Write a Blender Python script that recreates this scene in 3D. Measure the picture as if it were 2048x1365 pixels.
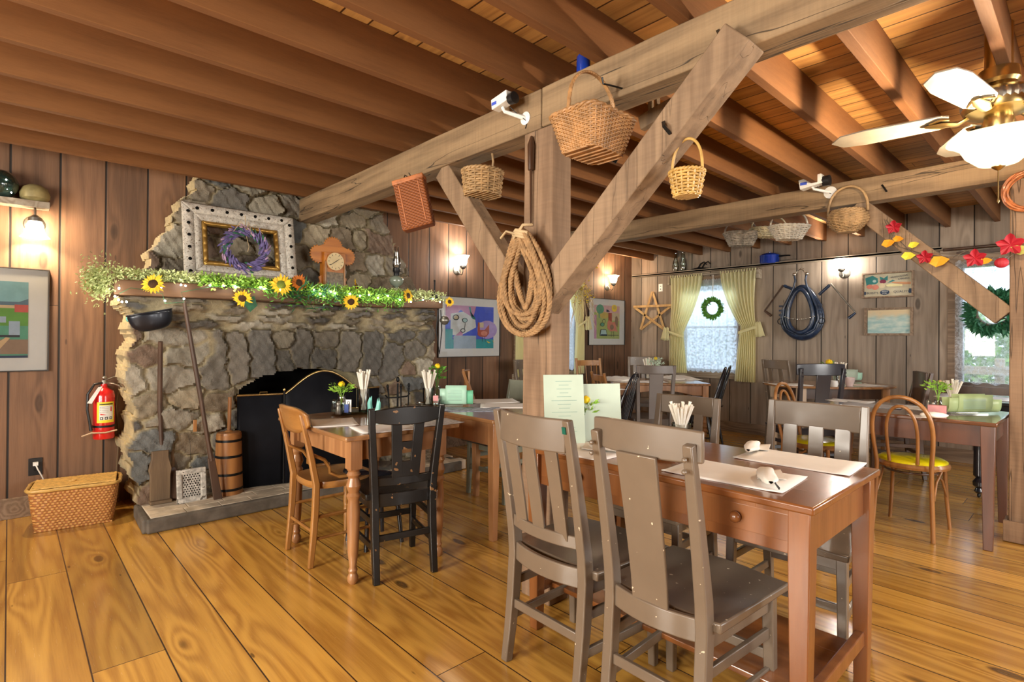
import bpy, math, random
import numpy as np
from mathutils import Vector, Matrix
for o in list(bpy.data.objects): bpy.data.objects.remove(o)
sc = bpy.context.scene
COL = sc.collection
random.seed(7)
R = math.radians
# ------------------------------------------------------------------ camera, sky, daylight, exposure
CAM_H, FPX, CYP = 1.26, 1084.6, 672.0
_y, _p, _r = R(42.855), R(0.194), R(0.442)
_rt = np.array([math.cos(_y), -math.sin(_y), 0]); _fw = np.array([math.sin(_y), math.cos(_y), 0]); _up = np.array([0, 0, 1.])
FW = _fw*math.cos(_p)+_up*math.sin(_p); _u2 = _up*math.cos(_p)-_fw*math.sin(_p)
RT = _rt*math.cos(_r)+_u2*math.sin(_r); UP = _u2*math.cos(_r)-_rt*math.sin(_r)
CAMP = np.array([0, 0, CAM_H])
cam = bpy.data.cameras.new('camera'); camo = bpy.data.objects.new('camera', cam); COL.objects.link(camo)
camo.matrix_world = Matrix(((RT[0], UP[0], -FW[0], 0), (RT[1], UP[1], -FW[1], 0), (RT[2], UP[2], -FW[2], CAM_H), (0, 0, 0, 1)))
cam.sensor_width = 36; cam.lens = FPX/2048*36; cam.shift_y = -(682.5-CYP)/2048; cam.clip_start = 0.05
sc.camera = camo
def on(px, py, ax, v):
    """the place in the room that is seen at (px, py) and lies on the plane coordinate[ax] = v"""
    d = RT*(px-1024)/FPX+UP*(CYP-py)/FPX+FW
    t = (v-CAMP[ax])/d[ax]; q = CAMP+d*t
    return Vector((float(q[0]), float(q[1]), float(q[2])))
YW, XW = 5.03, 7.25          # inner faces of the fireplace wall and of the far wall
X0, Y0 = -2.6, -2.6          # walls behind the camera
W = bpy.data.worlds.new('sky'); sc.world = W; W.use_nodes = True
bg = W.node_tree.nodes['Background']; bg.inputs[0].default_value = (0.62, 0.78, 1.0, 1); bg.inputs[1].default_value = 1.7
SOUTH, WEST, LAMP, FANL = 34, 92, 32, 240
def area(name, loc, rot, sx, sy, power, col):
    l = bpy.data.lights.new(name, 'AREA'); l.shape = 'RECTANGLE'; l.size = sx; l.size_y = sy; l.energy = power; l.color = col
    o = bpy.data.objects.new(name, l); COL.objects.link(o); o.location = loc; o.rotation_euler = rot; return o
# daylight entering through the windows of the two walls behind the camera
for x in (1.9, 3.5, 5.3): area('daylight_south', (x, Y0-0.2, 1.48), (R(90), 0, 0), 1.0, 1.25, SOUTH, (1, .94, .85))
for y in (.1, 2.2): area('daylight_west', (X0-0.2, y, 1.48), (R(90), 0, R(-90)), 1.1, 1.25, WEST, (1, .93, .80))
# cool skylight falling in through the tops of the far windows, from above outside
for y, wd in ((3.7, 1.3), (.15, 1.9)): area('skylight_east', (XW+1.15, y, 3.2), (R(52), 0, R(90)), wd, 1.3, 230, (.80, .89, 1))
area('skylight_north', (5.3, YW+1.15, 3.2), (R(52), 0, R(180)), 1.3, 1.3, 150, (.82, .9, 1))
sc.view_settings.view_transform = 'Standard'; sc.view_settings.look = 'None'; sc.view_settings.gamma = 1
sc.view_settings.use_curve_mapping = False; sc.view_settings.exposure = 1.12
sc.cycles.use_denoising = True; sc.cycles.max_bounces = 8; sc.cycles.diffuse_bounces = 4; sc.cycles.glossy_bounces = 3
sc.cycles.transparent_max_bounces = 12; sc.cycles.sample_clamp_indirect = 4.0; sc.cycles.caustics_reflective = False; sc.cycles.caustics_refractive = False
# ------------------------------------------------------------------ node helpers
class S:
    """socket expression"""
    def __init__(s, nt, k): s.nt = nt; s.k = k
    def _m(s, op, *a):
        n = s.nt.nodes.new('ShaderNodeMath'); n.operation = op
        for i, x in enumerate((s,)+a):
            if isinstance(x, S): s.nt.links.new(x.k, n.inputs[i])
            else: n.inputs[i].default_value = x
        return S(s.nt, n.outputs[0])
    def __add__(s, o): return s._m('ADD', o)
    __radd__ = __add__
    def __sub__(s, o): return s._m('SUBTRACT', o)
    def __mul__(s, o): return s._m('MULTIPLY', o)
    __rmul__ = __mul__
    def __truediv__(s, o): return s._m('DIVIDE', o)
    def floor(s): return s._m('FLOOR')
    def fract(s): return s._m('FRACT')
    def sin(s): return s._m('SINE')
    def abs(s): return s._m('ABSOLUTE')
    def lt(s, o): return s._m('LESS_THAN', o)
    def gt(s, o): return s._m('GREATER_THAN', o)
    def max(s, o): return s._m('MAXIMUM', o)
    def min(s, o): return s._m('MINIMUM', o)
    def exp(s): return s._m('EXPONENT')
    def ramp(s, a, b, c=0., d=1.):
        n = s.nt.nodes.new('ShaderNodeMapRange'); n.interpolation_type = 'SMOOTHSTEP'
        s.nt.links.new(s.k, n.inputs[0])
        for i, x in enumerate((a, b, c, d)): n.inputs[i+1].default_value = x
        return S(s.nt, n.outputs[0])
class G:
    def __init__(g, name):
        g.m = bpy.data.materials.new(name); g.m.use_nodes = True; g.nt = g.m.node_tree
        g.b = g.nt.nodes['Principled BSDF']; g.out = g.nt.nodes['Material Output']
    def n(g, t): return g.nt.nodes.new(t)
    def link(g, a, b): g.nt.links.new(a.k if isinstance(a, S) else a, b)
    def pos(g, world):
        if world: k = g.n('ShaderNodeNewGeometry').outputs['Position']
        else: k = g.n('ShaderNodeTexCoord').outputs['Object']
        s = g.n('ShaderNodeSeparateXYZ'); g.link(k, s.inputs[0]); return [S(g.nt, s.outputs[i]) for i in range(3)]
    def vec(g, x, y, z):
        c = g.n('ShaderNodeCombineXYZ')
        for i, a in enumerate((x, y, z)):
            if isinstance(a, S): g.link(a, c.inputs[i])
            else: c.inputs[i].default_value = a
        return c.outputs[0]
    def noise(g, v, scale=1, detail=3, rough=.5, dist=0):
        n = g.n('ShaderNodeTexNoise'); g.link(v, n.inputs['Vector']); n.inputs['Scale'].default_value = scale
        n.inputs['Detail'].default_value = detail; n.inputs['Roughness'].default_value = rough; n.inputs['Distortion'].default_value = dist
        return S(g.nt, n.outputs['Fac'])
    def white(g, v):
        n = g.n('ShaderNodeTexWhiteNoise'); n.noise_dimensions = '3D'; g.link(v, n.inputs['Vector']); return S(g.nt, n.outputs['Value'])
    def vor(g, v, scale=1, feat='F1', rnd=1):
        n = g.n('ShaderNodeTexVoronoi'); n.feature = feat; g.link(v, n.inputs['Vector']); n.inputs['Scale'].default_value = scale
        n.inputs['Randomness'].default_value = rnd; return S(g.nt, n.outputs['Distance'])
    def mix(g, f, a, b):
        n = g.n('ShaderNodeMix'); n.data_type = 'RGBA'
        if isinstance(f, S): g.link(f, n.inputs[0])
        else: n.inputs[0].default_value = f
        for i, x in ((6, a), (7, b)):
            if isinstance(x, tuple): n.inputs[i].default_value = (*x, 1)
            else: g.link(x, n.inputs[i])
        return n.outputs[2]
    def scalecol(g, c, f):
        n = g.n('ShaderNodeVectorMath'); n.operation = 'SCALE'; g.link(c, n.inputs[0])
        if isinstance(f, S): g.link(f, n.inputs[3])
        else: n.inputs[3].default_value = f
        return n.outputs[0]
    def bump(g, h, st=.3, d=.01):
        n = g.n('ShaderNodeBump'); g.link(h, n.inputs['Height']); n.inputs['Strength'].default_value = st; n.inputs['Distance'].default_value = d
        g.link(n.outputs[0], g.b.inputs['Normal'])
    def set(g, **k):
        for a, x in k.items():
            i = g.b.inputs[a.replace('_', ' ')]
            if isinstance(x, (S,)) or hasattr(x, 'is_linked'): g.link(x, i)
            elif isinstance(x, tuple): i.default_value = (*x, 1)
            else: i.default_value = x
def planks(name, ax_u, ax_v, width, length, ca, cb, cg, rough=.4, coat=0, tint=.25, ring=22, knots=1., groove=.006, bump=.25, streak=0.0, fuzz=0., gu=.3, gv=4.6, rw=.30):
    g = G(name); P = g.pos(True); u, v = P[ax_u], P[ax_v]
    vr = v/width; row = vr.floor(); r1 = g.white(g.vec(row, 3.1, 7.7))
    seg = (u/length+r1*7.3).floor(); idn = g.white(g.vec(row, seg, 1.3)); id2 = g.white(g.vec(row, seg, 9.3))
    fv = vr.fract(); ev = fv.min((fv*-1)+1)*width
    fu = (u/length+r1*7.3).fract(); eu = fu.min((fu*-1)+1)*length
    gr = ev.ramp(groove*.35, groove, 1, 0).max(eu.ramp(.001, .003, 1, 0))
    off = idn*37
    kv = g.vec(u*1.25+off, v*3.4+id2*11, idn*5)
    kd = g.vor(kv, 1., 'F1', 1)
    lf = g.noise(g.vec(u*gu+off, v*gv+id2*23, id2*9), 1, 2, .45)
    fld = lf*ring+((kd*-7).exp()*3.5*knots)
    k2 = g.vor(g.vec(u*2.6+off*1.7, v*9+id2*31, id2*3), 1., 'F1', 1)
    rings = (fld*6.283).sin()*.5+.5
    fine = g.noise(g.vec(u*6+off, v*160, idn*3), 1, 3, .6)
    mid = g.noise(g.vec(u*1.4+off, v*26, id2*3), 1, 3, .6)
    t = rings*rw+fine*.32+mid*.48
    c = g.mix(t.ramp(.25, .95), ca, cb)
    c = g.scalecol(c, (idn*-1+.5)*tint*2+1)
    kn = kd.ramp(.06, .10, 1, 0).max(k2.ramp(.035, .07, 1, 0)*.9)*knots
    c = g.mix(kn*.85, c, tuple(x*.22 for x in cb))
    if streak:
        st = g.noise(g.vec(u*.5+off, v*7, id2*4), 1, 4, .6).ramp(.5, .75)
        c = g.mix(st*streak, c, tuple(x*.35 for x in cb))
    c = g.mix(gr, c, cg)
    rg = fine*.18+rough-.09
    g.set(Base_Color=c, Roughness=rg, Coat_Weight=coat, Coat_Roughness=.16)
    h = (gr*-1)*1.0+rings*.06+fine*(.08+fuzz)
    g.bump(h, bump, .006)
    return g.m
def wood(name, ca, cb, ax=2, rough=.4, coat=0., s=1., ring=10, bump=.15, wear=None, wearamt=.0, crack=0., saw=0., rw=.3):
    g = G(name); P = g.pos(False); u = P[ax]; v, w = [P[i] for i in range(3) if i != ax]
    oi = g.n('ShaderNodeObjectInfo'); rr = S(g.nt, oi.outputs['Random'])*19
    lf = g.noise(g.vec(u*.8*s+rr, v*7*s, w*7*s+rr), 1, 2, .4)
    rings = (lf*(ring*6.283)).sin()*.5+.5
    fine = g.noise(g.vec(u*7*s+rr, v*120*s, w*120*s), 1, 3, .6)
    mid = g.noise(g.vec(u*2*s+rr, v*18*s, w*18*s), 1, 3, .5)
    t = rings*rw+fine*.35+mid*.45
    c = g.mix(t.ramp(.25, .9), ca, cb)
    h = fine*.25+rings*.1
    if crack:
        q = g.noise(g.vec(u*.4+rr, v*8, w*8), 1, 3, .5, .1)
        ck = ((q-.5).abs()).ramp(.0, .006, 1, 0)
        c = g.mix(ck*crack, c, tuple(x*.12 for x in cb)); h = h-ck*1.5
    if saw:
        sw = g.noise(g.vec(u*90+rr, v*5, w*5), 1, 2, .5); h = h+sw*saw
        c = g.scalecol(c, sw*.3+.86)
    if wear:
        wn = g.noise(g.vec(u*14, v*14, w*14+rr), 1, 5, .62).ramp(.62, .66)
        c = g.mix(wn*wearamt, c, wear)
    g.set(Base_Color=c, Roughness=fine*.15+rough-.07, Coat_Weight=coat, Coat_Roughness=.15)
    g.bump(h, bump, .003)
    return g.m
def plain(name, c, rough=.5, metal=0., coat=0., var=.12, ns=9., bump=0., bs=60., spec=.5, chip=None, chipamt=.0, chips=30.):
    g = G(name); tc = g.n('ShaderNodeTexCoord').outputs['Object']
    n = g.noise(tc, ns, 3, .55)
    col = g.mix(n.ramp(.3, .7), tuple(x*(1-var) for x in c), tuple(min(1, x*(1+var)) for x in c))
    if chip:
        k = g.noise(tc, chips, 2, .5).ramp(.74-chipamt, .75-chipamt); col = g.mix(k, col, chip)
    g.set(Base_Color=col, Roughness=rough, Metallic=metal, Coat_Weight=coat, Coat_Roughness=.12, Specular_IOR_Level=spec)
    if bump: g.bump(g.noise(tc, bs, 3, .6), bump, .004)
    return g.m
def glass(name, tint=(1, 1, 1), rough=.03, glossy=.12):
    g = G(name); g.nt.nodes.remove(g.b)
    a = g.n('ShaderNodeBsdfTransparent'); a.inputs[0].default_value = (*tint, 1)
    b = g.n('ShaderNodeBsdfGlossy'); b.inputs[1].default_value = rough
    lw = g.n('ShaderNodeLayerWeight'); lw.inputs[0].default_value = .35
    f = S(g.nt, lw.outputs['Fresnel'])*.85+glossy*.5
    m = g.n('ShaderNodeMixShader'); g.link(f.min(1.), m.inputs[0]); g.link(a.outputs[0], m.inputs[1]); g.link(b.outputs[0], m.inputs[2])
    g.link(m.outputs[0], g.out.inputs[0]); return g.m
def emis(name, c, s):
    g = G(name); g.set(Base_Color=(.9, .88, .84), Emission_Color=c, Emission_Strength=s, Roughness=.4); return g.m
def cloth(name, c, opac=1., pattern=0., transl=.5):
    """woven cloth or lace that lets daylight glow through"""
    g = G(name); g.nt.nodes.remove(g.b)
    tc = g.n('ShaderNodeTexCoord').outputs['Object']
    d = g.n('ShaderNodeBsdfDiffuse'); t = g.n('ShaderNodeBsdfTranslucent')
    for x in (d, t): x.inputs[0].default_value = (*c, 1)
    m = g.n('ShaderNodeMixShader'); m.inputs[0].default_value = transl; g.link(d.outputs[0], m.inputs[1]); g.link(t.outputs[0], m.inputs[2])
    o = m
    if opac < 1:
        tr = g.n('ShaderNodeBsdfTransparent'); m2 = g.n('ShaderNodeMixShader')
        v = g.vor(tc, 24, 'DISTANCE_TO_EDGE', 1); n = g.noise(tc, 30, 4, .7)
        mask = (v.ramp(.0, .05, 1, 0)*.6+n.ramp(.5, .56)*.7).min(1.)*pattern+opac
        g.link(mask.min(.97), m2.inputs[0]); g.link(tr.outputs[0], m2.inputs[1]); g.link(m.outputs[0], m2.inputs[2]); o = m2
    g.link(o.outputs[0], g.out.inputs[0]); return g.m
# ------------------------------------------------------------------ mesh helpers
class M:
    def __init__(s): s.v = []; s.f = []; s.mi = []; s.cur = 0
    def add(s, vs, fs):
        k = len(s.v); s.v += [tuple(map(float, a)) for a in vs]; s.f += [tuple(k+i for i in f) for f in fs]; s.mi += [s.cur]*len(fs); return s
    def box(s, c, d, rot=None):
        x, y, z = d[0]/2, d[1]/2, d[2]/2
        vs = [Vector(a) for a in ((-x, -y, -z), (x, -y, -z), (x, y, -z), (-x, y, -z), (-x, -y, z), (x, -y, z), (x, y, z), (-x, y, z))]
        if rot is not None: vs = [rot @ a for a in vs]
        c = Vector(c)
        return s.add([a+c for a in vs], [(0, 3, 2, 1), (4, 5, 6, 7), (0, 1, 5, 4), (1, 2, 6, 5), (2, 3, 7, 6), (3, 0, 4, 7)])
    def sweep(s, path, side, w, h, caps=True):
        """rectangular section: width w along side, h across; w and h may be lists"""
        path = [Vector(p) for p in path]; n = len(path); vs = []; fs = []
        side = [Vector(side)]*n if not isinstance(side, list) else [Vector(q) for q in side]
        for i, p in enumerate(path):
            t = (path[min(i+1, n-1)]-path[max(i-1, 0)]).normalized()
            a = (side[i]-t*side[i].dot(t)).normalized(); b = t.cross(a)
            ww = w[i] if isinstance(w, (list, tuple)) else w; hh = h[i] if isinstance(h, (list, tuple)) else h
            vs += [p-a*ww/2-b*hh/2, p+a*ww/2-b*hh/2, p+a*ww/2+b*hh/2, p-a*ww/2+b*hh/2]
        for i in range(n-1):
            for j in range(4): fs.append((4*i+j, 4*i+(j+1) % 4, 4*i+4+(j+1) % 4, 4*i+4+j))
        if caps: fs += [(3, 2, 1, 0), (4*n-4, 4*n-3, 4*n-2, 4*n-1)]
        return s.add(vs, fs)
    def bar(s, a, b, w, h, side=(0, 0, 1)): return s.sweep([a, b], side, w, h)
    def tube(s, path, r, seg=8, closed=False, flat=1.):
        path = [Vector(p) for p in path]; n = len(path); vs = []; fs = []; up = None
        for i, p in enumerate(path):
            t = (path[(i+1) % n]-path[i-1]) if closed else (path[min(i+1, n-1)]-path[max(i-1, 0)])
            t = t.normalized() if t.length > 1e-9 else Vector((0, 0, 1))
            if up is None: up = Vector((0, 0, 1)) if abs(t.z) < .9 else Vector((1, 0, 0))
            a = (up-t*up.dot(t)).normalized(); up = a; b = t.cross(a)
            rr = r[i] if isinstance(r, (list, tuple)) else r
            for j in range(seg):
                th = 2*math.pi*j/seg; vs.append(p+a*(rr*math.cos(th))+b*(rr*flat*math.sin(th)))
        m = n if closed else n-1
        for i in range(m):
            for j in range(seg):
                i2 = (i+1) % n; fs.append((i*seg+j, i*seg+(j+1) % seg, i2*seg+(j+1) % seg, i2*seg+j))
        if not closed: fs += [tuple(range(seg-1, -1, -1)), tuple((n-1)*seg+j for j in range(seg))]
        return s.add(vs, fs)
    def lathe(s, prof, c=(0, 0, 0), seg=20, mat=None, wav=None):
        vs = []; fs = []; n = len(prof); c = Vector(c)
        for i, (r, z) in enumerate(prof):
            for j in range(seg):
                th = 2*math.pi*j/seg; k = 1 if wav is None else wav(i, th)
                p = Vector((r*k*math.cos(th), r*k*math.sin(th), z))
                vs.append((mat @ p if mat is not None else p)+c)
        for i in range(n-1):
            for j in range(seg): fs.append((i*seg+j, i*seg+(j+1) % seg, (i+1)*seg+(j+1) % seg, (i+1)*seg+j))
        if prof[0][0] > 1e-4: fs.append(tuple(range(seg-1, -1, -1)))
        if prof[-1][0] > 1e-4: fs.append(tuple((n-1)*seg+j for j in range(seg)))
        return s.add(vs, fs)
    def lathe_open(s, prof, c=(0, 0, 0), seg=20, mat=None, wav=None):
        k = len(s.f); s.lathe(prof, c, seg, mat, wav)
        while len(s.f) > k and len(s.f[-1]) == seg: s.f.pop(); s.mi.pop()
        return s
    def prism(s, poly, t, mat=None, c=(0, 0, 0)):
        """polygon in local x-z extruded from y=0 to y=t"""
        n = len(poly); c = Vector(c); vs = [Vector((a, y, b)) for y in (0, t) for a, b in poly]
        if mat is not None: vs = [mat @ v for v in vs]
        ar = sum(poly[i][0]*poly[(i+1) % n][1]-poly[(i+1) % n][0]*poly[i][1] for i in range(n))
        fr, bk = tuple(range(n)), tuple(range(2*n-1, n-1, -1))
        sd = [(i, n+i, n+(i+1) % n, (i+1) % n) for i in range(n)]
        fs = [fr, bk]+sd
        if ar < 0: fs = [tuple(reversed(f)) for f in fs]
        return s.add([v+c for v in vs], fs)
    def ell(s, c, r, nu=16, nv=10, rot=None):
        if not isinstance(r, (tuple, list)): r = (r, r, r)
        vs = []; fs = []; c = Vector(c)
        for i in range(nv+1):
            ph = math.pi*i/nv
            for j in range(nu):
                th = 2*math.pi*j/nu; p = Vector((r[0]*math.sin(ph)*math.cos(th), r[1]*math.sin(ph)*math.sin(th), -r[2]*math.cos(ph)))
                vs.append((rot @ p if rot is not None else p)+c)
        for i in range(nv):
            for j in range(nu): fs.append((i*nu+j, i*nu+(j+1) % nu, (i+1)*nu+(j+1) % nu, (i+1)*nu+j))
        return s.add(vs, fs)
    def sheet(s, fn, nu, nv, flip=False):
        vs = [fn(i/nu, j/nv) for j in range(nv+1) for i in range(nu+1)]; q = nu+1
        fs = [(j*q+i, j*q+i+1, (j+1)*q+i+1, (j+1)*q+i) for j in range(nv) for i in range(nu)]
        if flip: fs = [tuple(reversed(f)) for f in fs]
        return s.add(vs, fs)
    def xf(s, m): s.v = [tuple(m @ Vector(a)) for a in s.v]; return s
    def mat(s, i): s.cur = i; return s
ORG = {}
def tag(o, label=None, cat=None, group=None, kind=None):
    for k, x in (('label', label), ('category', cat), ('group', group), ('kind', kind)):
        if x: o[k] = x
    return o
def thing(name, label, cat, loc=(0, 0, 0), rz=0., group=None, world=False):
    o = bpy.data.objects.new(name, None); COL.objects.link(o); o.empty_display_size = .1
    o.location = loc; o.rotation_euler = (0, 0, rz); tag(o, label, cat, group)
    if world: ORG[o.name] = Vector(loc)
    return o
def obj(name, mb, mat, parent=None, smooth=35, bevel=0., label=None, solid=0.):
    me = bpy.data.meshes.new(name)
    vs = mb.v
    if parent is not None and parent.name in ORG:
        q = ORG[parent.name]; vs = [(a[0]-q.x, a[1]-q.y, a[2]-q.z) for a in vs]
    me.from_pydata(vs, [], mb.f); me.validate(clean_customdata=False)
    ms = mat if isinstance(mat, (list, tuple)) else [mat]
    for m in ms: me.materials.append(m)
    if len(ms) > 1 and len(me.polygons) == len(mb.mi): me.polygons.foreach_set('material_index', mb.mi)
    if smooth:
        me.polygons.foreach_set('use_smooth', [True]*len(me.polygons)); me.set_sharp_from_angle(angle=R(smooth))
    me.update()
    o = bpy.data.objects.new(name, me); COL.objects.link(o)
    if parent is not None:
        o.parent = parent
        if parent.name in ORG: ORG[o.name] = ORG[parent.name]
    if solid: m_ = o.modifiers.new('s', 'SOLIDIFY'); m_.thickness = solid; m_.offset = 0
    if bevel:
        m_ = o.modifiers.new('b', 'BEVEL'); m_.width = bevel; m_.segments = 2; m_.limit_method = 'ANGLE'; m_.angle_limit = R(40); m_.harden_normals = False
    if label: o['label'] = label
    return o
def single(name, mb, mat, label, cat, group=None, smooth=35, bevel=0., solid=0., kind=None):
    """a thing that is one mesh, given in room coordinates; its origin goes to its base"""
    a = np.array(mb.v); lo, hi = a.min(0), a.max(0); q = Vector((float(lo[0]+hi[0])/2, float(lo[1]+hi[1])/2, float(lo[2])))
    mb.v = [(x[0]-q.x, x[1]-q.y, x[2]-q.z) for x in mb.v]
    o = obj(name, mb, mat, None, smooth, bevel, None, solid); o.location = q
    return tag(o, label, cat, group, kind)
def struct(name, mb, mat, smooth=0, bevel=0.):
    o = obj(name, mb, mat, None, smooth, bevel); o['kind'] = 'structure'; return o
def dup(root, loc, rz, label=None, group=None):
    r = root.copy(); COL.objects.link(r); r.location = loc; r.rotation_euler = (0, 0, rz)
    if label: r['label'] = label
    if group: r['group'] = group
    for ch in list(root.children):
        c = ch.copy(); COL.objects.link(c); c.parent = r
        for g in list(ch.children):
            d = g.copy(); COL.objects.link(d); d.parent = c
    return r
def rotz(a): return Matrix.Rotation(a, 3, 'Z')
def lerp(a, b, t): return a+(b-a)*t
def circ(r, n=16, cx=0, cz=0, rz=None): return [(cx+r*math.cos(2*math.pi*i/n), cz+(rz or r)*math.sin(2*math.pi*i/n)) for i in range(n)]
# ------------------------------------------------------------------ materials
m_floor = planks('pine_floor', 1, 0, .235, 3.2, (.60, .325, .062), (.32, .14, .024), (.03, .012, .005), rough=.24, coat=.45, tint=.22, ring=13, rw=.28, knots=1., groove=.004, bump=.12, streak=.25)
m_wall_l = planks('rough_board_wall_warm', 2, 0, .262, 9., (.19, .10, .054), (.085, .044, .025), (.012, .008, .006), rough=.7, tint=.35, ring=8, rw=.22, gu=.2, knots=.7, groove=.009, bump=.5, streak=.5, fuzz=.2)
m_wall_r = planks('rough_board_wall_grey', 2, 1, .285, 9., (.35, .275, .21), (.175, .132, .098), (.02, .014, .011), rough=.72, tint=.26, ring=7, rw=.2, gu=.2, knots=.8, groove=.008, bump=.5, streak=.4, fuzz=.2)
m_ceil = planks('ceiling_boards', 1, 0, .13, 14., (.66, .37, .125), (.34, .155, .045), (.07, .03, .012), rough=.45, tint=.22, ring=9, rw=.2, knots=.5, streak=.35, groove=.006, bump=.3)
m_joist = wood('joist_fir', (.185, .072, .017), (.105, .037, .008), 0, rough=.85, ring=2, s=2.2, rw=.08, bump=.1, wear=(.05, .02, .01), wearamt=.0)
m_beam = wood('hewn_beam', (.31, .205, .11), (.16, .10, .052), 1, rough=.75, ring=4, s=.9, bump=.5, crack=.9, saw=.22)
m_post = wood('sawn_post', (.29, .18, .105), (.155, .09, .05), 2, rough=.75, ring=5, s=.9, bump=.6, crack=.7, saw=.3)
m_brace = wood('sawn_brace', (.29, .19, .112), (.17, .105, .06), 2, rough=.75, ring=5, s=.9, bump=.6, crack=.25, saw=.4)
m_trimw = wood('trim_wood', (.30, .21, .14), (.16, .10, .06), 1, rough=.6)
m_sillw = wood('sill_wood', (.40, .34, .26), (.25, .19, .13), 1, rough=.6)
m_mantel = wood('mantel_oak', (.15, .072, .03), (.07, .032, .013), 0, rough=.6, ring=4)
m_taupe = plain('taupe_gloss_paint', (.150, .110, .077), rough=.33, coat=.25, var=.05, bump=.05, bs=30, chip=(.62, .52, .38), chipamt=.006, chips=44)
m_black = plain('black_gloss_paint', (.008, .007, .0065), rough=.38, coat=.08, var=.3, bump=.08, bs=25, chip=(.23, .12, .05), chipamt=.055, chips=26)
m_blackw = plain('black_lacquer', (.012, .013, .018), rough=.18, coat=.5, var=.2)
m_table = wood('russet_table', (.26, .092, .026), (.175, .058, .016), 1, rough=.24, coat=.5, ring=5, wear=(.6, .45, .28), wearamt=.0)
m_tableleg = wood('russet_table_leg', (.25, .092, .028), (.17, .058, .018), 2, rough=.3, coat=.3, ring=4)
m_pine = wood('stained_pine', (.42, .205, .085), (.26, .115, .045), 2, rough=.35, coat=.2, ring=5)
m_pinetop = wood('stained_pine_top', (.34, .17, .07), (.20, .09, .035), 1, rough=.2, coat=.5, ring=6)
m_oak = wood('golden_oak', (.37, .17, .045), (.24, .10, .025), 2, rough=.3, coat=.35, ring=6)
m_oakx = wood('golden_oak_seat', (.37, .17, .045), (.24, .10, .025), 0, rough=.3, coat=.35, ring=6)
m_bent = wood('bentwood', (.37, .165, .05), (.20, .08, .022), 2, rough=.3, coat=.3, ring=4)
m_darkw = wood('dark_stained_wood', (.085, .04, .02), (.04, .018, .01), 2, rough=.3, coat=.3, ring=4)
m_light = wood('pale_wood', (.62, .47, .33), (.45, .31, .20), 2, rough=.45, ring=4)
m_star = wood('lath_wood', (.62, .40, .17), (.42, .25, .10), 2, rough=.6, ring=4)
m_paper = plain('white_paper', (.86, .83, .79), rough=.75, var=.03)
m_napkin = plain('paper_napkin', (.82, .77, .70), rough=.9, var=.03, bump=.1, bs=40)
m_straw = plain('straw_paper', (.80, .74, .64), rough=.8, var=.05)
m_mint = plain('mint_menu_card', (.42, .68, .52), rough=.4, var=.04)
m_mintp = plain('pale_green_menu_card', (.44, .52, .41), rough=.45, var=.03)
m_mintd = plain('deep_green_menu_card', (.16, .50, .30), rough=.4, var=.04)
m_olive = plain('olive_green_menu_card', (.36, .46, .22), rough=.45, var=.04)
m_ink = plain('grey_print', (.25, .36, .30), rough=.7, var=.1)
m_glass = glass('clear_glass', (.97, .98, .97), .03, .26); m_glassg = glass('greenish_glass', (.86, .95, .92), .05, .25)
m_pane = glass('window_glass', (.97, .99, 1), .02, .08)
m_picglass = glass('picture_glass', (1, 1, 1), .02, .04)
m_white = plain('white_plastic', (.80, .79, .76), rough=.4, var=.03)
m_blackp = plain('black_plastic', (.012, .012, .013), rough=.35)
m_iron = plain('black_iron', (.015, .015, .016), rough=.45, metal=.6, bump=.15)
m_brass = plain('antique_brass', (.55, .40, .17), rough=.28, metal=1.)
m_nickel = plain('brushed_nickel', (.55, .52, .46), rough=.28, metal=1.)
m_pewter = plain('dull_pewter', (.33, .31, .27), rough=.4, metal=.9)
m_red = plain('red_enamel', (.62, .012, .012), rough=.25, coat=.5, var=.04)
m_yel = plain('yellow_label', (.85, .72, .03), rough=.5, var=.02)
m_green = plain('leaf_green', (.10, .30, .035), rough=.55, var=.35, ns=30)
m_greenl = plain('bright_leaf', (.30, .55, .07), rough=.5, var=.3, ns=30)
m_greenp = plain('pale_sprig', (.58, .66, .30), rough=.6, var=.2, ns=30)
m_greend = plain('dark_fir_green', (.02, .12, .05), rough=.6, var=.3, ns=30)
m_petal = plain('yellow_petal', (.88, .55, .02), rough=.6, var=.15, ns=20)
m_petalo = plain('orange_petal', (.62, .17, .01), rough=.6, var=.25, ns=20)
m_seed = plain('seed_head', (.05, .022, .006), rough=.9, var=.4, bump=.8, bs=200)
m_seedg = plain('green_seed_head', (.15, .19, .02), rough=.9, var=.4, bump=.8, bs=200)
m_lav = plain('lavender', (.13, .10, .25), rough=.8, var=.35, ns=40); m_lavp = plain('pink_lavender', (.42, .27, .40), rough=.8, var=.3, ns=40)
m_reed = plain('willow_wicker', (.38, .195, .075), rough=.5, coat=.1, var=.3, ns=18)
m_reedr = plain('red_wicker', (.42, .14, .045), rough=.5, coat=.1, var=.3, ns=18)
m_reedt = plain('tan_wicker', (.34, .21, .095), rough=.55, var=.3, ns=18)
m_reedy = plain('yellow_splint', (.52, .31, .085), rough=.45, coat=.15, var=.2, ns=18)
m_reedw = plain('white_wicker', (.66, .60, .50), rough=.55, var=.15, ns=18)
m_reedd = plain('dark_wicker', (.12, .085, .055), rough=.6, var=.4, ns=18)
m_rope = plain('manila_rope', (.31, .18, .08), rough=.8, var=.25, ns=40, bump=.5, bs=220)
m_soot = plain('sooty_brick', (.006, .0055, .005), rough=.95, var=.3, spec=.1)
m_screen = plain('fire_screen_mesh', (.008, .009, .013), rough=.5, metal=.3, spec=.2)
m_hearth = plain('worn_hearth_brick', (.48, .40, .30), rough=.8, var=.35, ns=7, bump=.5, bs=25)
m_hearthe = plain('dark_slate_edge', (.105, .088, .07), rough=.75, var=.3, ns=9, bump=.5, bs=30)
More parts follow.
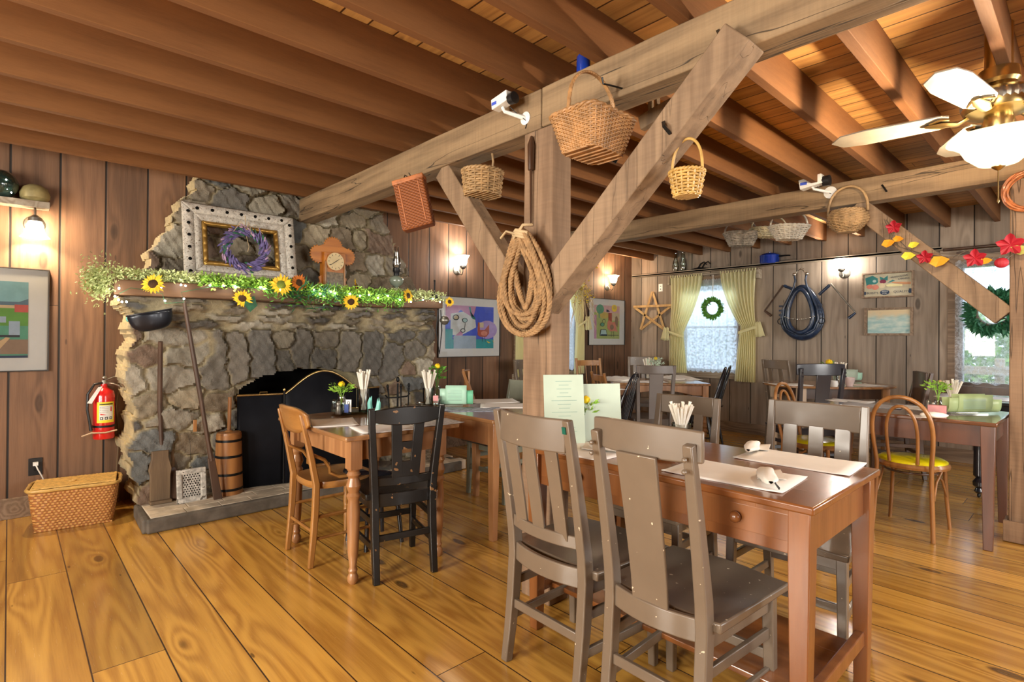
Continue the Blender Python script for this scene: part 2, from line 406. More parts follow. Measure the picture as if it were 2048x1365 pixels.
m_churn = wood('churn_staves', (.42, .19, .06), (.27, .11, .035), 2, rough=.4, coat=.15, ring=4)
m_pole = wood('dark_pole', (.10, .055, .035), (.055, .03, .02), 2, rough=.45, ring=4)
m_oldw = wood('weathered_tool_wood', (.20, .13, .07), (.11, .07, .04), 2, rough=.7, ring=4)
m_tin = plain('distressed_whitewash', (.50, .47, .42), rough=.6, var=.35, ns=30, bump=.6, bs=50, chip=(.12, .10, .08), chipamt=.12, chips=28)
m_frame = plain('whitewashed_carving', (.52, .48, .42), rough=.65, var=.18, ns=40, bump=.9, bs=90, chip=(.20, .15, .10), chipamt=.11, chips=95)
m_gold = plain('gilt', (.50, .29, .07), rough=.35, metal=.7, var=.2)
m_twine = plain('raffia', (.50, .36, .20), rough=.9, var=.2)
m_clock = wood('clock_walnut', (.50, .17, .016), (.33, .10, .010), 0, rough=.4, coat=.1, ring=5)
m_cream = plain('cream_dial', (.62, .47, .25), rough=.5, var=.1)
m_blue = plain('blue_enamel', (.008, .04, .32), rough=.2, coat=.6, var=.1)
m_leather = plain('blue_black_leather', (.013, .027, .062), rough=.32, coat=.25, var=.4, ns=14, bump=.2, bs=60)
m_ycurt = cloth('yellow_curtain', (.92, .88, .58), transl=.5)
m_lace = cloth('white_lace', (.78, .84, .92), opac=.80, pattern=.25, transl=.65)
m_lace2 = cloth('thin_white_lace', (.84, .88, .95), opac=.30, pattern=.5, transl=.6)
m_yvinyl = plain('yellow_vinyl', (.72, .62, .01), rough=.22, coat=.3, var=.03)
m_teal = plain('aqua_glass', (.20, .60, .52), .2, coat=.6, var=.15)
def litglass(name, c, s_, tr=.45):
    g = G(name); g.nt.nodes.remove(g.b); e = g.n('ShaderNodeEmission'); e.inputs[0].default_value = (*c, 1); e.inputs[1].default_value = s_
    t = g.n('ShaderNodeBsdfTransparent'); m = g.n('ShaderNodeMixShader'); m.inputs[0].default_value = 1-tr; g.link(t.outputs[0], m.inputs[1]); g.link(e.outputs[0], m.inputs[2]); g.link(m.outputs[0], g.out.inputs[0]); return g.m
m_shade = litglass('lit_frosted_glass', (1, .86, .66), 8)
m_shadec = litglass('lit_white_glass', (1, .94, .86), 8)
m_fanglass = litglass('lit_alabaster_glass', (1, .80, .50), 1.15)
m_bulb = emis('fairy_bulb', (1, .97, .85), 60)
m_mat = plain('mat_board', (.74, .73, .69), rough=.7, var=.02)
m_slimframe = plain('slim_black_frame', (.03, .025, .02), rough=.3)
m_pink = plain('pink_paper', (.75, .33, .33), rough=.6); m_sug = plain('blue_packet', (.05, .10, .35), rough=.6)
def flat(name, c): return plain(name, c, rough=.6, var=.07, ns=14)
# ================================================================== THE ROOM
def wallgrid(us, zs, holes, put):
    mb = M()
    for i in range(len(us)-1):
        for j in range(len(zs)-1):
            cu, cz = (us[i]+us[i+1])/2, (zs[j]+zs[j+1])/2
            if any(a < cu < b and c < cz < d for a, b, c, d in holes): continue
            put(mb, us[i], us[i+1], zs[j], zs[j+1])
    return mb
TOP = 2.66
WIN1 = (3.30, 4.16, .80, 2.06)       # far wall, yellow curtains (y0, y1, z0, z1)
WIN2 = (-0.70, .98, .80, 2.06)       # far wall, lace
WIN3 = (4.78, 5.86, .80, 2.06)       # fireplace wall, behind the post (x0, x1)
def walls():
    t = .14
    py = lambda y, s: (lambda mb, a, b, c, d: mb.box(((a+b)/2, y+s*t/2, (c+d)/2), (b-a, t, d-c)))
    px = lambda x, s: (lambda mb, a, b, c, d: mb.box((x+s*t/2, (a+b)/2, (c+d)/2), (t, b-a, d-c)))
    struct('wall_north', wallgrid([X0-t, WIN3[0], WIN3[1], XW], [0, WIN3[2], WIN3[3], TOP], [WIN3], py(YW, 1)), m_wall_l)
    struct('wall_east', wallgrid(sorted([Y0-t, YW+t, WIN1[0], WIN1[1], WIN2[0], WIN2[1]]), [0, .80, 2.06, TOP], [WIN1, WIN2], px(XW, 1)), m_wall_r)
    hs = [(1.4, 2.4, .85, 2.1), (3.0, 4.0, .85, 2.1), (4.8, 5.8, .85, 2.1)]
    struct('wall_south', wallgrid(sorted([X0-t, XW+t]+[q for h in hs for q in h[:2]]), [0, .85, 2.1, TOP], hs, py(Y0, -1)), m_wall_l)
    hw = [(-.45, .65, .85, 2.1), (1.65, 2.75, .85, 2.1)]
    struct('wall_west', wallgrid(sorted([Y0, YW]+[q for h in hw for q in h[:2]]), [0, .85, 2.1, TOP], hw, px(X0, -1)), m_wall_l)
    struct('floor', M().box(((X0+XW)/2, (Y0+YW)/2, -.05), (XW-X0+.3, YW-Y0+.3, .1)), m_floor)
    struct('ceiling', M().box(((X0+XW)/2, (Y0+YW)/2, TOP+.04), (XW-X0+.3, YW-Y0+.3, .08)), m_ceil)
    # baseboards
    mb = M().box(((X0+.62)/2, YW-.011, .07), (.62-X0, .022, .14)); struct('baseboard_north', mb, m_trimw, bevel=.003)
    mb = M().box(((3.05+XW)/2, YW-.011, .07), (XW-3.05, .022, .14)); struct('baseboard_north_b', mb, m_trimw, bevel=.003)
    mb = M().box((XW-.011, (Y0+YW)/2, .07), (.022, YW-Y0-.05, .14)); struct('baseboard_east', mb, m_trimw, bevel=.003)
walls()
def window(name, u0, u1, z0, z1, wall, style):
    """wall 'e': plane x=XW, u=y ; wall 'n': plane y=YW, u=x"""
    P = (lambda u, dpt, z: (XW-dpt, u, z)) if wall == 'e' else (lambda u, dpt, z: (u, YW-dpt, z))
    D = (lambda a, d, b: (d, a, b)) if wall == 'e' else (lambda a, d, b: (a, d, b))
    uc, zc = (u0+u1)/2, (z0+z1)/2; w, h = u1-u0, z1-z0
    t = thing(name, None, None, P(uc, 0, z0), world=True); t['kind'] = 'structure'
    mb = M(); fw = .035
    for u in (u0+fw/2, u1-fw/2): mb.box(P(u, -.07, zc), D(fw, .10, h))
    for z in (z0+fw/2, z1-fw/2): mb.box(P(uc, -.07, z), D(w-.002, .098, fw))
    mb.box(P(uc, -.08, zc), D(w-.07, .03, .03))
    obj('window_frame', mb, m_darkw if style == 'dark' else m_sillw, t, 0)
    mb = M(); mb.box(P(uc, -.09, zc), D(w-.06, .004, h-.06)); obj('window_pane', mb, m_pane, t, 0)
    mb = M(); c = .085
    cm = m_darkw if style == 'dark' else m_sillw
    for u in (u0-c/2, u1+c/2): mb.box(P(u, .010, zc), D(c, .02, h+c*2))
    mb.box(P(uc, .0105, z1+c/2), D(w+.001, .021, c)); obj('window_casing', mb, m_trimw if style != 'dark' else m_trimw, t, 0, bevel=.003)
    mb = M(); mb.box(P(uc, .022, z0-.045), D(w+.22, .05, .085)); obj('window_sill', mb, cm, t, 0, bevel=.004)
window('window_1', *WIN1, 'e', 'light'); window('window_2', *WIN2, 'e', 'dark'); window('window_3', *WIN3, 'n', 'light')
# outside: lawn, shrubs and a fence seen through the lace
mb = M().box((6, 5, -.35), (30, 30, .3)); o = struct('ground', mb, flat('lawn', (.10, .17, .05)))
def shrub(x, y, z, r, label, mat, n=2600):
    mb = M(); rng = random.Random(int(x*100+y*10))
    for i in range(n):
        d = Vector((rng.gauss(0, 1), rng.gauss(0, 1), rng.gauss(0, 1))).normalized()*r*rng.uniform(.7, 1.05); d.z *= 1.25
        c = Vector((x, y, z+r*1.25))+d; a = Vector((rng.uniform(-1, 1), rng.uniform(-1, 1), rng.uniform(-1, 1))).normalized(); b = a.orthogonal().normalized()
        q = rng.uniform(.05, .11); mb.add([c-a*q, c+b*q*.5, c+a*q, c-b*q*.5], [(0, 1, 2, 3)])
    mb.tube([(x, y, -.2), (x, y, z+r)], .05, 6)
    single('shrub', mb, mat, label, 'shrub', smooth=0)
shrub(10.2, 3.2, .0, 1.1, 'leafy shrub on the lawn outside the yellow-curtained window', m_green)
shrub(10.6, -.9, .1, 1.2, 'pale leafy shrub outside the lace-curtained window behind the brace', m_greenp)
shrub(11.6, 1.5, .0, .8, 'small green shrub between the two windows out on the lawn', m_greenl)
mb = M()
for z in (.5, .9): mb.box((8.8, .2, z), (.04, 3.4, .10))
for y in (-1.4, -.3, .8, 1.8): mb.box((8.85, y, .4), (.09, .09, 1.3))
single('rail_fence', mb, m_sillw, 'grey two-rail fence beyond the lace-curtained window', 'fence')
# ------------------------------------------------------------------ timber frame
def joists():
    ys = [4.67, 4.27, 3.87, 3.46, 3.06, 2.67, 2.27, 1.87, 1.49, 1.09, .70, .30, -.10, -.50, -.90, -1.3, -1.7, -2.1]
    me0 = None
    for i, y in enumerate(ys):
        L0, L1 = X0, XW
        if me0 is None:
            mb = M().box((0, 0, 0), (L1-L0, .045, TOP-2.46)); o = obj('ceiling_joist', mb, m_joist, None, 0, bevel=.003); me0 = o
        else: o = me0.copy(); COL.objects.link(o)
        o.location = ((L0+L1)/2, y-.0225, (TOP+2.46)/2)
        tag(o, 'reddish brown fir joist running under the board ceiling', 'ceiling joist', 'ceiling joists on the two timber beams')
joists()
def timber(name, lo, hi, mat, label, cat, bevel=.006, jit=.004):
    """hewn timber with slightly uneven faces"""
    lo, hi = Vector(lo), Vector(hi); d = hi-lo; ax = max(range(3), key=lambda i: d[i]); n = max(2, int(d[ax]/.12)); rng = random.Random(name+label)
    path = [Vector((lo[0]+d[0]/2, lo[1]+d[1]/2, lo[2]+d[2]/2)) for _ in range(n+1)]
    for i in range(n+1): path[i][ax] = lo[ax]+d[ax]*i/n
    oth = [i for i in range(3) if i != ax]
    side = tuple(1. if i == oth[0] else 0. for i in range(3))
    mb = M().sweep(path, side, [d[oth[0]]+rng.uniform(-jit, 0) for _ in path], [d[oth[1]]+rng.uniform(-jit, 0) for _ in path])
    return single(name, mb, mat, label, cat, smooth=20, bevel=bevel)
BX0, BX1 = 1.86, 2.0
FX0, FX1 = 4.62, 4.755
timber('timber_beam', (BX0, 1.815, 2.265), (BX1, 4.86, 2.46), m_beam, 'cracked tan hewn beam running from the post to the stone chimney', 'beam')
timber('timber_beam', (BX0, Y0, 2.27), (BX1, 1.81, 2.46), m_beam, 'brown hewn beam with the big picnic basket nailed to its side', 'beam')
timber('timber_beam', (FX0, Y0, 2.28), (FX1, YW, 2.46), m_beam, 'long far beam with the melon basket and a small camera on it', 'beam')
timber('timber_post', (BX0, 1.737, 0), (BX1-.002, 1.928, 2.265), m_post, 'square sawn post hung with a big coil of rope', 'post')
timber('timber_post', (FX0, .19, 0), (FX1, .375, 2.28), m_post, 'square brown post beside the lace-curtained window, wrapped by the leaf garland', 'post')
mb = M().box((FX0-.012, .283, .07), (.02, .23, .13)); mb.box((4.688, .387, .07), (.13, .02, .13)); single('post_skirting', mb, m_post, 'low wooden skirting boards around the foot of the far post', 'skirting', bevel=.003)
def brace(a, b, w, h, mat, label):
    a, b = Vector(a), Vector(b); mb = M(); n = 8; rng = random.Random(label)
    mb.sweep([a.lerp(b, i/n) for i in range(n+1)], (1, 0, 0), [w+rng.uniform(-.004, 0) for i in range(n+1)], [h+rng.uniform(-.004, 0) for i in range(n+1)])
    return single('diagonal_brace', mb, mat, label, 'brace', bevel=.005, smooth=20)
brace((1.858, 1.80, 1.40), (1.858, .83, 2.305), .125, .125, m_brace, 'rough sawn brace rising from the rope-hung post past the picnic basket')
brace((1.925, 1.935, 1.40), (1.925, 2.66, 2.262), .10, .13, m_brace, 'grey brown brace rising from the post toward the stone chimney')
brace((4.685, .40, 1.42), (4.685, 1.23, 2.275), .10, .13, m_brace, 'pale sawn brace with the autumn leaf garland strung over it')
# ------------------------------------------------------------------ stone chimney and fireplace
PAL = [(.36, .32, .25), (.33, .27, .18), (.40, .36, .28), (.20, .175, .14), (.24, .20, .145), (.15, .135, .115), (.27, .225, .155), (.175, .135, .095), (.11, .105, .10), (.22, .165, .105), (.30, .265, .20), (.19, .125, .085), (.14, .145, .14)]
MORT = np.array((.38, .31, .18))
def m_stone_mat():
    g = G('field_stone'); a = g.n('ShaderNodeVertexColor'); a.layer_name = 'Col'; tc = g.n('ShaderNodeTexCoord').outputs['Object']
    n1 = g.noise(tc, 16, 5, .65); n2 = g.noise(tc, 70, 4, .7); n3 = g.noise(tc, 5, 4, .6)
    c = g.scalecol(a.outputs[0], n1*1.0+n2*.7+.15)
    c = g.mix(n3.ramp(.55, .75)*.3, c, (.10, .085, .06)); c = g.mix(n2.ramp(.62, .75)*.35, c, (.42, .38, .30))
    g.set(Base_Color=c, Roughness=.72); g.bump(n1+n2*.6, .7, .012); return g.m
m_stone = m_stone_mat()
def stonework(seeds, pts, warp=.03, rng=None):
    """pts (n,2) -> height, colour : cells of irregular stones with raked mortar between"""
    P = pts.copy(); P[:, 0] += warp*.35*np.sin(pts[:, 1]*23+pts[:, 0]*7+1.3)+warp*.22*np.sin(pts[:, 1]*61+pts[:, 0]*33); P[:, 1] += warp*.35*np.sin(pts[:, 0]*19+pts[:, 1]*11+.7)+warp*.22*np.sin(pts[:, 0]*53-pts[:, 1]*29)
    S_ = np.array([s[:4] for s in seeds]); d = np.sqrt(((P[:, None, 0]-S_[None, :, 0])/S_[None, :, 2])**2+((P[:, None, 1]-S_[None, :, 1])/S_[None, :, 3])**2)
    k = np.argsort(d, 1)[:, :2]; r = np.arange(len(P)); f1 = d[r, k[:, 0]]; f2 = d[r, k[:, 1]]; e = (f2-f1)*np.minimum(S_[k[:, 0], 2], S_[k[:, 0], 3])
    m = np.clip((e-.004)/.016, 0, 1); m = m*m*(3-2*m)
    rs = np.random.RandomState(5); hh = rs.uniform(.02, .05, len(seeds)); tx = rs.uniform(-.16, .16, len(seeds)); tz = rs.uniform(-.16, .16, len(seeds))
    i = k[:, 0]; dx = P[:, 0]-S_[i, 0]; dz = P[:, 1]-S_[i, 1]
    rough = .006*np.sin(P[:, 0]*53+i*1.7)*np.sin(P[:, 1]*47+i)+.004*np.sin(P[:, 0]*120+P[:, 1]*90+i)
    h = m*(hh[i]+tx[i]*dx+tz[i]*dz+rough)+(1-m)*.004*np.sin(P[:, 0]*80)*np.sin(P[:, 1]*90)
    colr = np.array([PAL[s[4]] for s in seeds])*rs.uniform(.8, 1.2, (len(seeds), 1))
    c = colr[i]*m[:, None]+MORT[None]*(1-m[:, None])
    return h, c
def seedgrid(x0, x1, z0, z1, dx, dz, sd, ax=1., az=1.):
    rs = random.Random(sd); out = []; z = z0; row = 0
    while z < z1:
        x = x0+(row % 2)*dx*.5
        while x < x1:
            out.append((x+rs.uniform(-.28, .28)*dx, z+rs.uniform(-.25, .25)*dz, dx*ax*rs.uniform(.8, 1.25), dz*az*rs.uniform(.8, 1.25), rs.randrange(len(PAL)))); x += dx
        z += dz; row += 1
    return out
def stone_mesh(x0, x1, z0, z1, res, keep, place, back, seeds, warp=.03, stain=None):
    nx, nz = int((x1-x0)/res), int((z1-z0)/res)
    X, Z = np.meshgrid(np.linspace(x0, x1, nx+1), np.linspace(z0, z1, nz+1)); pts = np.stack([X.ravel(), Z.ravel()], 1)
    h, c = stonework(seeds, pts, warp)
    c = c*.80
    if stain is not None: c = c*stain(pts)[:, None]
    cx, cz = pts[:, 0].reshape(nz+1, nx+1), pts[:, 1].reshape(nz+1, nx+1)
    mx = (cx[:-1, :-1]+cx[1:, 1:])/2; mz = (cz[:-1, :-1]+cz[1:, 1:])/2; K = keep(mx, mz)
    q = nx+1; fs = []; edges = {}
    for j in range(nz):
        for i in range(nx):
            if not K[j, i]: continue
            f = (j*q+i, j*q+i+1, (j+1)*q+i+1, (j+1)*q+i); fs.append(f)
            for a in range(4):
                e = (f[a], f[(a+1) % 4])
                if (e[1], e[0]) in edges: del edges[(e[1], e[0])]
                else: edges[e] = 1
    used = sorted({i for f in fs for i in f}); mp = {v: k for k, v in enumerate(used)}
    vs = [place(pts[i, 0], pts[i, 1], h[i]) for i in used]; col = [tuple(c[i]) for i in used]; F = [tuple(mp[i] for i in f) for f in fs]
    bk = {}
    for (a, b) in edges:
        if pts[a, 1] <= z0+1e-6 and pts[b, 1] <= z0+1e-6: continue
        for v in (a, b):
            if v not in bk:
                ids = []
                for t in (.25, .5, .75, 1.):
                    p0 = Vector(place(pts[v, 0], pts[v, 1], h[v])); p1 = Vector(back(pts[v, 0], pts[v, 1])); p = p0.lerp(p1, t)
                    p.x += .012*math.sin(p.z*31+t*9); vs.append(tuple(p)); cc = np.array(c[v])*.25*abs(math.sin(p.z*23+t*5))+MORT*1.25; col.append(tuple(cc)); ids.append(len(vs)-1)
                bk[v] = ids
        pa, pb = mp[a], mp[b]
        for t in range(4):
            na, nb = bk[a][t], bk[b][t]; F.append((pb, pa, na, nb)); pa, pb = na, nb
    mb = M(); mb.add(vs, F); return mb, col
def put_col(o, col):
    at = o.data.color_attributes.new('Col', 'FLOAT_COLOR', 'POINT'); at.data.foreach_set('color', [x for c in col for x in (*c, 1.)])
YF = 4.49; FL, FR = .62, 3.10
ACX, AHW, ASP, AR = 1.855, .565, .80, .19      # opening: centre, half width, spring height, rise
def opening(x, z):
    t = np.clip(1-((x-ACX)/AHW)**2, 0, 1); return (np.abs(x-ACX) < AHW+.012*np.sin(z*33)) & (z < ASP+AR*np.sqrt(t)+.008*np.sin(x*40))
def fireplace():
    root = thing('fireplace', 'rough field stone fireplace with an arched firebox, wide mantel and brick hearth', 'fireplace', (1.86, 4.5, 0), world=True)
    seeds = [s for s in seedgrid(FL, FR+.1, .02, 1.40, .235, .155, 3) if not (abs(s[0]-ACX) < .8 and .86 < s[1] < 1.30)]
    rv = random.Random(8); x = ACX-.80; i = 0
    while x < ACX+.78:
        wv = rv.uniform(.13, .27); k = abs((x+wv/2-ACX)/.78)
        if rv.random() < .35: seeds += [(x+wv/2, 1.08-.15*k*k, wv, .17, rv.choice((3, 5, 8))), (x+wv/2, 1.24-.12*k*k, wv*1.1, .15, rv.choice((3, 4, 6)))]
        else: seeds.append((x+wv/2, 1.15-.16*k*k+rv.uniform(-.03, .03), wv, rv.uniform(.26, .36), rv.choice((3, 5, 8, 5))))
        x += wv
    for z in (1.335, 1.395, 1.45, 1.50, 1.55):
        x = FL
        while x < FR: seeds.append((x, z, .42, .05, random.choice([2, 4, 8, 5]))); x += random.uniform(.26, .42)
    ledge = lambda z: .05*max(0, min(1, (z-1.30)/.2))
    def stain(p):
        d = np.exp(-((p[:, 0]-ACX)/.55)**2)*np.clip((1.62-p[:, 1])/.5, 0, 1)*np.clip((p[:, 1]-.8)/.2, 0, 1); return 1-.62*d
    left = lambda z: FL+.03*math.sin(z*9)+.018*math.sin(z*27)-.05*(z/1.6)
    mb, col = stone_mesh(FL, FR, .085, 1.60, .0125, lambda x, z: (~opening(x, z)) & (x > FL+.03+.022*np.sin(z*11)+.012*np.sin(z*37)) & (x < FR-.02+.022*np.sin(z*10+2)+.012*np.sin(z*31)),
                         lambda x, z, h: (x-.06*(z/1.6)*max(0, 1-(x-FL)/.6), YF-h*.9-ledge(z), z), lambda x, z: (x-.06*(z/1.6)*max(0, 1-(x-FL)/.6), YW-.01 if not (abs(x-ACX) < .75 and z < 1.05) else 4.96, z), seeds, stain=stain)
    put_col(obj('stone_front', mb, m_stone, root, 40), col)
    # stepped chimney breast above the mantel
    YC = 4.80
    def keep(x, z):
        l = .66+(z-1.62)/.84*.40+.02*np.sin(z*19)+.015*np.sin(z*43); r = 3.10-np.clip((z-1.72)/.42, 0, 1)*.26-np.clip((z-2.14)/.3, 0, 1)*.16+.018*np.sin(z*23)
        return (x > l) & (x < r)
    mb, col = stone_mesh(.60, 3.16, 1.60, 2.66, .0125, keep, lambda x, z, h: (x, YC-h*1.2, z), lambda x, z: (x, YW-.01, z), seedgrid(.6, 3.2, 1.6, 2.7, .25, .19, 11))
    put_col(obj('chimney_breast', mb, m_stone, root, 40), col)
    mb = M(); mb.box((1.86, 4.66, 1.605), (2.4, .36, .01)); obj('mantel_ledge', mb, m_stone, root, 0)
    # firebox
    mb = M(); w = AHW+.07
    mb.box((ACX, 4.97, .58), (2*w, .03, 1.1)); mb.box((ACX-w, 4.75, .58), (.03, .44, 1.1)); mb.box((ACX+w, 4.75, .58), (.03, .44, 1.1)); mb.box((ACX, 4.75, 1.08), (2*w, .44, .03)); mb.box((ACX, 4.74, .10), (2*w, .46, .02))
    obj('firebox', mb, m_soot, root, 0)
    mb = M(); mb.mat(0)
    rng = random.Random(4)
    for r in range(4):
        x = .672
        while x < 3.1:
            l = rng.uniform(.19, .24); mb.box((min(x+l/2, 3.1), 4.145+r*.104, .049+rng.uniform(-.001, .001)), (l-.003, .101, .086)); x += l
    mb.box((1.9, 4.78, .045), (2.42, .50, .088))
    obj('hearth_brick', mb, m_hearth, root, 0, bevel=.004)
    mb = M(); y0 = 4.075
    mb.sweep([(.645, y0, .045), (3.15, y0+.02, .045)], (0, 0, 1), .088, .045); mb.sweep([(.645, y0, .0455), (.66, 4.50, .0455)], (0, 0, 1), .089, .045); mb.sweep([(3.15, y0+.02, .045), (3.15, 4.9, .045)], (0, 0, 1), .09, .07)
    obj('hearth_edge', mb, m_hearthe, root, 0, bevel=.012)
    mb = M(); mb.sweep([(.49, 4.43, 1.567), (1.2, 4.43, 1.572), (2.2, 4.43, 1.565), (3.06, 4.43, 1.58)], (0, 0, 1), [.10, .102, .098, .09], .30); obj('mantel_shelf', mb, m_mantel, root, 0, bevel=.008)
    for x in (1.07, 1.20): 
        mb = M().tube([(x, 4.29, 1.585), (x, 4.262, 1.585)], .009, 8); obj('mantel_peg', mb, m_brass, root)
fireplace()
# ================================================================== CHAIRS AND TABLES
def cyb(z, D, SH, BH, rake, kick=.045):
    if z < SH: return -D/2+.02-kick*(1-z/SH)**1.6
    return -D/2+.02-rake*((z-SH)/(BH-SH))**1.15
def chair(name, label, loc, rz, style, mat, W_=.40, D=.42, SH=.45, BH=.97, rake=.09, group=None, seatmat=None, splay=.0, crest_h=.115, crest_over=False, nslat=3, stretch=(.17, .30), curve=.025, slatw=.055, low=.10, cat='chair'):
    """a chair facing local +y, its origin on the floor under the seat"""
    t = thing(name, label, cat, (loc[0], loc[1], 0), rz, group); sm = seatmat or mat
    sx = lambda z, s: s*(W_/2-.018+splay*max(0, (z-SH)/(BH-SH)))
    B = lambda z: cyb(z, D, SH, BH, rake)
    zs = [0, .12, .25, SH-.03, SH+.06, SH+.2, (SH+BH)/2+.08, BH-(.03 if crest_over else 0)]
    fw = .038
    for s in (-1, 1):
        mb = M(); mb.sweep([(sx(z, s), B(z), z) for z in zs], (1, 0, 0), [fw*.85, fw*.92, fw, fw, fw, fw*.95, fw*.9, fw*.8], [.034, .037, .042, .046, .044, .038, .033, .026]); obj('leg', mb, mat, t, 30, bevel=.004)
        mb = M(); xf = s*(W_/2+.004); mb.sweep([(xf*1.01, D/2-.03, 0), (xf, D/2-.035, .2), (xf*.98, D/2-.04, SH-.02)], (1, 0, 0), [.03, .034, .038], [.03, .034, .038]); obj('leg', mb, mat, t, 30, bevel=.004)
    # saddle seat
    def seat(u, v, top=1):
        x = (u-.5)*(W_+.05+(.03*v)); y = -D/2+.03+v*(D+.0)
        c = max(0, 1-((u-.5)/.5)**2)*max(0, 1-((v-.45)/.55)**2)
        return (x, y, SH+.008-.016*c+.006*math.cos((u-.5)*6.28)*v)
    mb = M(); mb.sheet(lambda u, v: seat(u, v), 14, 14); k = 15
    n0 = len(mb.v); mb.v += [(a[0]*.985, a[1]*.985, SH-.026) for a in mb.v[:n0]]; mb.mi += []
    mb.f += [tuple(reversed([i+n0 for i in f])) for f in mb.f[:]]
    rim = [i for i in range(k)]+[k*j+k-1 for j in range(1, k)]+[k*(k-1)+i for i in range(k-2, -1, -1)]+[k*j for j in range(k-2, 0, -1)]
    mb.f += [(rim[i], rim[i]+n0, rim[(i+1) % len(rim)]+n0, rim[(i+1) % len(rim)]) for i in range(len(rim))]; mb.mi = [0]*len(mb.f)
    obj('seat', mb, sm, t, 50, bevel=.006)
    # crest rail, bowed toward the back
    def bow(z, w, n=10, ext=0., off=0.): return [(w*(i/n-.5)*2*1., B(z)+off-curve*(1-((i/n-.5)*2)**2), z) for i in range(n+1)]
    wt = sx(BH, 1)+(.028 if crest_over else -fw*.35)
    zc = BH-crest_h/2-(0 if not crest_over else -.012); mb = M()
    hs = [crest_h*(1-.12*abs(i/5-1)**3) for i in range(11)] if crest_over else crest_h
    if style == 'arch': hs = [crest_h*(.72+.42*(1-(i/5-1)**2)) for i in range(11)]
    if style == 'panel': hs = BH-SH-.17; zc = BH-hs/2
    mb.sweep(bow(zc, wt, 10, off=(.030 if crest_over else 0)), (0, 0, 1), hs, .019); obj('crest_rail', mb, mat, t, 40, bevel=.005)
    if crest_over:
        for s in (-1, 1):
            for dz in (-.045, -.012): obj('bolt_head', M().ell((sx(BH, s), B(BH)-.017, BH-.057+dz), (.008, .007, .008), 8, 6), mat, t)
    zl = SH+low if style in ('slat', 'arch') else SH+.0
    zt = BH-crest_h+.01
    if style in ('slat', 'arch'):
        mb = M(); mb.sweep(bow(zl, sx(zl, 1)), (0, 0, 1), .045, .016); obj('lower_rail', mb, mat, t, 40, bevel=.004)
    mb = M(); mb.sweep([(p[0], p[1]+.0, p[2]) for p in bow(SH-.025, sx(SH, 1)-.005)], (0, 0, 1), .07, .02); obj('rear_apron', mb, mat, t, 40, bevel=.004)
    yb = lambda z, x: B(z)-curve*(1-(x/max(.05, sx(z, 1)))**2)*.9
    if style == 'slat':
        for i in range(nslat):
            f = (i-(nslat-1)/2); x = f*(2*sx(BH, 1)-.02)/(nslat+.35); xb = f*(2*sx(SH, 1)-.02)/(nslat+.35)
            mb = M(); mb.sweep([(lerp(xb, x, q), yb(lerp(zl, zt, q), lerp(xb, x, q)), lerp(zl, zt, q)) for q in (0, .25, .5, .75, 1)], (1, 0, 0), slatw, .010); obj('slat', mb, mat, t, 30, bevel=.002)
    if style == 'splat':
        mb = M(); mb.sweep([(0, yb(lerp(SH-.02, zt+.01, q), 0), lerp(SH-.02, zt+.01, q)) for q in (0, .2, .4, .6, .8, 1)], (1, 0, 0), [.125, .128, .13, .133, .136, .14], .011); obj('splat', mb, mat, t, 30, bevel=.003)
    if style == 'arch':   # a tall double splat pierced by a small window, as two uprights and ties
        for s in (-1, 1):
            mb = M(); mb.sweep([(s*lerp(.045, .062, q), yb(lerp(zl, zt, q), 0), lerp(zl, zt, q)) for q in (0, .33, .66, 1)], (1, 0, 0), .055, .012); obj('splat', mb, mat, t, 30, bevel=.002)
        for za, zb, ww in ((zl, zl+.10, .075), (zl+.165, zl+.205, .09)):
            mb = M(); mb.sweep([(0, yb(za, 0), za), (0, yb(zb, 0), zb)], (1, 0, 0), ww, .0115); obj('splat_tie', mb, mat, t, 30)
    # stretchers
    ys, yf = B(.2), D/2-.035
    for zz in stretch:
        for s in (-1, 1):
            mb = M(); mb.sweep([(sx(0, s), B(zz), zz), (s*(W_/2+.002), yf, zz)], (0, 0, 1), .034, .016); obj('stretcher', mb, mat, t, 30, bevel=.003)
    mb = M(); mb.sweep([(-W_/2, yf, stretch[0]+.05), (W_/2, yf, stretch[0]+.05)], (0, 0, 1), .034, .016); obj('stretcher', mb, mat, t, 30, bevel=.003)
    mb = M(); mb.sweep([(sx(0, -1), B(.22), .22), (sx(0, 1), B(.22), .22)], (0, 0, 1), .034, .016); obj('stretcher', mb, mat, t, 30, bevel=.003)
    for s in (-1, 1):
        mb = M(); mb.sweep([(sx(0, s)*1.0, ys+.03, SH-.055), (s*W_/2, yf, SH-.055)], (0, 0, 1), .05, .018); obj('side_apron', mb, mat, t, 30, bevel=.003)
    mb = M(); mb.sweep([(-W_/2+.0, yf, SH-.055), (W_/2, yf, SH-.055)], (0, 0, 1), .05, .018); obj('front_apron', mb, mat, t, 30, bevel=.003)
    return t
R90 = math.pi/2
tA = chair('dining_chair', 'taupe painted slat-back chair with a dark green chip on its top corner', (1.665, 1.375), -R90-.03, 'slat', m_taupe, W_=.40, BH=.985, rake=.10, nslat=3, curve=.035, slatw=.06)
chair('dining_chair', 'taupe painted chair with one wide splat and bolted crest rail', (1.665, .915), -R90-.02, 'splat', m_taupe, W_=.36, D=.44, BH=1.0, rake=.10, crest_over=True, curve=.03, crest_h=.10)
chair('dining_chair', 'taupe three-slat chair across the russet table, by the table corner', (2.53, .885), R90+.03, 'slat', m_taupe, W_=.43, BH=.965, rake=.06, nslat=3, curve=.015, slatw=.062, low=.03, crest_h=.12)
chair('dining_chair', 'taupe chair across the russet table behind the glass of straws', (2.42, 1.49), R90, 'slat', m_taupe, W_=.37, BH=.955, rake=.06, nslat=2, curve=.012, slatw=.05, low=.03, crest_h=.10)
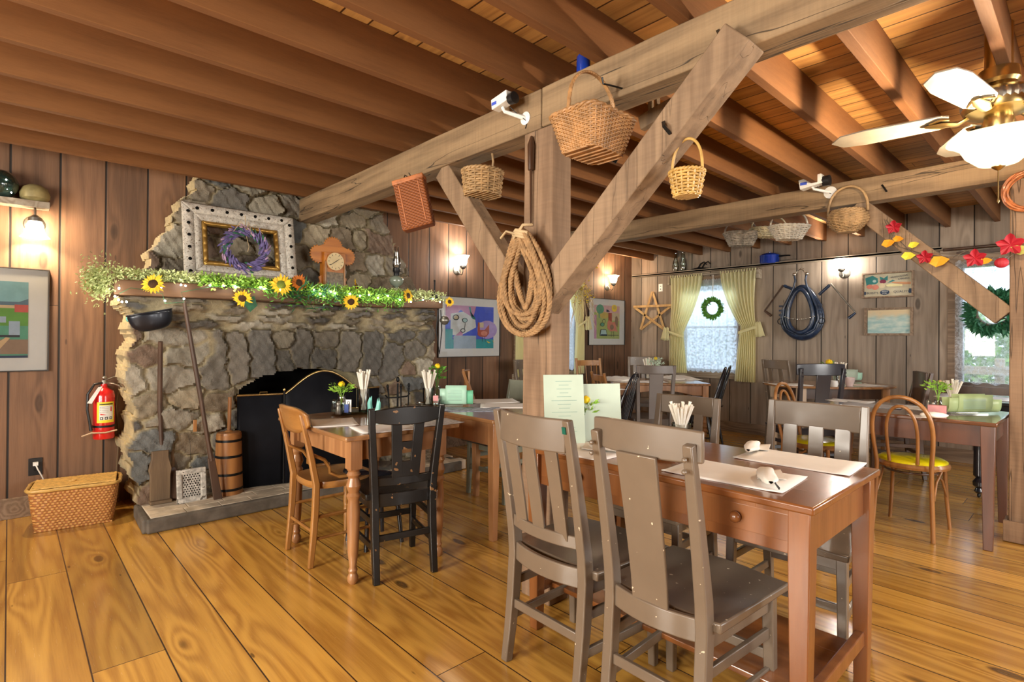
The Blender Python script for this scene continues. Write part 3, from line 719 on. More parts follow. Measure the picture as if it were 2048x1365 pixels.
chair('dining_chair', 'chipped black chair with a pierced splat at the small pine table', (1.575, 2.665), R(-12), 'arch', m_black, W_=.35, D=.40, SH=.44, BH=.895, rake=.05, splay=.035, crest_h=.085, curve=.02, low=.07)
chair('dining_chair', 'grey green chair with a broad plain back beyond the menus table', (2.92, 3.24), R90, 'panel', plain('grey_green_paint', (.20, .21, .16), .35, coat=.3, var=.08), W_=.42, BH=.90, rake=.07, seatmat=m_blackw, curve=.03)
chair('dining_chair', 'polished brown chair seen side-on against the dark wall boards', (3.42, 3.85), R(-128), 'panel', m_bent, W_=.36, BH=.95, rake=.16, curve=.04)
chair('dining_chair', 'taupe chair under the curtained window behind the post', (4.52, 4.38), math.pi, 'slat', m_taupe, W_=.38, BH=1.0, rake=.07, nslat=2)
AL = -_y   # turned square to the camera's way of looking, as the corner table stands
def at(px, t): 
    d = RT*(px-1024)/FPX+FW; return (float(d[0]*t), float(d[1]*t))
chair('dining_chair', 'dark taupe splat-back chair drawn up to the spindle-legged corner table', at(1300, 5.62), AL, 'splat', plain('dark_taupe_paint', (.10, .078, .065), .35, coat=.25, var=.05), W_=.36, BH=.995, rake=.06, splay=.02, crest_h=.085)
chair('dining_chair', 'taupe chair in the room corner behind the spindle-legged table', at(1296, 7.25), AL+math.pi, 'slat', m_taupe, W_=.44, BH=1.01, rake=.06, nslat=3, crest_h=.12)
chair('dining_chair', 'tall black splat-back chair at the oval table', at(1609, 5.12), AL+.12, 'splat', plain('blue_black_paint', (.020, .018, .024), .28, coat=.5, var=.1), W_=.41, BH=1.035, rake=.07, splay=.02, crest_h=.11, crest_over=True)
chair('dining_chair', 'taupe chair at the oval table beside the yellow curtain', at(1588, 6.25), AL-R(68), 'slat', m_taupe, W_=.38, BH=1.03, rake=.10, nslat=2, crest_h=.10)
chair('dining_chair', 'dark old chair with a broken crest at the end of the oval table', at(1778, 5.15), AL+R(70), 'panel', m_darkw, W_=.40, BH=.97, rake=.09)
mb = M().sweep([(.176, cyb(.965, .42, .45, .985, .10)-.0155, .962), (.176, cyb(.94, .42, .45, .985, .10)-.0165, .938)], (1, 0, 0), .016, .004); obj('paint_chip', mb, plain('dark_green_paint', (.0, .09, .06), .4), tA, 0, label='dark green chip in the taupe paint')
def oak_chair():
    t = thing('oak_chair', 'golden oak chair with a broad curved top panel at the small pine table', 'chair', (1.42, 3.06, 0), -R90-.02)
    SH, BH, D, W_ = .45, .885, .40, .33; B = lambda z: cyb(z, D, SH, BH, .10, .03)
    for s in (-1, 1):
        mb = M(); mb.sweep([(s*(W_/2+.008*(1-z)), B(z), z) for z in (0, .15, .3, .45, .6, .72, .84)], (1, 0, 0), [.024, .028, .03, .03, .028, .025, .018], [.028, .034, .036, .036, .032, .026, .02]); obj('leg', mb, m_oak, t, 30, bevel=.006)
        mb = M(); mb.lathe([(.011, 0), (.014, .06), (.017, .16), (.014, .19), (.018, .22), (.016, .3), (.014, .43)], (s*.17, .15, 0), 12); obj('leg', mb, m_oak, t)
        mb = M(); mb.tube([(s*(W_/2-.005), B(z), z) for z in (.70, .62)]+[(s*(.155-.0*q), -D/2+.02+.03*q+.02, .62-.045*q) for q in (1, 2)]+[(s*.16, -.10, .50), (s*.17, -.05, .472), (s*.175, .04, .468)], .010, 8); obj('hip_brace', mb, m_oak, t)
        for z in (.15, .27): mb = M(); mb.tube([(s*W_/2, B(z), z), (s*.17, .15, z)], [.009, .009], 8); obj('stretcher', mb, m_oak, t)
    for z in (.20,): mb = M(); mb.tube([(-.17, .15, z), (.17, .15, z)], .009, 8); obj('stretcher', mb, m_oak, t)
    mb = M(); mb.tube([(-W_/2, B(.19), .19), (W_/2, B(.19), .19)], .009, 8); obj('stretcher', mb, m_oak, t)
    sh = lambda u, v: None
    n = 40; P = []
    for i in range(n):
        a = 2*math.pi*i/n; ca, sa = math.cos(a), math.sin(a); q = (abs(ca)**3+abs(sa)**3)**(-1/3); P.append((ca*q*(.205 if sa > 0 else .19), sa*q*.195+.0))
    mb = M().lathe([(.0001, 0), (.0002, 0)], seg=3) if False else M()
    vs = [(x, y, .418) for x, y in P]+[(x*1.03, y*1.03, .435) for x, y in P]+[(x, y, .455) for x, y in P]+[(x*.6, y*.6, .446) for x, y in P]+[(0, 0, .443)]
    fs = [tuple(range(n-1, -1, -1))]
    for k in range(3): fs += [(k*n+i, k*n+(i+1) % n, (k+1)*n+(i+1) % n, (k+1)*n+i) for i in range(n)]
    fs += [(3*n+i, 3*n+(i+1) % n, 4*n) for i in range(n)]
    mb.add(vs, fs); obj('seat', mb, m_oakx, t, 50)
    mb = M()
    def pan(u, v):
        a = (u-.5)*2; hw = .205; x = a*hw; top = .068*(1-abs(a)**4*.55)+.005; bot = -.075*(1-abs(a)**3*.75)
        z = .80+lerp(bot, top, v); return (x, B(z)-.012-.035*(1-a*a)+.035, z)
    mb.sheet(pan, 20, 8); obj('crest_panel', mb, m_oakx, t, 60, solid=.016)
    return t
oak_chair()
def bentwood(label, loc, rz, group='bentwood chairs with yellow seats', s=1.):
    t = thing('bentwood_chair', label, 'chair', (*loc, 0), rz, group)
    def hoop(w, top, z0, rk, r, n=22, y0=-.185):
        P = []
        for i in range(n+1):
            a = math.pi*i/n; x = -w*math.cos(a)*(1+.12*math.sin(a)); h = math.sin(a)**.62
            z = z0+(top-z0)*h; P.append((x*(.80+.2*h), y0-rk*h, z))
        return P
    P = hoop(.185, .90, .46, .085, .013); P = [(-.165, -.215, 0), (-.158, -.20, .16), (-.150, -.187, .32)]+P+[(.150, -.187, .32), (.158, -.20, .16), (.165, -.215, 0)]
    mb = M(); mb.tube(P, .0135, 8); obj('back_hoop', mb, m_bent, t, 60)
    P = hoop(.095, .84, .47, .075, .01); mb = M(); mb.tube(P, .0105, 8); obj('inner_hoop', mb, m_bent, t, 60)
    for sgn in (-1, 1):
        mb = M(); mb.tube([(sgn*.17, .18, 0), (sgn*.155, .165, .2), (sgn*.145, .15, .44)], [.011, .0125, .014], 8); obj('leg', mb, m_bent, t, 60)
        mb = M(); mb.tube([(sgn*.157, .16, .22), (sgn*.14, .12, .33), (sgn*.09, .09, .40), (sgn*.02, .11, .425)], .008, 7); obj('corner_brace', mb, m_bent, t, 60)
        mb = M(); mb.tube([(sgn*.155, -.16, .25), (sgn*.15, -.08, .35), (sgn*.16, .0, .41)], .008, 7); obj('corner_brace', mb, m_bent, t, 60)
    mb = M(); mb.lathe([(.19, .425), (.205, .43), (.208, .445), (.20, .463), (.17, .463)], seg=32); obj('seat_rim', mb, m_bent, t)
    mb = M(); mb.lathe([(.196, .456), (.193, .472), (.17, .483), (.1, .488), (.0, .489)], seg=32); obj('seat_pad', mb, m_yvinyl, t, 60)
    mb = M(); mb.tube([(.15*math.cos(a), .15*math.sin(a)-.01, .40) for a in [2*math.pi*i/24 for i in range(24)]], .007, 6, closed=True); obj('under_ring', mb, m_darkw, t, 60)
    return t
bentwood('bentwood chair with a yellow seat pulled up beside the green menus', (4.44, .84), -R90-.05)
bentwood('bentwood chair with a yellow seat behind the taupe three-slat chair', (4.66, 1.50), math.pi-.1)
def windsor(label, loc, rz, mat, BH=.93, n=6, group=None, seatmat=None):
    t = thing('windsor_chair', label, 'chair', (*loc, 0), rz, group); sm = seatmat or mat
    mb = M(); mb.lathe([(.17, .425), (.205, .432), (.21, .448), (.16, .452), (.0, .446)], seg=24, wav=lambda i, a: 1-.05*math.cos(2*a)); obj('seat', mb, sm, t, 60)
    H = lambda a: (-.19*math.cos(a), -.165-.13*math.sin(a)**.8, .45+(BH-.45)*math.sin(a)**.7)
    mb = M(); mb.tube([H(math.pi*i/20) for i in range(21)], .0125, 8); obj('back_hoop', mb, mat, t, 60)
    for i in range(n):
        f = (i+1)/(n+1); a = math.acos(1-2*f*.999) ; p = H(a); b = (lerp(-.13, .13, f), -.165, .445)
        mb = M(); mb.tube([b, tuple((p[k]+b[k])/2 for k in range(3)), p], [.007, .008, .005], 6); obj('spindle', mb, mat, t, 60)
    for sx in (-1, 1):
        for sy in (-1, 1):
            mb = M(); a = Vector((sx*.12, sy*.12, .43)); b = Vector((sx*.20, sy*.20, 0)); mb.tube([a, a.lerp(b, .3), a.lerp(b, .5), a.lerp(b, .8), b], [.012, .019, .014, .016, .011], 8); obj('leg', mb, mat, t, 60)
        mb = M(); mb.tube([(sx*.165, -.165, .19), (sx*.165, .165, .19)], .009, 6); obj('stretcher', mb, mat, t, 60)
    mb = M(); mb.tube([(-.165, 0, .19), (.165, 0, .19)], .009, 6); obj('stretcher', mb, mat, t, 60)
    return t
windsor('black windsor chair nearest the yellow-curtained window', at(1410, 6.75), AL+R(72), m_blackw, .93)
windsor('black windsor chair leaning nearer the spindle-legged table', at(1395, 6.05), AL+R(64), m_blackw, .95)
windsor('blue black windsor chair with a shining hoop beside the post', at(1216, 5.45), AL+R(58), m_blackw, .92)
def rail_chair(label, loc, rz, mat, BH=.95, n=4):
    t = thing('spindle_chair', label, 'chair', (*loc, 0), rz); B = lambda z: cyb(z, .4, .45, BH, .09)
    for s in (-1, 1):
        mb = M(); mb.tube([(s*.17, B(z), z) for z in (0, .2, .45, .6, .8, BH)], [.014, .016, .018, .016, .016, .019], 8); obj('leg', mb, mat, t, 60)
        mb = M(); mb.tube([(s*.18, .17, 0), (s*.165, .16, .43)], [.013, .017], 8); obj('leg', mb, mat, t, 60)
        for z in (.15, .27): mb = M(); mb.tube([(s*.17, B(z), z), (s*.173, .165, z)], .008, 6); obj('stretcher', mb, mat, t, 60)
    mb = M(); mb.lathe([(.18, .425), (.2, .435), (.2, .448), (.0, .443)], seg=24); obj('seat', mb, mat, t, 60)
    mb = M(); mb.sweep([(x, B(BH-.06)-.02*(1-(x/.17)**2), BH-.06) for x in (-.17, -.1, 0, .1, .17)], (0, 0, 1), .07, .014); obj('crest_rail', mb, mat, t, 50, bevel=.003)
    for i in range(n):
        x = lerp(-.12, .12, i/(n-1)); mb = M(); mb.tube([(x*.85, B(.47), .44), (x, B(BH-.09)-.01, BH-.08)], .006, 6); obj('spindle', mb, mat, t, 60)
    return t
rail_chair('pale spindle chair standing against the dark wall below the rooster print', at(1172, 6.0), AL+R(-110), m_light, .93)
rail_chair('warm oak rail-back chair behind the blue black windsor', at(1197, 6.75), AL+R(-160), m_oak, 1.0)
rail_chair('brown chair with a saddle seat at the left of the spindle-legged table'.replace('at the left of', 'between the windsor and'), at(1240, 6.1), AL+R(-75), m_bent, .88)
def stool(label, loc, mat):
    t = thing('round_stool', label, 'stool', (*loc, 0))
    mb = M(); mb.lathe([(.16, .425), (.185, .43), (.19, .445), (.18, .455), (.0, .45)], seg=28); obj('seat', mb, mat, t, 60)
    for a in range(4):
        q = a*R90+.78; mb = M(); mb.tube([(.12*math.cos(q), .12*math.sin(q), .43), (.17*math.cos(q), .17*math.sin(q), 0)], [.016, .013], 8); obj('leg', mb, mat, t, 60)
    mb = M(); mb.tube([(.14*math.cos(2*math.pi*i/20), .14*math.sin(2*math.pi*i/20), .2) for i in range(20)], .007, 6, closed=True); obj('foot_ring', mb, mat, t, 60)
stool('black round-seated stool tucked under the small pine table', (1.66, 3.02), m_blackw)
# ------------------------------------------------------------------ tables
def turned(h, r=.03, sq=.065, sqh=.16, style='ring'):
    z = h-sqh; P = [(.016, 0), (.026, .012), (.028, .035), (.019, .055), (.024, .07), (.017, .085), (r*.8, .16), (r*.98, z*.62), (r*.80, z-.16), (r*1.05, z-.135), (r*.75, z-.12), (r*1.12, z-.085), (r*.78, z-.045), (r*1.05, z-.028), (r*.8, z-.012), (r*1.05, z)]
    if style == 'bobbin': P = [(.02, 0), (.03, .02), (.02, .06)]+[q for k in range(6) for q in ((.02, .10+k*.045), (.031, .122+k*.045))]+[(.02, .375), (.034, .43), (.03, .52), (.022, z-.02), (.036, z-.008), (.03, z)]
    if style == 'heavy': P = [(.02, 0.04), (.03, .055), (.02, .08), (.038, .10), (.04, .13), (.02, .16), (.036, .18), (.034, .36), (.040, z-.08), (.03, z-.05), (.04, z)]
    return [(a, b) for a, b in P if b <= z+1e-6]
def table(name, label, x0, x1, y0, y1, h, topm, legm, legs='square', top_t=.025, apron=.10, inset=.06, group=None, over=.0, rz=0, centre=None, castor=False, scallop=False, legw=.055):
    cx, cy = (x0+x1)/2, (y0+y1)/2; w, d = (x1-x0)/2, (y1-y0)/2
    t = thing(name, label, 'table', (centre[0] if centre else cx, centre[1] if centre else cy, 0), rz, group)
    mb = M().box((0, 0, h-top_t/2), (2*w, 2*d, top_t)); obj('table_top', mb, topm, t, 30, bevel=.006)
    wi, di = w-inset, d-inset
    for s in (-1, 1):
        for (c, dm) in (((0, s*di, h-top_t-apron/2), (2*wi, .02, apron)), ((s*wi, 0, h-top_t-apron/2), (.02, 2*di, apron))):
            mb = M()
            if scallop and dm[0] > dm[1]:
                n = 24; po = [(-wi+.03, 0), (wi-.03, 0)]+[((wi-.03)*(1-2*i/n), -apron*(.55+.45*min(1, abs(1-2*i/n)**2*1.6))) for i in range(n+1)]
                mb.prism(po, .02, c=(0, c[1]-.01, h-top_t))
            else: mb.box(c, dm)
            obj('apron', mb, legm, t, 0, bevel=.002)
        for s2 in (-1, 1):
            mb = M()
            if legs == 'square': mb.sweep([(s*wi, s2*di, 0), (s*wi, s2*di, h-top_t-apron-.02), (s*wi, s2*di, h-top_t)], (1, 0, 0), [legw*.72, legw, legw], [legw*.72, legw, legw])
            elif legs == 'splayed': mb.sweep([(s*(wi+.03), s2*(di+.005), 0), (s*wi, s2*di, h-top_t)], (1, 0, 0), [.045, .07], [.045, .07])
            else:
                sqh = apron+top_t+.04; mb.box((s*wi, s2*di, h-top_t-(sqh-top_t)/2), (.062, .062, sqh-top_t)); mb.lathe(turned(h, .034, sqh=sqh, style=legs), (s*wi, s2*di, 0), 16)
            lg = obj('leg', mb, legm, t, 35, bevel=.003 if legs in ('square', 'splayed') else 0)
            if castor: obj('castor', M().ell((s*wi+.012, s2*di, .02), (.02, .012, .02), 12, 8), m_iron, lg)
    return t
tm = table('dining_table', 'glossy russet table with two drawers, a low shelf and worn edges', 1.65, 2.34, .535, 1.70, .79, m_table, m_tableleg, apron=.135, inset=.045, legw=.06)
for yc in (-.29, .29):   # the two drawers on the side toward the camera
    mb = M().box((-.3045, yc, .79-.025-.06), (.012, .44, .085)); dr = obj('drawer', mb, m_tableleg, tm, 30, bevel=.004)
    mb = M().ell((-.328, yc-(.0 if yc > 0 else .06), .705), (.016, .018, .018), 14, 10); mb.tube([(-.312, yc-(0 if yc > 0 else .06), .705), (-.322, yc-(0 if yc > 0 else .06), .705)], .008, 8); obj('knob', mb, m_tableleg, dr, 60)
mb = M().box((0, 0, .17), (.46, 1.03, .02)); obj('shelf', mb, m_table, tm, 0, bevel=.003)
for s in (-1, 1): mb = M().sweep([(-.29, s*.5365, .18), (.29, s*.5365, .18)], (0, 0, 1), .05, .03); obj('stretcher', mb, m_tableleg, tm, 0, bevel=.004)
table('dining_table', 'small square pine table with turned legs in front of the fireplace', 1.21, 1.905, 2.49, 3.40, .765, m_pinetop, m_pine, 'ring', apron=.115, inset=.085)
table('dining_table', 'pine table with the mint green menus between post and fireplace', 2.14, 2.80, 2.47, 3.42, .76, m_pinetop, m_pine, 'square', apron=.15, inset=.07)
table('dining_table', 'corner table with bobbin-turned legs and a scalloped apron', -.53, .53, -.38, .38, .775, m_pinetop, m_pine, 'bobbin', apron=.11, inset=.05, rz=AL, centre=at(1307, 6.28), scallop=True)
table('dining_table', 'long dark table with splayed legs beside the far post', 4.32, 5.10, .40, 1.44, .77, wood('mahogany_top', (.16, .065, .03), (.08, .03, .015), 1, rough=.12, coat=.6, ring=4), wood('mahogany', (.16, .06, .028), (.085, .03, .015), 2, rough=.3, coat=.3, ring=4), 'splayed', apron=.13, inset=.045)
table('dining_table', 'table with heavy black turned legs on castors under the lace-curtained window', 5.66, 6.45, -.55, .70, .78, m_blackw, m_blackw, 'heavy', apron=.10, inset=.06, castor=True)
table('dining_table', 'pale-topped table behind the post near the windsor chairs', -.40, .40, -.36, .36, .77, m_blackw, m_darkw, 'square', inset=.05, rz=AL+.3, centre=at(1118, 5.35))
def oval_table():
    c = at(1655, 5.75); t = thing('oval_table', 'oval drop-leaf table with a polished top at the far wall', 'table', (*c, 0), AL)
    n = 48; P = []
    for i in range(n):
        a = 2*math.pi*i/n; ca, sa = math.cos(a), math.sin(a); q = (abs(ca)**2.6+abs(sa)**2.6)**(-1/2.6); P.append((.63*ca*q, .42*sa*q))
    mb = M(); mb.add([(x, y, .775) for x, y in P]+[(x, y, .798) for x, y in P], [tuple(range(n-1, -1, -1)), tuple(range(n, 2*n))]+[(i, (i+1) % n, n+(i+1) % n, n+i) for i in range(n)]); obj('table_top', mb, m_pinetop, t, 30, bevel=.004)
    for s in (-1, 1):
        mb = M().box((0, s*.27, .72), (.84, .02, .11)); obj('apron', mb, m_darkw, t, 0); mb = M().box((s*.42, 0, .72), (.02, .54, .11)); obj('apron', mb, m_darkw, t, 0)
        for s2 in (-1, 1): mb = M().box((s*.42, s2*.27, .70), (.07, .07, .15)); mb.lathe(turned(.77, .034, sqh=.15), (s*.42, s2*.27, 0), 14); obj('leg', mb, m_pine if s > 0 else m_light, t, 35)
oval_table()
# ================================================================== ON THE TABLES
def rect_on(name, label, cat, cx, cy, z, w, d, rz, mat, t=.002, group=None, curl=0.):
    mb = M(); c, s = math.cos(rz), math.sin(rz)
    def f(u, v):
        x, y = (u-.5)*w, (v-.5)*d; e = (abs(u-.5)*2)**6*(abs(v-.5)*2)**4
        return (cx+c*x-s*y, cy+s*x+c*y, z+t+curl*e)
    mb.sheet(f, 10, 8)
    return single(name, mb, mat, label, cat, group, solid=t)
def mat_px(label, px, py, z, w=.28, d=.40, rz=0., mat=m_paper, **k):
    p = on(px, py, 2, z); return rect_on('placemat', label, 'placemat', p.x, p.y, z, w, d, rz, mat, curl=.003, **k)
ZM, ZS, ZD, ZC, ZO, ZL, ZP = .790, .765, .76, .775, .798, .77, .77
mat_px('white paper placemat with a fork and napkin beside the drawer knob', 1466, 950, ZM, .27, .40, R(4))
mat_px('white paper placemat across the russet table from the drawer', 1597, 923, ZM, .27, .40, R(3))
mat_px('cream paper placemat by the flower jar, seen past the slat-back chair', 1168, 900, ZM, .27, .36, 0)
def napkin(label, px, py, z, rz, L=.19, fork=False):
    p = on(px, py, 2, z); t = thing('napkin_roll', label, 'napkin', (p.x, p.y, z+.004), rz)
    mb = M(); rng = random.Random(label)
    def f(u, v):
        a = 2*math.pi*u; r = (.021 if v < .5 else .024)*(1+.16*math.sin(3*a+v*7))*(1-.35*abs(v-.45))*(1-.7*(2*abs(v-.5))**5); return (r*1.25*math.cos(a), (v-.5)*L, .019+r*.8*math.sin(a))
    mb.sheet(f, 16, 10); obj('napkin', mb, m_napkin, t, 60)
    mb = M(); mb.add([(-.03, .02, .002), (.06, .03, .004), (.055, .13, .012), (-.02, .12, .003)], [(0, 1, 2, 3)]); obj('napkin_flap', mb, m_napkin, t, 0, solid=.002)
    if fork: mb = M(); mb.tube([(.02, -.118, .008), (.015, -.09, .012), (.01, -.05, .02)], [.005, .004, .003], 8, flat=.5); obj('cutlery_handle', mb, m_blackp, t)
napkin('rolled napkin with a black cutlery tip on the placemat nearest the drawer knob', 1535, 965, ZM, R(-62), fork=True)
napkin('rolled napkin lying at the far edge of the russet table', 1504, 904, ZM+.002, R(-75))
napkin('crumpled napkin seen between the stiles of the splat chair', 1222, 905, ZM+.002, R(20))
def straws(where, px, py, z, h=.17, n=13, r=.035, gh=.12, spread=.035, mat=None, gm=None, sr=.0042, fan=1.):
    p = on(px, py, 2, z); g = thing('glass_tumbler', 'glass tumbler of wrapped straws '+where, 'glass', (p.x, p.y, z))
    mb = M(); mb.lathe_open([(.0, .004), (r*.72, .004), (r*.86, .01), (r, gh), (r*.95, gh), (r*.8, .014), (.0, .012)], seg=20); obj('tumbler', mb, gm or m_glass, g, 60)
    rng = random.Random(where); m0 = None
    for i in range(n):
        a = 2*math.pi*i/n*2.4+rng.uniform(-.3, .3); q = rng.uniform(.3, 1); d = Vector((math.cos(a), math.sin(a), 0))
        hh = h*rng.uniform(.93, 1.05)
        if m0 is None: o = obj('paper_straw', M().lathe([(sr, 0), (sr*1.05, .5), (sr, .97), (sr*1.3, 1.0)], seg=7), mat or m_straw); m0 = o
        else: o = m0.copy(); COL.objects.link(o)
        b = Vector((p.x, p.y, z+.014))-d*(r*.35*q); tip = Vector((p.x, p.y, z+hh))+d*(spread*q*fan+r*.3)
        v = tip-b; o.location = b; o.rotation_mode = 'QUATERNION'; o.rotation_quaternion = Vector((0, 0, 1)).rotation_difference(v); o.scale = (1, 1, v.length)
        tag(o, 'white paper-wrapped straw standing in the tumbler '+where, 'straw', 'straws in the tumbler '+where)
    return g
straws('on the russet table', 1362, 893, ZM, h=.185, n=16, r=.042, gh=.10, spread=.05, sr=.0058)
straws('on the small pine table', 727, 824, ZS, h=.265, n=16, r=.036, gh=.15, spread=.035, sr=.0055)
straws('beside the mint green menus', 856, 812, ZD, h=.25, n=10, r=.04, gh=.13, spread=.045, sr=.007)
straws('on the oval table', 1680, 769, ZO, h=.22, n=12, r=.04, gh=.10, spread=.05, sr=.008)
straws('beside the olive green menus', 1905, 818, ZL, h=.205, n=12, r=.04, gh=.08, spread=.045, sr=.007)
straws('on the corner table', 1296, 759, ZC, h=.25, n=9, r=.04, gh=.11, spread=.05, sr=.008)
def posy(label, px, py, z, h, fc, n=1, jar=True, r=.03, jh=.09, fr=.022, leaf=m_green, nl=90, sp=.05):
    p = on(px, py, 2, z)
    if jar:
        g = thing('flower_jar', 'clear glass jar of '+' '.join(label.split()[:12]), 'jar', (p.x, p.y, z))
        mb = M(); mb.lathe_open([(0, .004), (r*.9, .004), (r, .012), (r, jh*.72), (r*.72, jh*.86), (r*.78, jh), (r*.70, jh), (r*.66, jh*.86), (r*.92, jh*.7), (r*.9, .014), (0, .01)], seg=20); obj('jar_glass', mb, m_glass, g, 60)
    t = thing('flower_posy', label, 'flower', (p.x, p.y, z+.012)); rng = random.Random(label)
    mb = M()
    for i in range(5): a = i*1.3; mb.tube([(0, 0, 0), (.008*math.cos(a), .008*math.sin(a), h*.5), (sp*.5*math.cos(a), sp*.5*math.sin(a), h*.9)], .0018, 5)
    obj('stem', mb, leaf, t, 60)
    mb = M()
    for i in range(nl):
        a = rng.uniform(0, 6.28); q = rng.uniform(0, sp); c = Vector((q*math.cos(a), q*math.sin(a), h*rng.uniform(.62, .98))); d = Vector((math.cos(a)+rng.uniform(-.6, .6), math.sin(a)+rng.uniform(-.6, .6), rng.uniform(-.2, 1.2))).normalized(); s = d.orthogonal().normalized(); L = rng.uniform(.018, .042)
        mb.add([c, c+d*L*.5+s*L*.22, c+d*L, c+d*L*.5-s*L*.22], [(0, 1, 2, 3)])
    obj('foliage', mb, leaf, t, 0)
    for i in range(n):
        c = Vector((.012*(i-.3)*2, -.012*(i+1), h-(.0 if i == 0 else fr*1.2))); mb = M()
        mb.ell(c, (fr, fr, fr*.8), 14, 9)
        for k in range(26):
            a = k*2.4; ph = .3+1.2*(k/26); d = Vector((math.sin(ph)*math.cos(a), math.sin(ph)*math.sin(a), math.cos(ph)*.8)); s = Vector((-math.sin(a), math.cos(a), 0))
            mb.add([c+d*fr*.8-s*fr*.2, c+d*fr*.8+s*fr*.2, c+d*fr*1.25+s*fr*.13, c+d*fr*1.25-s*fr*.13], [(0, 1, 2, 3)])
        obj('blossom', mb, fc, t, 40)
m_yflow = plain('yellow_blossom', (.85, .58, .01), .7, var=.2, ns=60)
posy('golden flower with leafy sprigs at the end of the russet table', 1167, 880, ZM, .175, m_yflow, 1, r=.034, jh=.115, fr=.026, sp=.045, leaf=m_greenl, nl=110)
posy('yellow flower with long green leaves on the small pine table', 683, 822, ZS, .165, m_yflow, 1, r=.033, jh=.10, fr=.022, sp=.07, leaf=m_greenl)
posy('yellow flower and green sprigs behind the straws by the mint menus', 874, 808, ZD, .27, m_yflow, 1, r=.036, jh=.13, fr=.022, sp=.05, leaf=m_green, nl=140)
posy('yellow flower pair on the oval table', 1656, 766, ZO, .21, m_yflow, 2, r=.03, jh=.12, fr=.035, sp=.07, leaf=m_green)
posy('tan dried flower sprigs on the long dark table', 1876, 820, ZL, .19, plain('dried_blossom', (.55, .38, .2), .8), 2, r=.03, jh=.07, fr=.012, sp=.07, leaf=m_greenl)
posy('white and yellow flower sprigs on the corner table', 1310, 760, ZC, .24, m_yflow, 1, r=.03, jh=.10, fr=.02, sp=.09, leaf=plain('pale_leaf', (.55, .68, .55), .6, var=.3, ns=30), nl=150)
# menus
def card(name, label, a, b, z0, z1, mat, lean=.03, lines=14, tex=m_ink):
    """an upright card whose foot runs from a to b (room x, y)"""
    a, b = Vector((*a, 0)), Vector((*b, 0)); u = (b-a).normalized(); w = (b-a).length; nrm = Vector((u.y, -u.x, 0)); h = z1-z0
    t = thing(name, label, 'menu', (a.x, a.y, z0), world=False)
    P = lambda x, z, off=0.: u*x-nrm*(lean*z/h)+Vector((0, 0, z))+nrm*off
    mb = M(); mb.add([P(0, 0), P(w, 0), P(w, h), P(0, h), P(0, 0, -.002), P(w, 0, -.002), P(w, h, -.002), P(0, h, -.002)], [(0, 1, 2, 3), (7, 6, 5, 4), (0, 4, 5, 1), (2, 6, 7, 3), (1, 5, 6, 2), (0, 3, 7, 4)]); obj('menu_card', mb, mat, t, 0)
    mb = M(); rng = random.Random(label)
    for i in range(lines):
        z = h*(.90-.78*i/lines); c = w*.5; l = w*rng.uniform(.12, .32)*(.55 if i % 4 == 3 else 1)
        mb.add([P(c-l, z, .0006), P(c+l, z, .0006), P(c+l, z+h*.008, .0006), P(c-l, z+h*.008, .0006)], [(0, 1, 2, 3)])
    obj('printed_lines', mb, tex, t, 0)
    return t
A_ = on(1094, 851, 1, 1.66); B_ = on(1158, 851, 1, 1.60)
card('menu', 'tall pale green menu standing against the rope-hung post', (1.725, 1.640), (1.885, 1.545), ZM+.001, 1.095, m_mintp, lean=.04)
card('menu', 'pale green menu leaning behind the flower jar on the russet table', (1.90, 1.585), (2.075, 1.485), ZM+.001, 1.05, m_mintp, lean=.03, lines=0)
def menu_roll(label, pxa, pxb, py, z, h, mat, dep=.05, inner=m_mintd, lines=9):
    a = on(pxa, py, 2, z); b = on(pxb, py, 2, z); u = (b-a); w = u.length; u.normalize(); nrm = Vector((u.y, -u.x, 0))
    t = thing('menu_stand', label, 'menu', (a.x, a.y, z))
    P = lambda x, y, zz: u*x+nrm*y+Vector((0, 0, zz))
    def f(x0, x1, hh, off): 
        def q(uu, v):
            an = math.pi*v; return P(lerp(x0, x1, uu), math.cos(an)*dep*.5+off, (.012+hh*(1-math.sin(an)**.6)) if True else 0)
        return q
    mb = M(); mb.sheet(f(.0, w*.62, h*.82, .004), 4, 16); obj('menu_card', mb, mat, t, 60, solid=.002)
    mb = M(); mb.sheet(f(w*.17, w*.80, h, .009), 4, 16); obj('menu_card', mb, mat, t, 60, solid=.002)
    mb = M(); mb.sheet(f(w*.70, w, h*.72, -.004), 4, 16); obj('menu_card', mb, inner, t, 60, solid=.002)
    mb = M()
    for i in range(lines):
        zz = lerp(h*.30, h*.92, i/lines); yy = dep*.5+.0125; mb.add([P(w*.24, yy, zz), P(w*.66, yy, zz), P(w*.66, yy, zz+.003), P(w*.24, yy, zz+.003)], [(0, 1, 2, 3)])
    obj('printed_lines', mb, m_ink, t, 0)
    mb = M(); mb.tube([P(0, dep*.7, .004), P(w*.7, dep*.7, .004)], .003, 6); mb.tube([P(0, -dep*.6, .004), P(w*.7, -dep*.6, .004)], .003, 6); obj('wire_stand', mb, m_nickel, t)
    return t
menu_roll('mint green menus curled in a wire stand beside the straws', 880, 946, 812, ZD, .135, m_mint)
menu_roll('olive green menus lying in a stand on the long dark table', 1890, 1996, 828, ZL, .12, m_olive, dep=.06, inner=m_olive)
menu_roll('pale aqua menus in a stand on the oval table', 1668, 1722, 763, ZO, .12, m_mintp, dep=.05, inner=m_mint, lines=0)
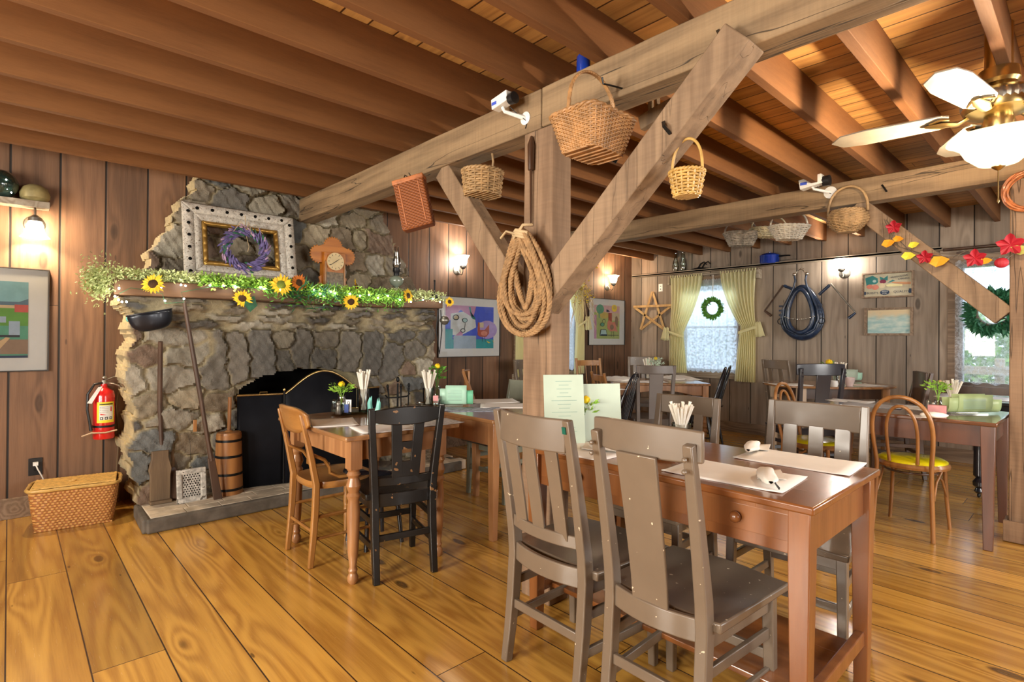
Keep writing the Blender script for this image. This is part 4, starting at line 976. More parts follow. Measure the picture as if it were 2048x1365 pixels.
# trays and small table things
def lath(name, label, cat, px, py, z, prof, mat, seg=24, group=None, dx=0, dy=0):
    p = on(px, py, 2, z); mb = M().lathe_open(prof, (p.x+dx, p.y+dy, z), seg); return single(name, mb, mat, label, cat, group, smooth=50)
TR = lambda r: [(0, .003), (r*.8, .003), (r*.86, .008), (r, .016), (r*.98, .019), (r*.84, .012), (0, .008)]
lath('glass_tray', 'round greenish glass tray on the small pine table', 'tray', 706, 826, ZS, TR(.135), m_glassg)
lath('glass_tray', 'ornate glass dish under the straws on the russet table', 'dish', 1325, 905, ZM, TR(.13), m_glassg)
lath('glass_tray', 'round glass tray under the straws by the mint menus', 'tray', 858, 812, ZD, TR(.10), m_glassg)
SHK = [(.0, 0), (.017, 0), (.019, .01), (.015, .04), (.013, .055), (.014, .058), (.014, .07), (.006, .078), (0, .078)]
lath('salt_shaker', 'small glass salt shaker at the edge of the round tray', 'shaker', 668, 824, ZS+.012, SHK, m_glassg)
lath('pepper_shaker', 'small shaker with dark pepper beside the sugar jar', 'shaker', 677, 829, ZS+.012, SHK, m_pewter)
lath('sugar_jar', 'stubby glass sugar jar with blue packets on the round tray', 'jar', 692, 828, ZS+.012, [(0, 0), (.028, 0), (.033, .02), (.03, .06), (.028, .06), (.03, .02), (0, .006)], m_glassg)
p = on(693, 828, 2, ZS+.02); mb = M().box((p.x, p.y, ZS+.052), (.024, .010, .05), rotz(AL)); single('sugar_packet', mb, m_sug, 'blue sweetener packet standing in the stubby sugar jar', 'packet')
def number_card():
    p = on(697, 830, 2, ZS+.012); t = thing('number_card', 'white card with a handwritten 9 clipped in a small stand', 'card', (p.x, p.y-.0, ZS+.012), AL)
    mb = M().box((0, 0, .055), (.034, .002, .075)); obj('card', mb, m_white, t, 0); mb = M().ell((0, 0, .010), (.016, .014, .010), 12, 8); obj('clip', mb, m_iron, t)
    mb = M(); mb.tube([(.006*math.cos(a)+.0, -.0025, .074+.009*math.sin(a)) for a in [2*math.pi*i/16 for i in range(16)]], .0014, 6, closed=True); mb.tube([(.006, -.0025, .076), (.006, -.0025, .05), (.003, -.0025, .034)], .0014, 6); obj('numeral_nine', mb, m_blackp, t)
number_card()
def aqua_holder():
    p = on(748, 829, 2, ZS); t = thing('napkin_holder', 'aqua glass holder with a curved notch beside the round tray', 'holder', (p.x, p.y, ZS), AL)
    mb = M(); P = [(-.034, .005), (.034, .005), (.037, .07), (.030, .085), (.026, .105), (.020, .06), (.012, .03), (0, .022), (-.012, .03), (-.018, .06), (-.020, .115), (-.028, .10), (-.037, .075)]
    for y in (-.022, .018): mb.prism(P, .004, c=(0, y, 0))
    mb.box((0, 0, .004), (.07, .044, .006)); obj('glass_side_panel', mb, m_teal, t, 30)
aqua_holder()
mat_px('white folded paper placemat by the golden oak chair', 668, 846, ZS, .24, .30, R(-20), m_paper)
mat_px('bluish white placemat under the pierced splat chair back', 770, 857, ZS, .25, .32, R(80), m_paper)
mat_px('printed grey placemat at the corner of the small pine table', 872, 846, ZS, .20, .26, R(85), plain('grey_newsprint', (.50, .50, .50), .8, var=.25, ns=40))
mat_px('white placemat on the mint menus table behind the post', 1010, 812, ZD, .27, .36, R(50)); mat_px('white placemat nearest the grey green chair', 985, 803, ZD, .27, .38, R(60)); 
mat_px('blue grey folded newspaper beside the mint menus', 945, 820, ZD, .20, .38, R(50), plain('bluish_newsprint', (.30, .34, .42), .6, var=.5, ns=30))
lath('sugar_dish', 'glass dish of pink packets behind the mint menus', 'dish', 872, 815, ZD, [(0, 0), (.03, 0), (.035, .05), (.033, .05), (.028, .005), (0, .005)], m_glassg)
p = on(871, 815, 2, ZD); single('sweetener_packet', M().box((p.x, p.y, ZD+.055), (.035, .014, .055), rotz(AL+.3)), m_pink, 'pink sweetener packet standing in the glass dish', 'packet')
for i, (px, py, rz, lb) in enumerate(((1237, 760, 0, 'pile of white table linen nearest the rooster print'), (1358, 758, .2, 'pile of white table linen nearest the yellow-curtained window'))):
    p = on(px, py, 2, ZC); t = thing('linen_pile', lb, 'napkins', (p.x, p.y, ZC), AL+rz); rng = random.Random(i)
    mb = M()
    mb.sheet(lambda u, v: ((u-.5)*.32, (v-.5)*.42, .004+.030*(1-(2*u-1)**4)*(1-(2*v-1)**4)+.006*math.sin(u*19+v*7)), 18, 14); obj('top_cloth', mb, m_napkin, t, 60, solid=.003)
    mb = M(); mb.sheet(lambda u, v: ((u-.5)*.36, (v-.5)*.48, .003+.002*math.sin(u*9+v*5)), 8, 8); obj('lower_cloth', mb, m_napkin, t, 60, solid=.003)
mat_px('glossy white placemat on the corner table behind the splat chair', 1300, 764, ZC, .34, .24, AL)
mat_px('white placemat at the curtain end of the oval table', 1580, 770, ZO, .34, .26, AL); mat_px('white placemat at the dark chair end of the oval table', 1728, 771, ZO, .30, .28, AL+.2)
lath('teacup', 'white and pink cup in front of the aqua menus', 'cup', 1699, 772, ZO, [(0, 0), (.03, 0), (.045, .05), (.047, .085), (.043, .085), (.04, .05), (0, .01)], plain('pinkish_china', (.75, .6, .58), .3, coat=.4))
lath('creamer', 'small white creamer beside the straws on the oval table', 'jug', 1668, 774, ZO, [(0, 0), (.03, 0), (.038, .03), (.03, .06), (.028, .06), (0, .01)], m_white)
mat_px('white placemat on the long dark table behind the bentwood chair', 1850, 818, ZL, .26, .38, 0); mat_px('grey placemat at the far end of the long dark table', 1745, 812, ZL, .27, .38, .05, plain('grey_mat', (.40, .39, .40), .7)); mat_px('cream placemat beside the grey one on the long dark table', 1700, 803, ZL, .2, .3, 0)
napkin('brown paper napkin fold beside the olive green menus', 1868, 838, ZL, R(30), .15)
lath('shaker', 'small metal-topped shaker in front of the pink packets', 'shaker', 1857, 822, ZL, SHK, m_pewter); lath('shaker', 'metal-topped glass shaker nearest the dried flowers', 'shaker', 1866, 826, ZL, SHK, m_pewter)
p = on(1874, 828, 2, ZL); single('sweetener_caddy', M().box((p.x, p.y, ZL+.03), (.05, .10, .055), rotz(.1)), m_pink, 'pink packets in a low caddy on the long dark table', 'packets', bevel=.004)
mat_px('white placemat catching window light on the castored table', 1950, 796, .78, .4, .5, 0)
p = on(1180, 775, 2, ZP); rect_on('placemat', 'white paper sheets on the pale-topped table by the windsor chair', 'placemat', p.x-.05, p.y, ZP, .6, .55, AL+.2, m_paper)
# ================================================================== AT THE HEARTH
def fire_screen():
    t = thing('fire_screen', 'black folding fire screen with a curved brass top edge', 'fire screen', (1.87, 4.36, .092), world=True)
    z0 = .10
    def curve(x):   # middle panel humps upward
        return .80 if x < 1.60 else (.80+.17*math.sin(math.pi*min(1, (x-1.60)/.62))**1.1 if x < 2.22 else .80)
    for a, b, ya, yb in ((1.27, 1.585, 4.42, 4.35), (1.60, 2.20, 4.345, 4.345), (2.215, 2.46, 4.35, 4.42)):
        n = 14; mb = M()
        mb.sheet(lambda u, v: (lerp(a, b, u), lerp(ya, yb, u), lerp(z0, curve(lerp(a, b, u)), v)), n, 2)
        obj('screen_panel', mb, m_screen, t, 60, solid=.006)
        mb = M(); mb.tube([(lerp(a, b, i/n), lerp(ya, yb, i/n), curve(lerp(a, b, i/n))+.004) for i in range(n+1)], .009, 8); obj('brass_edge', mb, m_brass, t, 60)
    mb = M(); mb.tube([(1.592, 4.345, z0), (1.592, 4.345, .83)], .007, 8); obj('hinge_rod', mb, m_iron, t)
    mb = M(); mb.ell((1.592, 4.345, .836), .012, 10, 8); obj('finial', mb, m_brass, t)
    mb = M(); mb.tube([(1.42, 4.385, .80), (1.42, 4.375, .825), (1.47, 4.365, .825), (1.47, 4.375, .80)], .004, 6); obj('handle', mb, m_brass, t)
fire_screen()
def pole_tools():
    # butter churn
    p = on(455, 990, 2, .092); cx, cy = p.x+.02, p.y+.05
    t = thing('butter_churn', 'tall stave butter churn with iron hoops and a wooden dasher', 'churn', (cx, cy, .092))
    mb = M().lathe([(.098, 0), (.085, .43), (.085, .435)], seg=26); obj('stave_barrel', mb, m_churn, t)
    for z in (.03, .14, .27, .385): mb = M().lathe_open([(.101-.13*z*.24, z), (.1005-.13*z*.24, z+.018)], seg=26); obj('iron_hoop', mb, m_iron, t)
    mb = M().lathe([(.084, .435), (.08, .45), (.03, .455), (.02, .465), (.0, .465)], seg=26); obj('lid', mb, m_churn, t)
    mb = M().tube([(0, 0, .45), (.004, 0, .71)], .013, 8); obj('dasher', mb, m_churn, t)
    # tall paddle with a block foot
    a = on(318, 1003, 2, .095); top = on(321, 684, 1, 4.335)
    a.y -= .02; t = thing('wooden_paddle', 'long brown paddle with a thick notched wooden block at its foot', 'paddle', (a.x, a.y, .092))
    mb = M(); mb.sweep([(0, 0, 0), (0, 0, .19), (0, 0, .23), (0, .01, .31), (0, .012, .36)], (1, 0, 0), [.118, .12, .135, .10, .10], [.055]*5); mb.box((0, -.015, .012), (.13, .09, .022)); obj('block_foot', mb, m_oldw, t, 30, bevel=.004)
    d = top-Vector((a.x, a.y, .092)); mb = M(); mb.tube([(.012, .015, .35), (.012+d.x*.5, .03, d.z*.6), (d.x, d.y, d.z)], [.013, .017, .015], 8); obj('handle', mb, m_pole, t)
    # very long pole leaning from the mantel with a flat peg foot
    a = on(436, 998, 2, .095); top = on(368, 603, 1, 4.27)
    t = thing('leaning_pole', 'very long dark pole leaning on the mantel, with a flat black foot', 'pole', (a.x, a.y, .092)); d = top-Vector((a.x, a.y, .092))
    mb = M(); mb.sweep([(0, 0, 0), tuple(d*.10), tuple(d*.19), tuple(d*.215)], (1, 0, 0), [.055, .05, .045, .04], [.02, .02, .024, .03]); obj('flat_foot', mb, m_pole, t, 30, bevel=.003)
    mb = M(); mb.tube([tuple(d*q) for q in (.20, .3, .5, .75, 1)], [.018, .014, .015, .015, .012], 8); obj('shaft', mb, m_pole, t)
    # short dark paddle
    a = on(347, 1000, 2, .095); t = thing('short_paddle', 'short dark wooden paddle between the block-footed paddle and the pierced plate', 'paddle', (a.x, a.y-.0, .092))
    mb = M(); mb.sweep([(0, 0, 0), (0, .01, .10), (0, .02, .19), (0, .03, .23)], (1, 0, 0), [.05, .085, .06, .03], [.02]*4); obj('blade', mb, m_pole, t, 40, bevel=.004)
    mb = M(); mb.tube([(0, .03, .22), (0, .08, .52)], .012, 8); obj('handle', mb, m_oldw, t)
    # pierced plate in a distressed frame
    a = on(385, 1004, 2, .093); t = thing('pierced_panel', 'small whitewashed frame around a pierced tin plate, leaning on the stones', 'panel', (a.x, a.y, .092), R(2)); sl = .035
    P = lambda x, z, y=0.: (x, y+z*.14, z); H, Wd = .225, .092
    mb = M()
    for (x0, z0, x1, z1) in ((-Wd, 0, Wd, .032), (-Wd, H-.032, Wd, H), (-Wd, .032, -Wd+.032, H-.032), (Wd-.032, .032, Wd, H-.032)):
        mb.add([P(x0, z0), P(x1, z0), P(x1, z1), P(x0, z1), P(x0, z0, .022), P(x1, z0, .022), P(x1, z1, .022), P(x0, z1, .022)], [(0, 1, 2, 3), (7, 6, 5, 4), (0, 4, 5, 1), (1, 5, 6, 2), (2, 6, 7, 3), (3, 7, 4, 0)])
    obj('frame', mb, m_tin, t, 0, bevel=.004)
    mb = M().mat(0); mb.add([P(-Wd+.03, .03, .008), P(Wd-.03, .03, .008), P(Wd-.03, H-.03, .008), P(-Wd+.03, H-.03, .008)], [(0, 1, 2, 3)]); mb.mat(1)
    for i in range(7):
        for j in range(10):
            x, z = -.050+.0165*i+(.008 if j % 2 else 0), .042+.0158*j
            if x > .056: continue
            mb.add([P(x+.0045*math.cos(k*1.05), z+.0055*math.sin(k*1.05), .0065) for k in range(6)], [(0, 1, 2, 3, 4, 5)])
    obj('pierced_plate', mb, [m_tin, m_soot], t, 0)
    mb = M(); mb.tube([P(0, H, .01), P(0, H+.20, .02)], .0012, 5); obj('hanging_wire', mb, m_iron, t)
    b = on(390, 852, 1, YF-.075); mb = M().box((b.x, b.y, b.z), (.022, .018, .085)); single('wooden_peg', mb, m_churn, 'little orange wooden peg hung on a wire above the pierced plate', 'peg', bevel=.002)
pole_tools()
def basket_hanging_bowl():
    c = on(298, 632, 1, 4.40); t = thing('oval_scuttle', 'dark blue black oval tin scoop hung below the mantel end', 'scoop', (c.x, c.y, c.z)); m_leather = plain('charcoal_tin', (.016, .018, .026), .35, metal=.4, coat=.2); 
    Rr = Matrix.Rotation(R(-13), 3, 'Y'); mb = M()
    mb.sheet(lambda u, v: tuple(Rr @ Vector((.130*math.cos(6.2832*u)*math.sin(v*1.57)**.6*(1), -.05+.06*math.sin(6.2832*u)*math.sin(v*1.57)**.6, -.10+.12*(1-math.cos(v*1.57))**1.1-.0))), 32, 12); obj('bowl', mb, m_leather, t, 60, solid=.004)
    mb = M(); mb.tube([tuple(Rr @ Vector((.132*math.cos(a), -.05+.062*math.sin(a), .022))) for a in [2*math.pi*i/32 for i in range(32)]], .005, 6, closed=True); obj('rim', mb, m_leather, t, 60)
    c = on(247, 638, 1, YF); mb = M().ell((.60, 4.5, c.z), (.018, .018, .022), 12, 8); mb.tube([(.60, 4.50, c.z), (.63, 4.52, c.z-.05)], .006, 6); single('glass_insulator', mb, m_teal, 'tiny green glass knob stuck in the mortar beside the dark scoop', 'knob')
basket_hanging_bowl()
def fire_tools():
    c = on(790, 880, 1, 4.40); t = thing('fire_tools', 'black iron fire tool set on a stand beside the firebox', 'fire tools', (2.62, 4.36, .092)) ; 
    mb = M().lathe([(.10, 0), (.10, .012), (.03, .03), (.012, .04)], seg=20); mb.tube([(0, 0, .03), (0, 0, .74)], .009, 8); obj('stand', mb, m_iron, t)
    mb = M(); mb.tube([(-.13, 0, .64), (-.10, 0, .615), (0, 0, .61), (.10, 0, .615), (.13, 0, .64)], .007, 6); mb.ell((0, 0, .775), (.016, .016, .026), 10, 8); obj('hook_bar', mb, m_iron, t)
    for x, tl in ((-.09, .10), (.02, .02), (.09, -.03)):
        mb = M(); mb.tube([(x, -.03, .20), (x-tl*.2, -.03, .64), (x-tl*.3, -.03, .70)], [.005, .006, .011], 8); mb.ell((x-tl*.32, -.03, .72), (.013, .013, .02), 8, 6); mb.sweep([(x, -.03, .10), (x, -.03, .21)], (1, 0, 0), [.06, .02], .01); obj('poker', mb, m_iron, t)
fire_tools()
def by_chimney_right():
    c = on(880, 600, 1, 4.24); t = thing('iron_mortar_tool', 'black iron cup and rod standing on the mantel end', 'iron tool', (c.x, 4.33, 1.62))
    mb = M().lathe([(.02, -.03), (.035, .0), (.036, .035), (.02, .05), (.0, .05)], seg=16); obj('cup', mb, m_iron, t); mb = M(); mb.tube([(0, 0, .04), (0, 0, .17)], [.006, .008], 8); mb.ell((0, 0, .18), .011, 10, 8); obj('rod', mb, m_iron, t)
    p = on(889, 641, 1, 4.28); mb = M().lathe([(.0, -.045), (.026, -.038), (.045, -.012), (.048, 0), (.045, .012), (.026, .038), (0, .045)], (p.x, p.y, p.z), 24); mb.tube([(p.x-.01, p.y, p.z+.04), (p.x-.015, p.y, p.z+.14)], .003, 6); single('metal_ball_bell', mb, m_pewter, 'round dull metal ball hanging under the mantel end', 'ball')
    a = on(878, 620, 1, 4.30); b = on(879, 708, 1, 4.30); t2 = M(); t2.tube([(a.x-.01, a.y, a.z), (a.x-.03, a.y, a.z-.2), (b.x, b.y, b.z), (a.x+.035, a.y, a.z-.2), (a.x+.02, a.y, a.z)], .006, 6); single('leather_strap', t2, m_blackp, 'long black strap loop hanging from the mantel end', 'strap')
by_chimney_right()
def hamper():
    A, B, C_, D_ = (.105, 4.50), (.37, 4.30), (.60, 4.58), (.27, 4.90)
    pts = [on(66, 1054, 2, 0), on(180, 1047, 2, 0), on(232, 1010, 2, 0)]
    c = Vector((.34, 4.66, 0)); t = thing('woven_hamper', 'lidded basket of twilled splint sitting on the floor by the fireplace', 'basket', (c.x, c.y, 0), R(-8))
    W2, D2, H = .235, .155, .265
    def f(u, v):
        a = 2*math.pi*u; ca, sa = math.cos(a), math.sin(a); q = (abs(ca)**7+abs(sa)**7)**(-1/7); k = .86+.14*v**.8
        s = .0035*math.sin(a*26+v*22)*math.sin(v*40-a*13)
        return ((W2+s)*k*ca*q, (D2+s)*k*sa*q, H*v)
    mb = M(); mb.sheet(f, 160, 24); mb.box((0, 0, .005), (W2*1.7, D2*1.7, .01))
    g = G('twill_splint'); P = g.pos(False); aa = (P[0]+P[1])*44; st = ((aa+(P[2]*60).floor()*.5).fract()).gt(.5); e = (P[2]*60).fract().ramp(.0, .15)
    c2 = g.mix(st, (.36, .13, .035), (.58, .30, .09)); c2 = g.scalecol(c2, e*.5+.5); g.set(Base_Color=c2, Roughness=.5, Coat_Weight=.1); g.bump(st*.6+e, .8, .006)
    obj('woven_side', mb, g.m, t, 60)
    mb = M(); n = 60; mb.tube([(f(i/n, 1)[0]*1.02, f(i/n, 1)[1]*1.03, H) for i in range(n)], .011, 8, closed=True); obj('rim', mb, m_reedy, t, 60)
    mb = M(); mb.sheet(lambda u, v: (lerp(-W2*.93, W2*.93, u), lerp(-D2*.9, D2*.9, v), H+.012+.002*math.sin(u*130)*math.sin(v*90)), 90, 60); obj('lid', mb, plain('lid_splint', (.60, .36, .10), .5, var=.25, ns=40), t, 60, solid=.006)
    mb = M(); mb.tube([(.02*math.cos(a)-.02, .02*math.sin(a)-.02, H+.02) for a in [2*math.pi*i/16 for i in range(16)]], .004, 6, closed=True); obj('lid_ring', mb, m_reedy, t, 60)
hamper()
# ================================================================== ON THE MANTEL
ZMN = 1.622
def ornate_frame():
    q = [on(*v, 1, 4.60) for v in ((371, 398), (377, 556), (594, 562), (586, 420))]
    cx = (q[0].x+q[3].x)/2; w, h = .83, .60; z0 = ZMN+.045
    t = thing('ornate_frame', 'whitewashed carved picture frame leaning on the chimney above the mantel', 'picture frame', (cx+.01, 4.56, z0)); ln = .13/h
    P = lambda x, z, y=0: (x, y+z*ln, z)
    def ring(o, i, y0, y1, mb):
        """frame of outer half size o, inner half size i"""
        for s in range(4):
            def f(u, v):
                k = lerp(1, 0, v); yy = lerp(y0, y1, v)-.012*math.sin(math.pi*v)
                ow, oh = lerp(o[0], i[0], v), lerp(o[1], i[1], v); a = lerp(-1, 1, u)
                x, z = ((a*ow, -oh), (ow, a*oh), (-a*ow, oh), (-ow, -a*oh))[s]
                dec = -.006*abs(math.sin(u*(24 if s % 2 == 0 else 17)))*math.sin(math.pi*v)
                return P(x, z+h/2, yy+dec)
            mb.sheet(f, 40, 8)
    mb = M(); ring((w/2, h/2), (w/2-.075, h/2-.075), 0, .0, mb); obj('carved_border', mb, m_frame, t, 40, solid=.01)
    mb = M(); ring((w/2-.075, h/2-.075), (w/2-.135, h/2-.13), .004, .02, mb); obj('inner_border', mb, m_frame, t, 40, solid=.01)
    mb = M(); ring((w/2-.135, h/2-.13), (w/2-.165, h/2-.16), .008, .012, mb); obj('gilt_fillet', mb, m_gold, t, 40, solid=.01)
    mb = M()
    for i in range(7):
        for s in (-1, 1): mb.ell(P(lerp(-w/2+.10, w/2-.10, i/6), h/2+s*(h/2-.038), -.021), (.013, .006, .013), 10, 6)
    for i in range(6):
        for s in (-1, 1): mb.ell(P(s*(w/2-.038), lerp(.07, h-.07, i/5), -.021), (.013, .006, .013), 10, 6)
    obj('carved_pattern', mb, m_soot, t)
    c = P(.01, h*.46, -.035); tw = thing('lavender_wreath', 'purple lavender wreath tied with raffia inside the carved frame', 'wreath', (cx+.01+c[0], 4.56+c[1], z0+c[2])); rng = random.Random(2)
    def spikes(n, r0, r1, m, L):
        mb = M()
        for i in range(n):
            a = rng.uniform(0, 6.283); r = rng.uniform(r0, r1); p = Vector((r*math.cos(a), rng.uniform(-.02, .02), r*math.sin(a))); d = Vector((-math.sin(a)+rng.uniform(-.4, .4)+math.cos(a)*.45, rng.uniform(-.25, .1), math.cos(a)+rng.uniform(-.4, .4)+math.sin(a)*.45)).normalized(); l = L*rng.uniform(.6, 1.2)
            mb.tube([p, p+d*l*.3, p+d*l*.75, p+d*l], [.004, .0085, .007, .002], 5)
        return mb
    obj('lavender_leaves', spikes(330, .105, .155, m_lav, .065), m_lav, tw, 60); obj('pink_lavender_leaves', spikes(60, .12, .175, m_lavp, .05), m_lavp, tw, 60); obj('green_leaves', spikes(60, .10, .165, m_greend, .05), m_greend, tw, 60)
    mb = M()
    for k in range(5):
        a = rng.uniform(-.5, .5); mb.tube([(0, -.02, .15), (a*.12, -.035, .19+rng.uniform(0, .03)), (a*.25, -.03, .15+rng.uniform(-.03, .02))], .0022, 5)
    mb.tube([(0, -.0, .15), (0, .02, .27)], .003, 5); mb.tube([(.0, -.02, .10), (.02, -.02, .02), (.01, -.02, -.02)], .002, 5); obj('raffia_bow', mb, m_twine, tw)
ornate_frame()
def clock():
    c = on(668, 572, 1, 4.62); t = thing('mantel_clock', 'carved walnut shelf clock with a leafy crest and cream dial', 'clock', (c.x, 4.64, ZMN)); H = .50
    P = []
    def lobe(cx, cz, r, a0, a1, n, teeth):
        for i in range(n+1):
            a = lerp(a0, a1, i/n); q = r*(1+.09*(1 if i % 2 else -1)*teeth); P.append((cx+q*math.cos(a), cz+q*math.sin(a)))
    lobe(.130, .350, .078, R(-95), R(85), 20, 1); lobe(0, .425, .088, R(15), R(165), 20, 1); lobe(-.130, .350, .078, R(95), R(275), 20, 1)
    mb = M().prism(P, .014, c=(0, .0, .01)); obj('crest', mb, m_clock, t, 20, bevel=.002)
    mb = M().box((0, .01, .20), (.20, .09, .36)); mb.box((0, 0, .012), (.27, .12, .024)); obj('case', mb, m_clock, t, 20, bevel=.003)
    for s in (-1, 1): mb = M().prism([(s*.10, .02), (s*.14, .02), (s*.13, .06), (s*.15, .09), (s*.12, .12), (s*.13, .16), (s*.10, .18)], .012, c=(0, .0, 0)); obj('side_carving', mb, m_clock, t, 20)
    for s in (-1, 1): mb = M().sweep([(s*.088, -.04, .03), (s*.088, -.04, .30)], (1, 0, 0), .014, .012); obj('door_stile', mb, m_nickel if False else m_oak, t, 20, bevel=.002)
    mb = M().prism(circ(.088, 8, 0, .30), .01, c=(0, -.044, 0)); obj('dial_surround', mb, m_clock, t, 20)
    mb = M().prism(circ(.078, 32, 0, .30), .006, c=(0, -.05, 0)); dl = obj('dial', mb, m_cream, t, 20)
    mb = M()
    for i in range(12):
        a = 2*math.pi*i/12; mb.box((.062*math.sin(a), -.0512, .30+.062*math.cos(a)), (.004, .001, .014), Matrix.Rotation(a, 3, 'Y'))
    obj('numeral_marking', mb, m_blackp, dl, 0)
    mb = M(); mb.tube([(0, -.053, .30), (.024, -.053, .318), (.034, -.053, .325)], [.0028, .002, .001], 6); mb.tube([(0, -.053, .30), (-.04, -.053, .272), (-.05, -.053, .266)], [.0028, .002, .003], 6); obj('clock_hand', mb, m_blackp, dl)
    mb = M().box((0, -.040, .12), (.155, .004, .17)); obj('glass_door', mb, plain('etched_clock_glass', (.16, .12, .07), .15, coat=.6, var=.5, ns=45), t, 0)
clock()
def oil_lamp(label, p, s=1., base=True):
    t = thing('oil_lamp', label, 'oil lamp', p)
    mb = M().lathe([(.045*s, 0), (.047*s, .008*s), (.018*s, .04*s), (.014*s, .075*s), (.05*s, .10*s), (.062*s, .13*s), (.055*s, .155*s), (.022*s, .175*s)], seg=24); obj('font', mb, plain('smoky_glass', (.22, .26, .20), .15, coat=.6, var=.1), t, 60)
    mb = M().lathe([(.024*s, .172*s), (.024*s, .20*s), (.032*s, .21*s), (.032*s, .235*s), (.022*s, .245*s)], seg=20); mb.tube([(.025*s, 0, .21*s), (.05*s, 0, .21*s)], .003, 6); obj('burner', mb, m_iron, t, 40)
    mb = M().lathe_open([(.026*s, .235*s), (.034*s, .26*s), (.036*s, .29*s), (.022*s, .34*s), (.017*s, .40*s), (.019*s, .425*s)], seg=20); obj('chimney', mb, m_glass, t, 60)
c = on(795, 585, 1, 4.45); oil_lamp('oil lamp with a clear glass chimney at the end of the mantel', (c.x, 4.47, ZMN+.02), 1.1)
m_leafm = m_green
def garland():
    t = thing('mantel_garland', 'leafy green garland running the length of the mantel', 'garland', (1.8, 4.32, ZMN), world=True)
    rng = random.Random(9)
    def leaves(n, x0, x1, mat, L, zr, yr, name, drop=0., wid=.22):
        mb = M()
        for i in range(n):
            x = rng.uniform(x0, x1); zz = ZMN+rng.uniform(*zr)-(drop*rng.random()**3); y = rng.uniform(*yr)
            if zz < ZMN: y = rng.uniform(4.25, 4.275)
            c = Vector((x, y, zz)); d = Vector((rng.uniform(-1, 1), rng.uniform(-.9, .3), rng.uniform(-.7, 1))).normalized(); s = d.cross(Vector((rng.uniform(-1, 1), rng.uniform(-1, 1), rng.uniform(-1, 1)))).normalized(); l = L*rng.uniform(.6, 1.3)
            mb.add([c, c+d*l*.45+s*l*wid, c+d*l, c+d*l*.45-s*l*wid], [(0, 1, 2, 3)])
        return obj(name, mb, mat, t, 0)
    leaves(2300, .50, 1.25, m_greenp, .024, (.0, .075), (4.28, 4.42), 'pale_foliage'); 
    mb = M()
    for i in range(1500):   # the sprig cluster that hangs off the left end
        a = rng.gauss(0, 1), rng.gauss(0, 1), rng.gauss(0, 1); c = Vector((.42+a[0]*.042, 4.31+a[1]*.03, ZMN-.01+a[2]*.055-(max(0, .1-abs(a[0]*.05))*.2))); d = Vector((rng.uniform(-1, .4), rng.uniform(-1, 1), rng.uniform(-1, 1))).normalized(); s = d.orthogonal().normalized(); l = rng.uniform(.012, .03)
        mb.add([c, c+d*l*.5+s*l*.25, c+d*l, c+d*l*.5-s*l*.25], [(0, 1, 2, 3)])
    obj('end_spray_foliage', mb, m_greenp, t, 0)
    leaves(2400, .98, 1.75, m_greenl, .032, (.0, .07), (4.26, 4.40), 'bright_foliage', .03); leaves(2600, 1.75, 2.62, m_greenl, .036, (-.03, .06), (4.26, 4.40), 'mid_foliage', .06, .12); leaves(900, 1.4, 2.6, m_green, .04, (-.05, .04), (4.25, 4.38), 'deep_foliage', .12, .1)
    leaves(1700, 2.5, 3.10, m_greenp, .022, (.0, .075), (4.28, 4.42), 'pale_foliage', .04)
    leaves(120, 1.60, 1.95, m_greend, .11, (-.05, .02), (4.25, 4.27), 'fern_foliage', .12, .05)
    t2 = thing('string_lights', 'string of small white lights woven through the mantel garland', 'string lights', (1.8, 4.27, ZMN), world=True)
    pts = [(238, 588), (262, 576), (300, 582), (325, 588), (330, 607), (368, 605), (362, 585), (420, 574), (470, 572), (520, 578), (560, 583), (628, 583), (652, 590), (672, 585), (704, 588), (740, 592), (768, 588), (790, 597), (830, 603), (868, 597)]
    W3 = [on(a, b, 1, 4.24) for a, b in pts]; mb = M(); mb.tube([tuple(p) for p in W3], .0022, 5); obj('wire', mb, m_greend, t2)
    bb = None
    for p in [on(a, b, 1, 4.225) for a, b in ((230, 593), (237, 600), (253, 604), (238, 577), (244, 604), (322, 575), (330, 602), (362, 570), (371, 572), (368, 598), (420, 571), (447, 572), (470, 573), (471, 576), (522, 575), (528, 578), (560, 580), (628, 580), (640, 588), (648, 592), (662, 584), (670, 587), (700, 588), (720, 592), (738, 590), (756, 596), (776, 592), (800, 600), (822, 604), (846, 600), (866, 598), (880, 604))]:
        if bb is None: o = obj('bulb', M().ell((0, 0, 0), .006, 8, 6), m_bulb, t2, 60); bb = o
        else: o = bb.copy(); COL.objects.link(o); o.parent = t2
        o.location = p
garland()
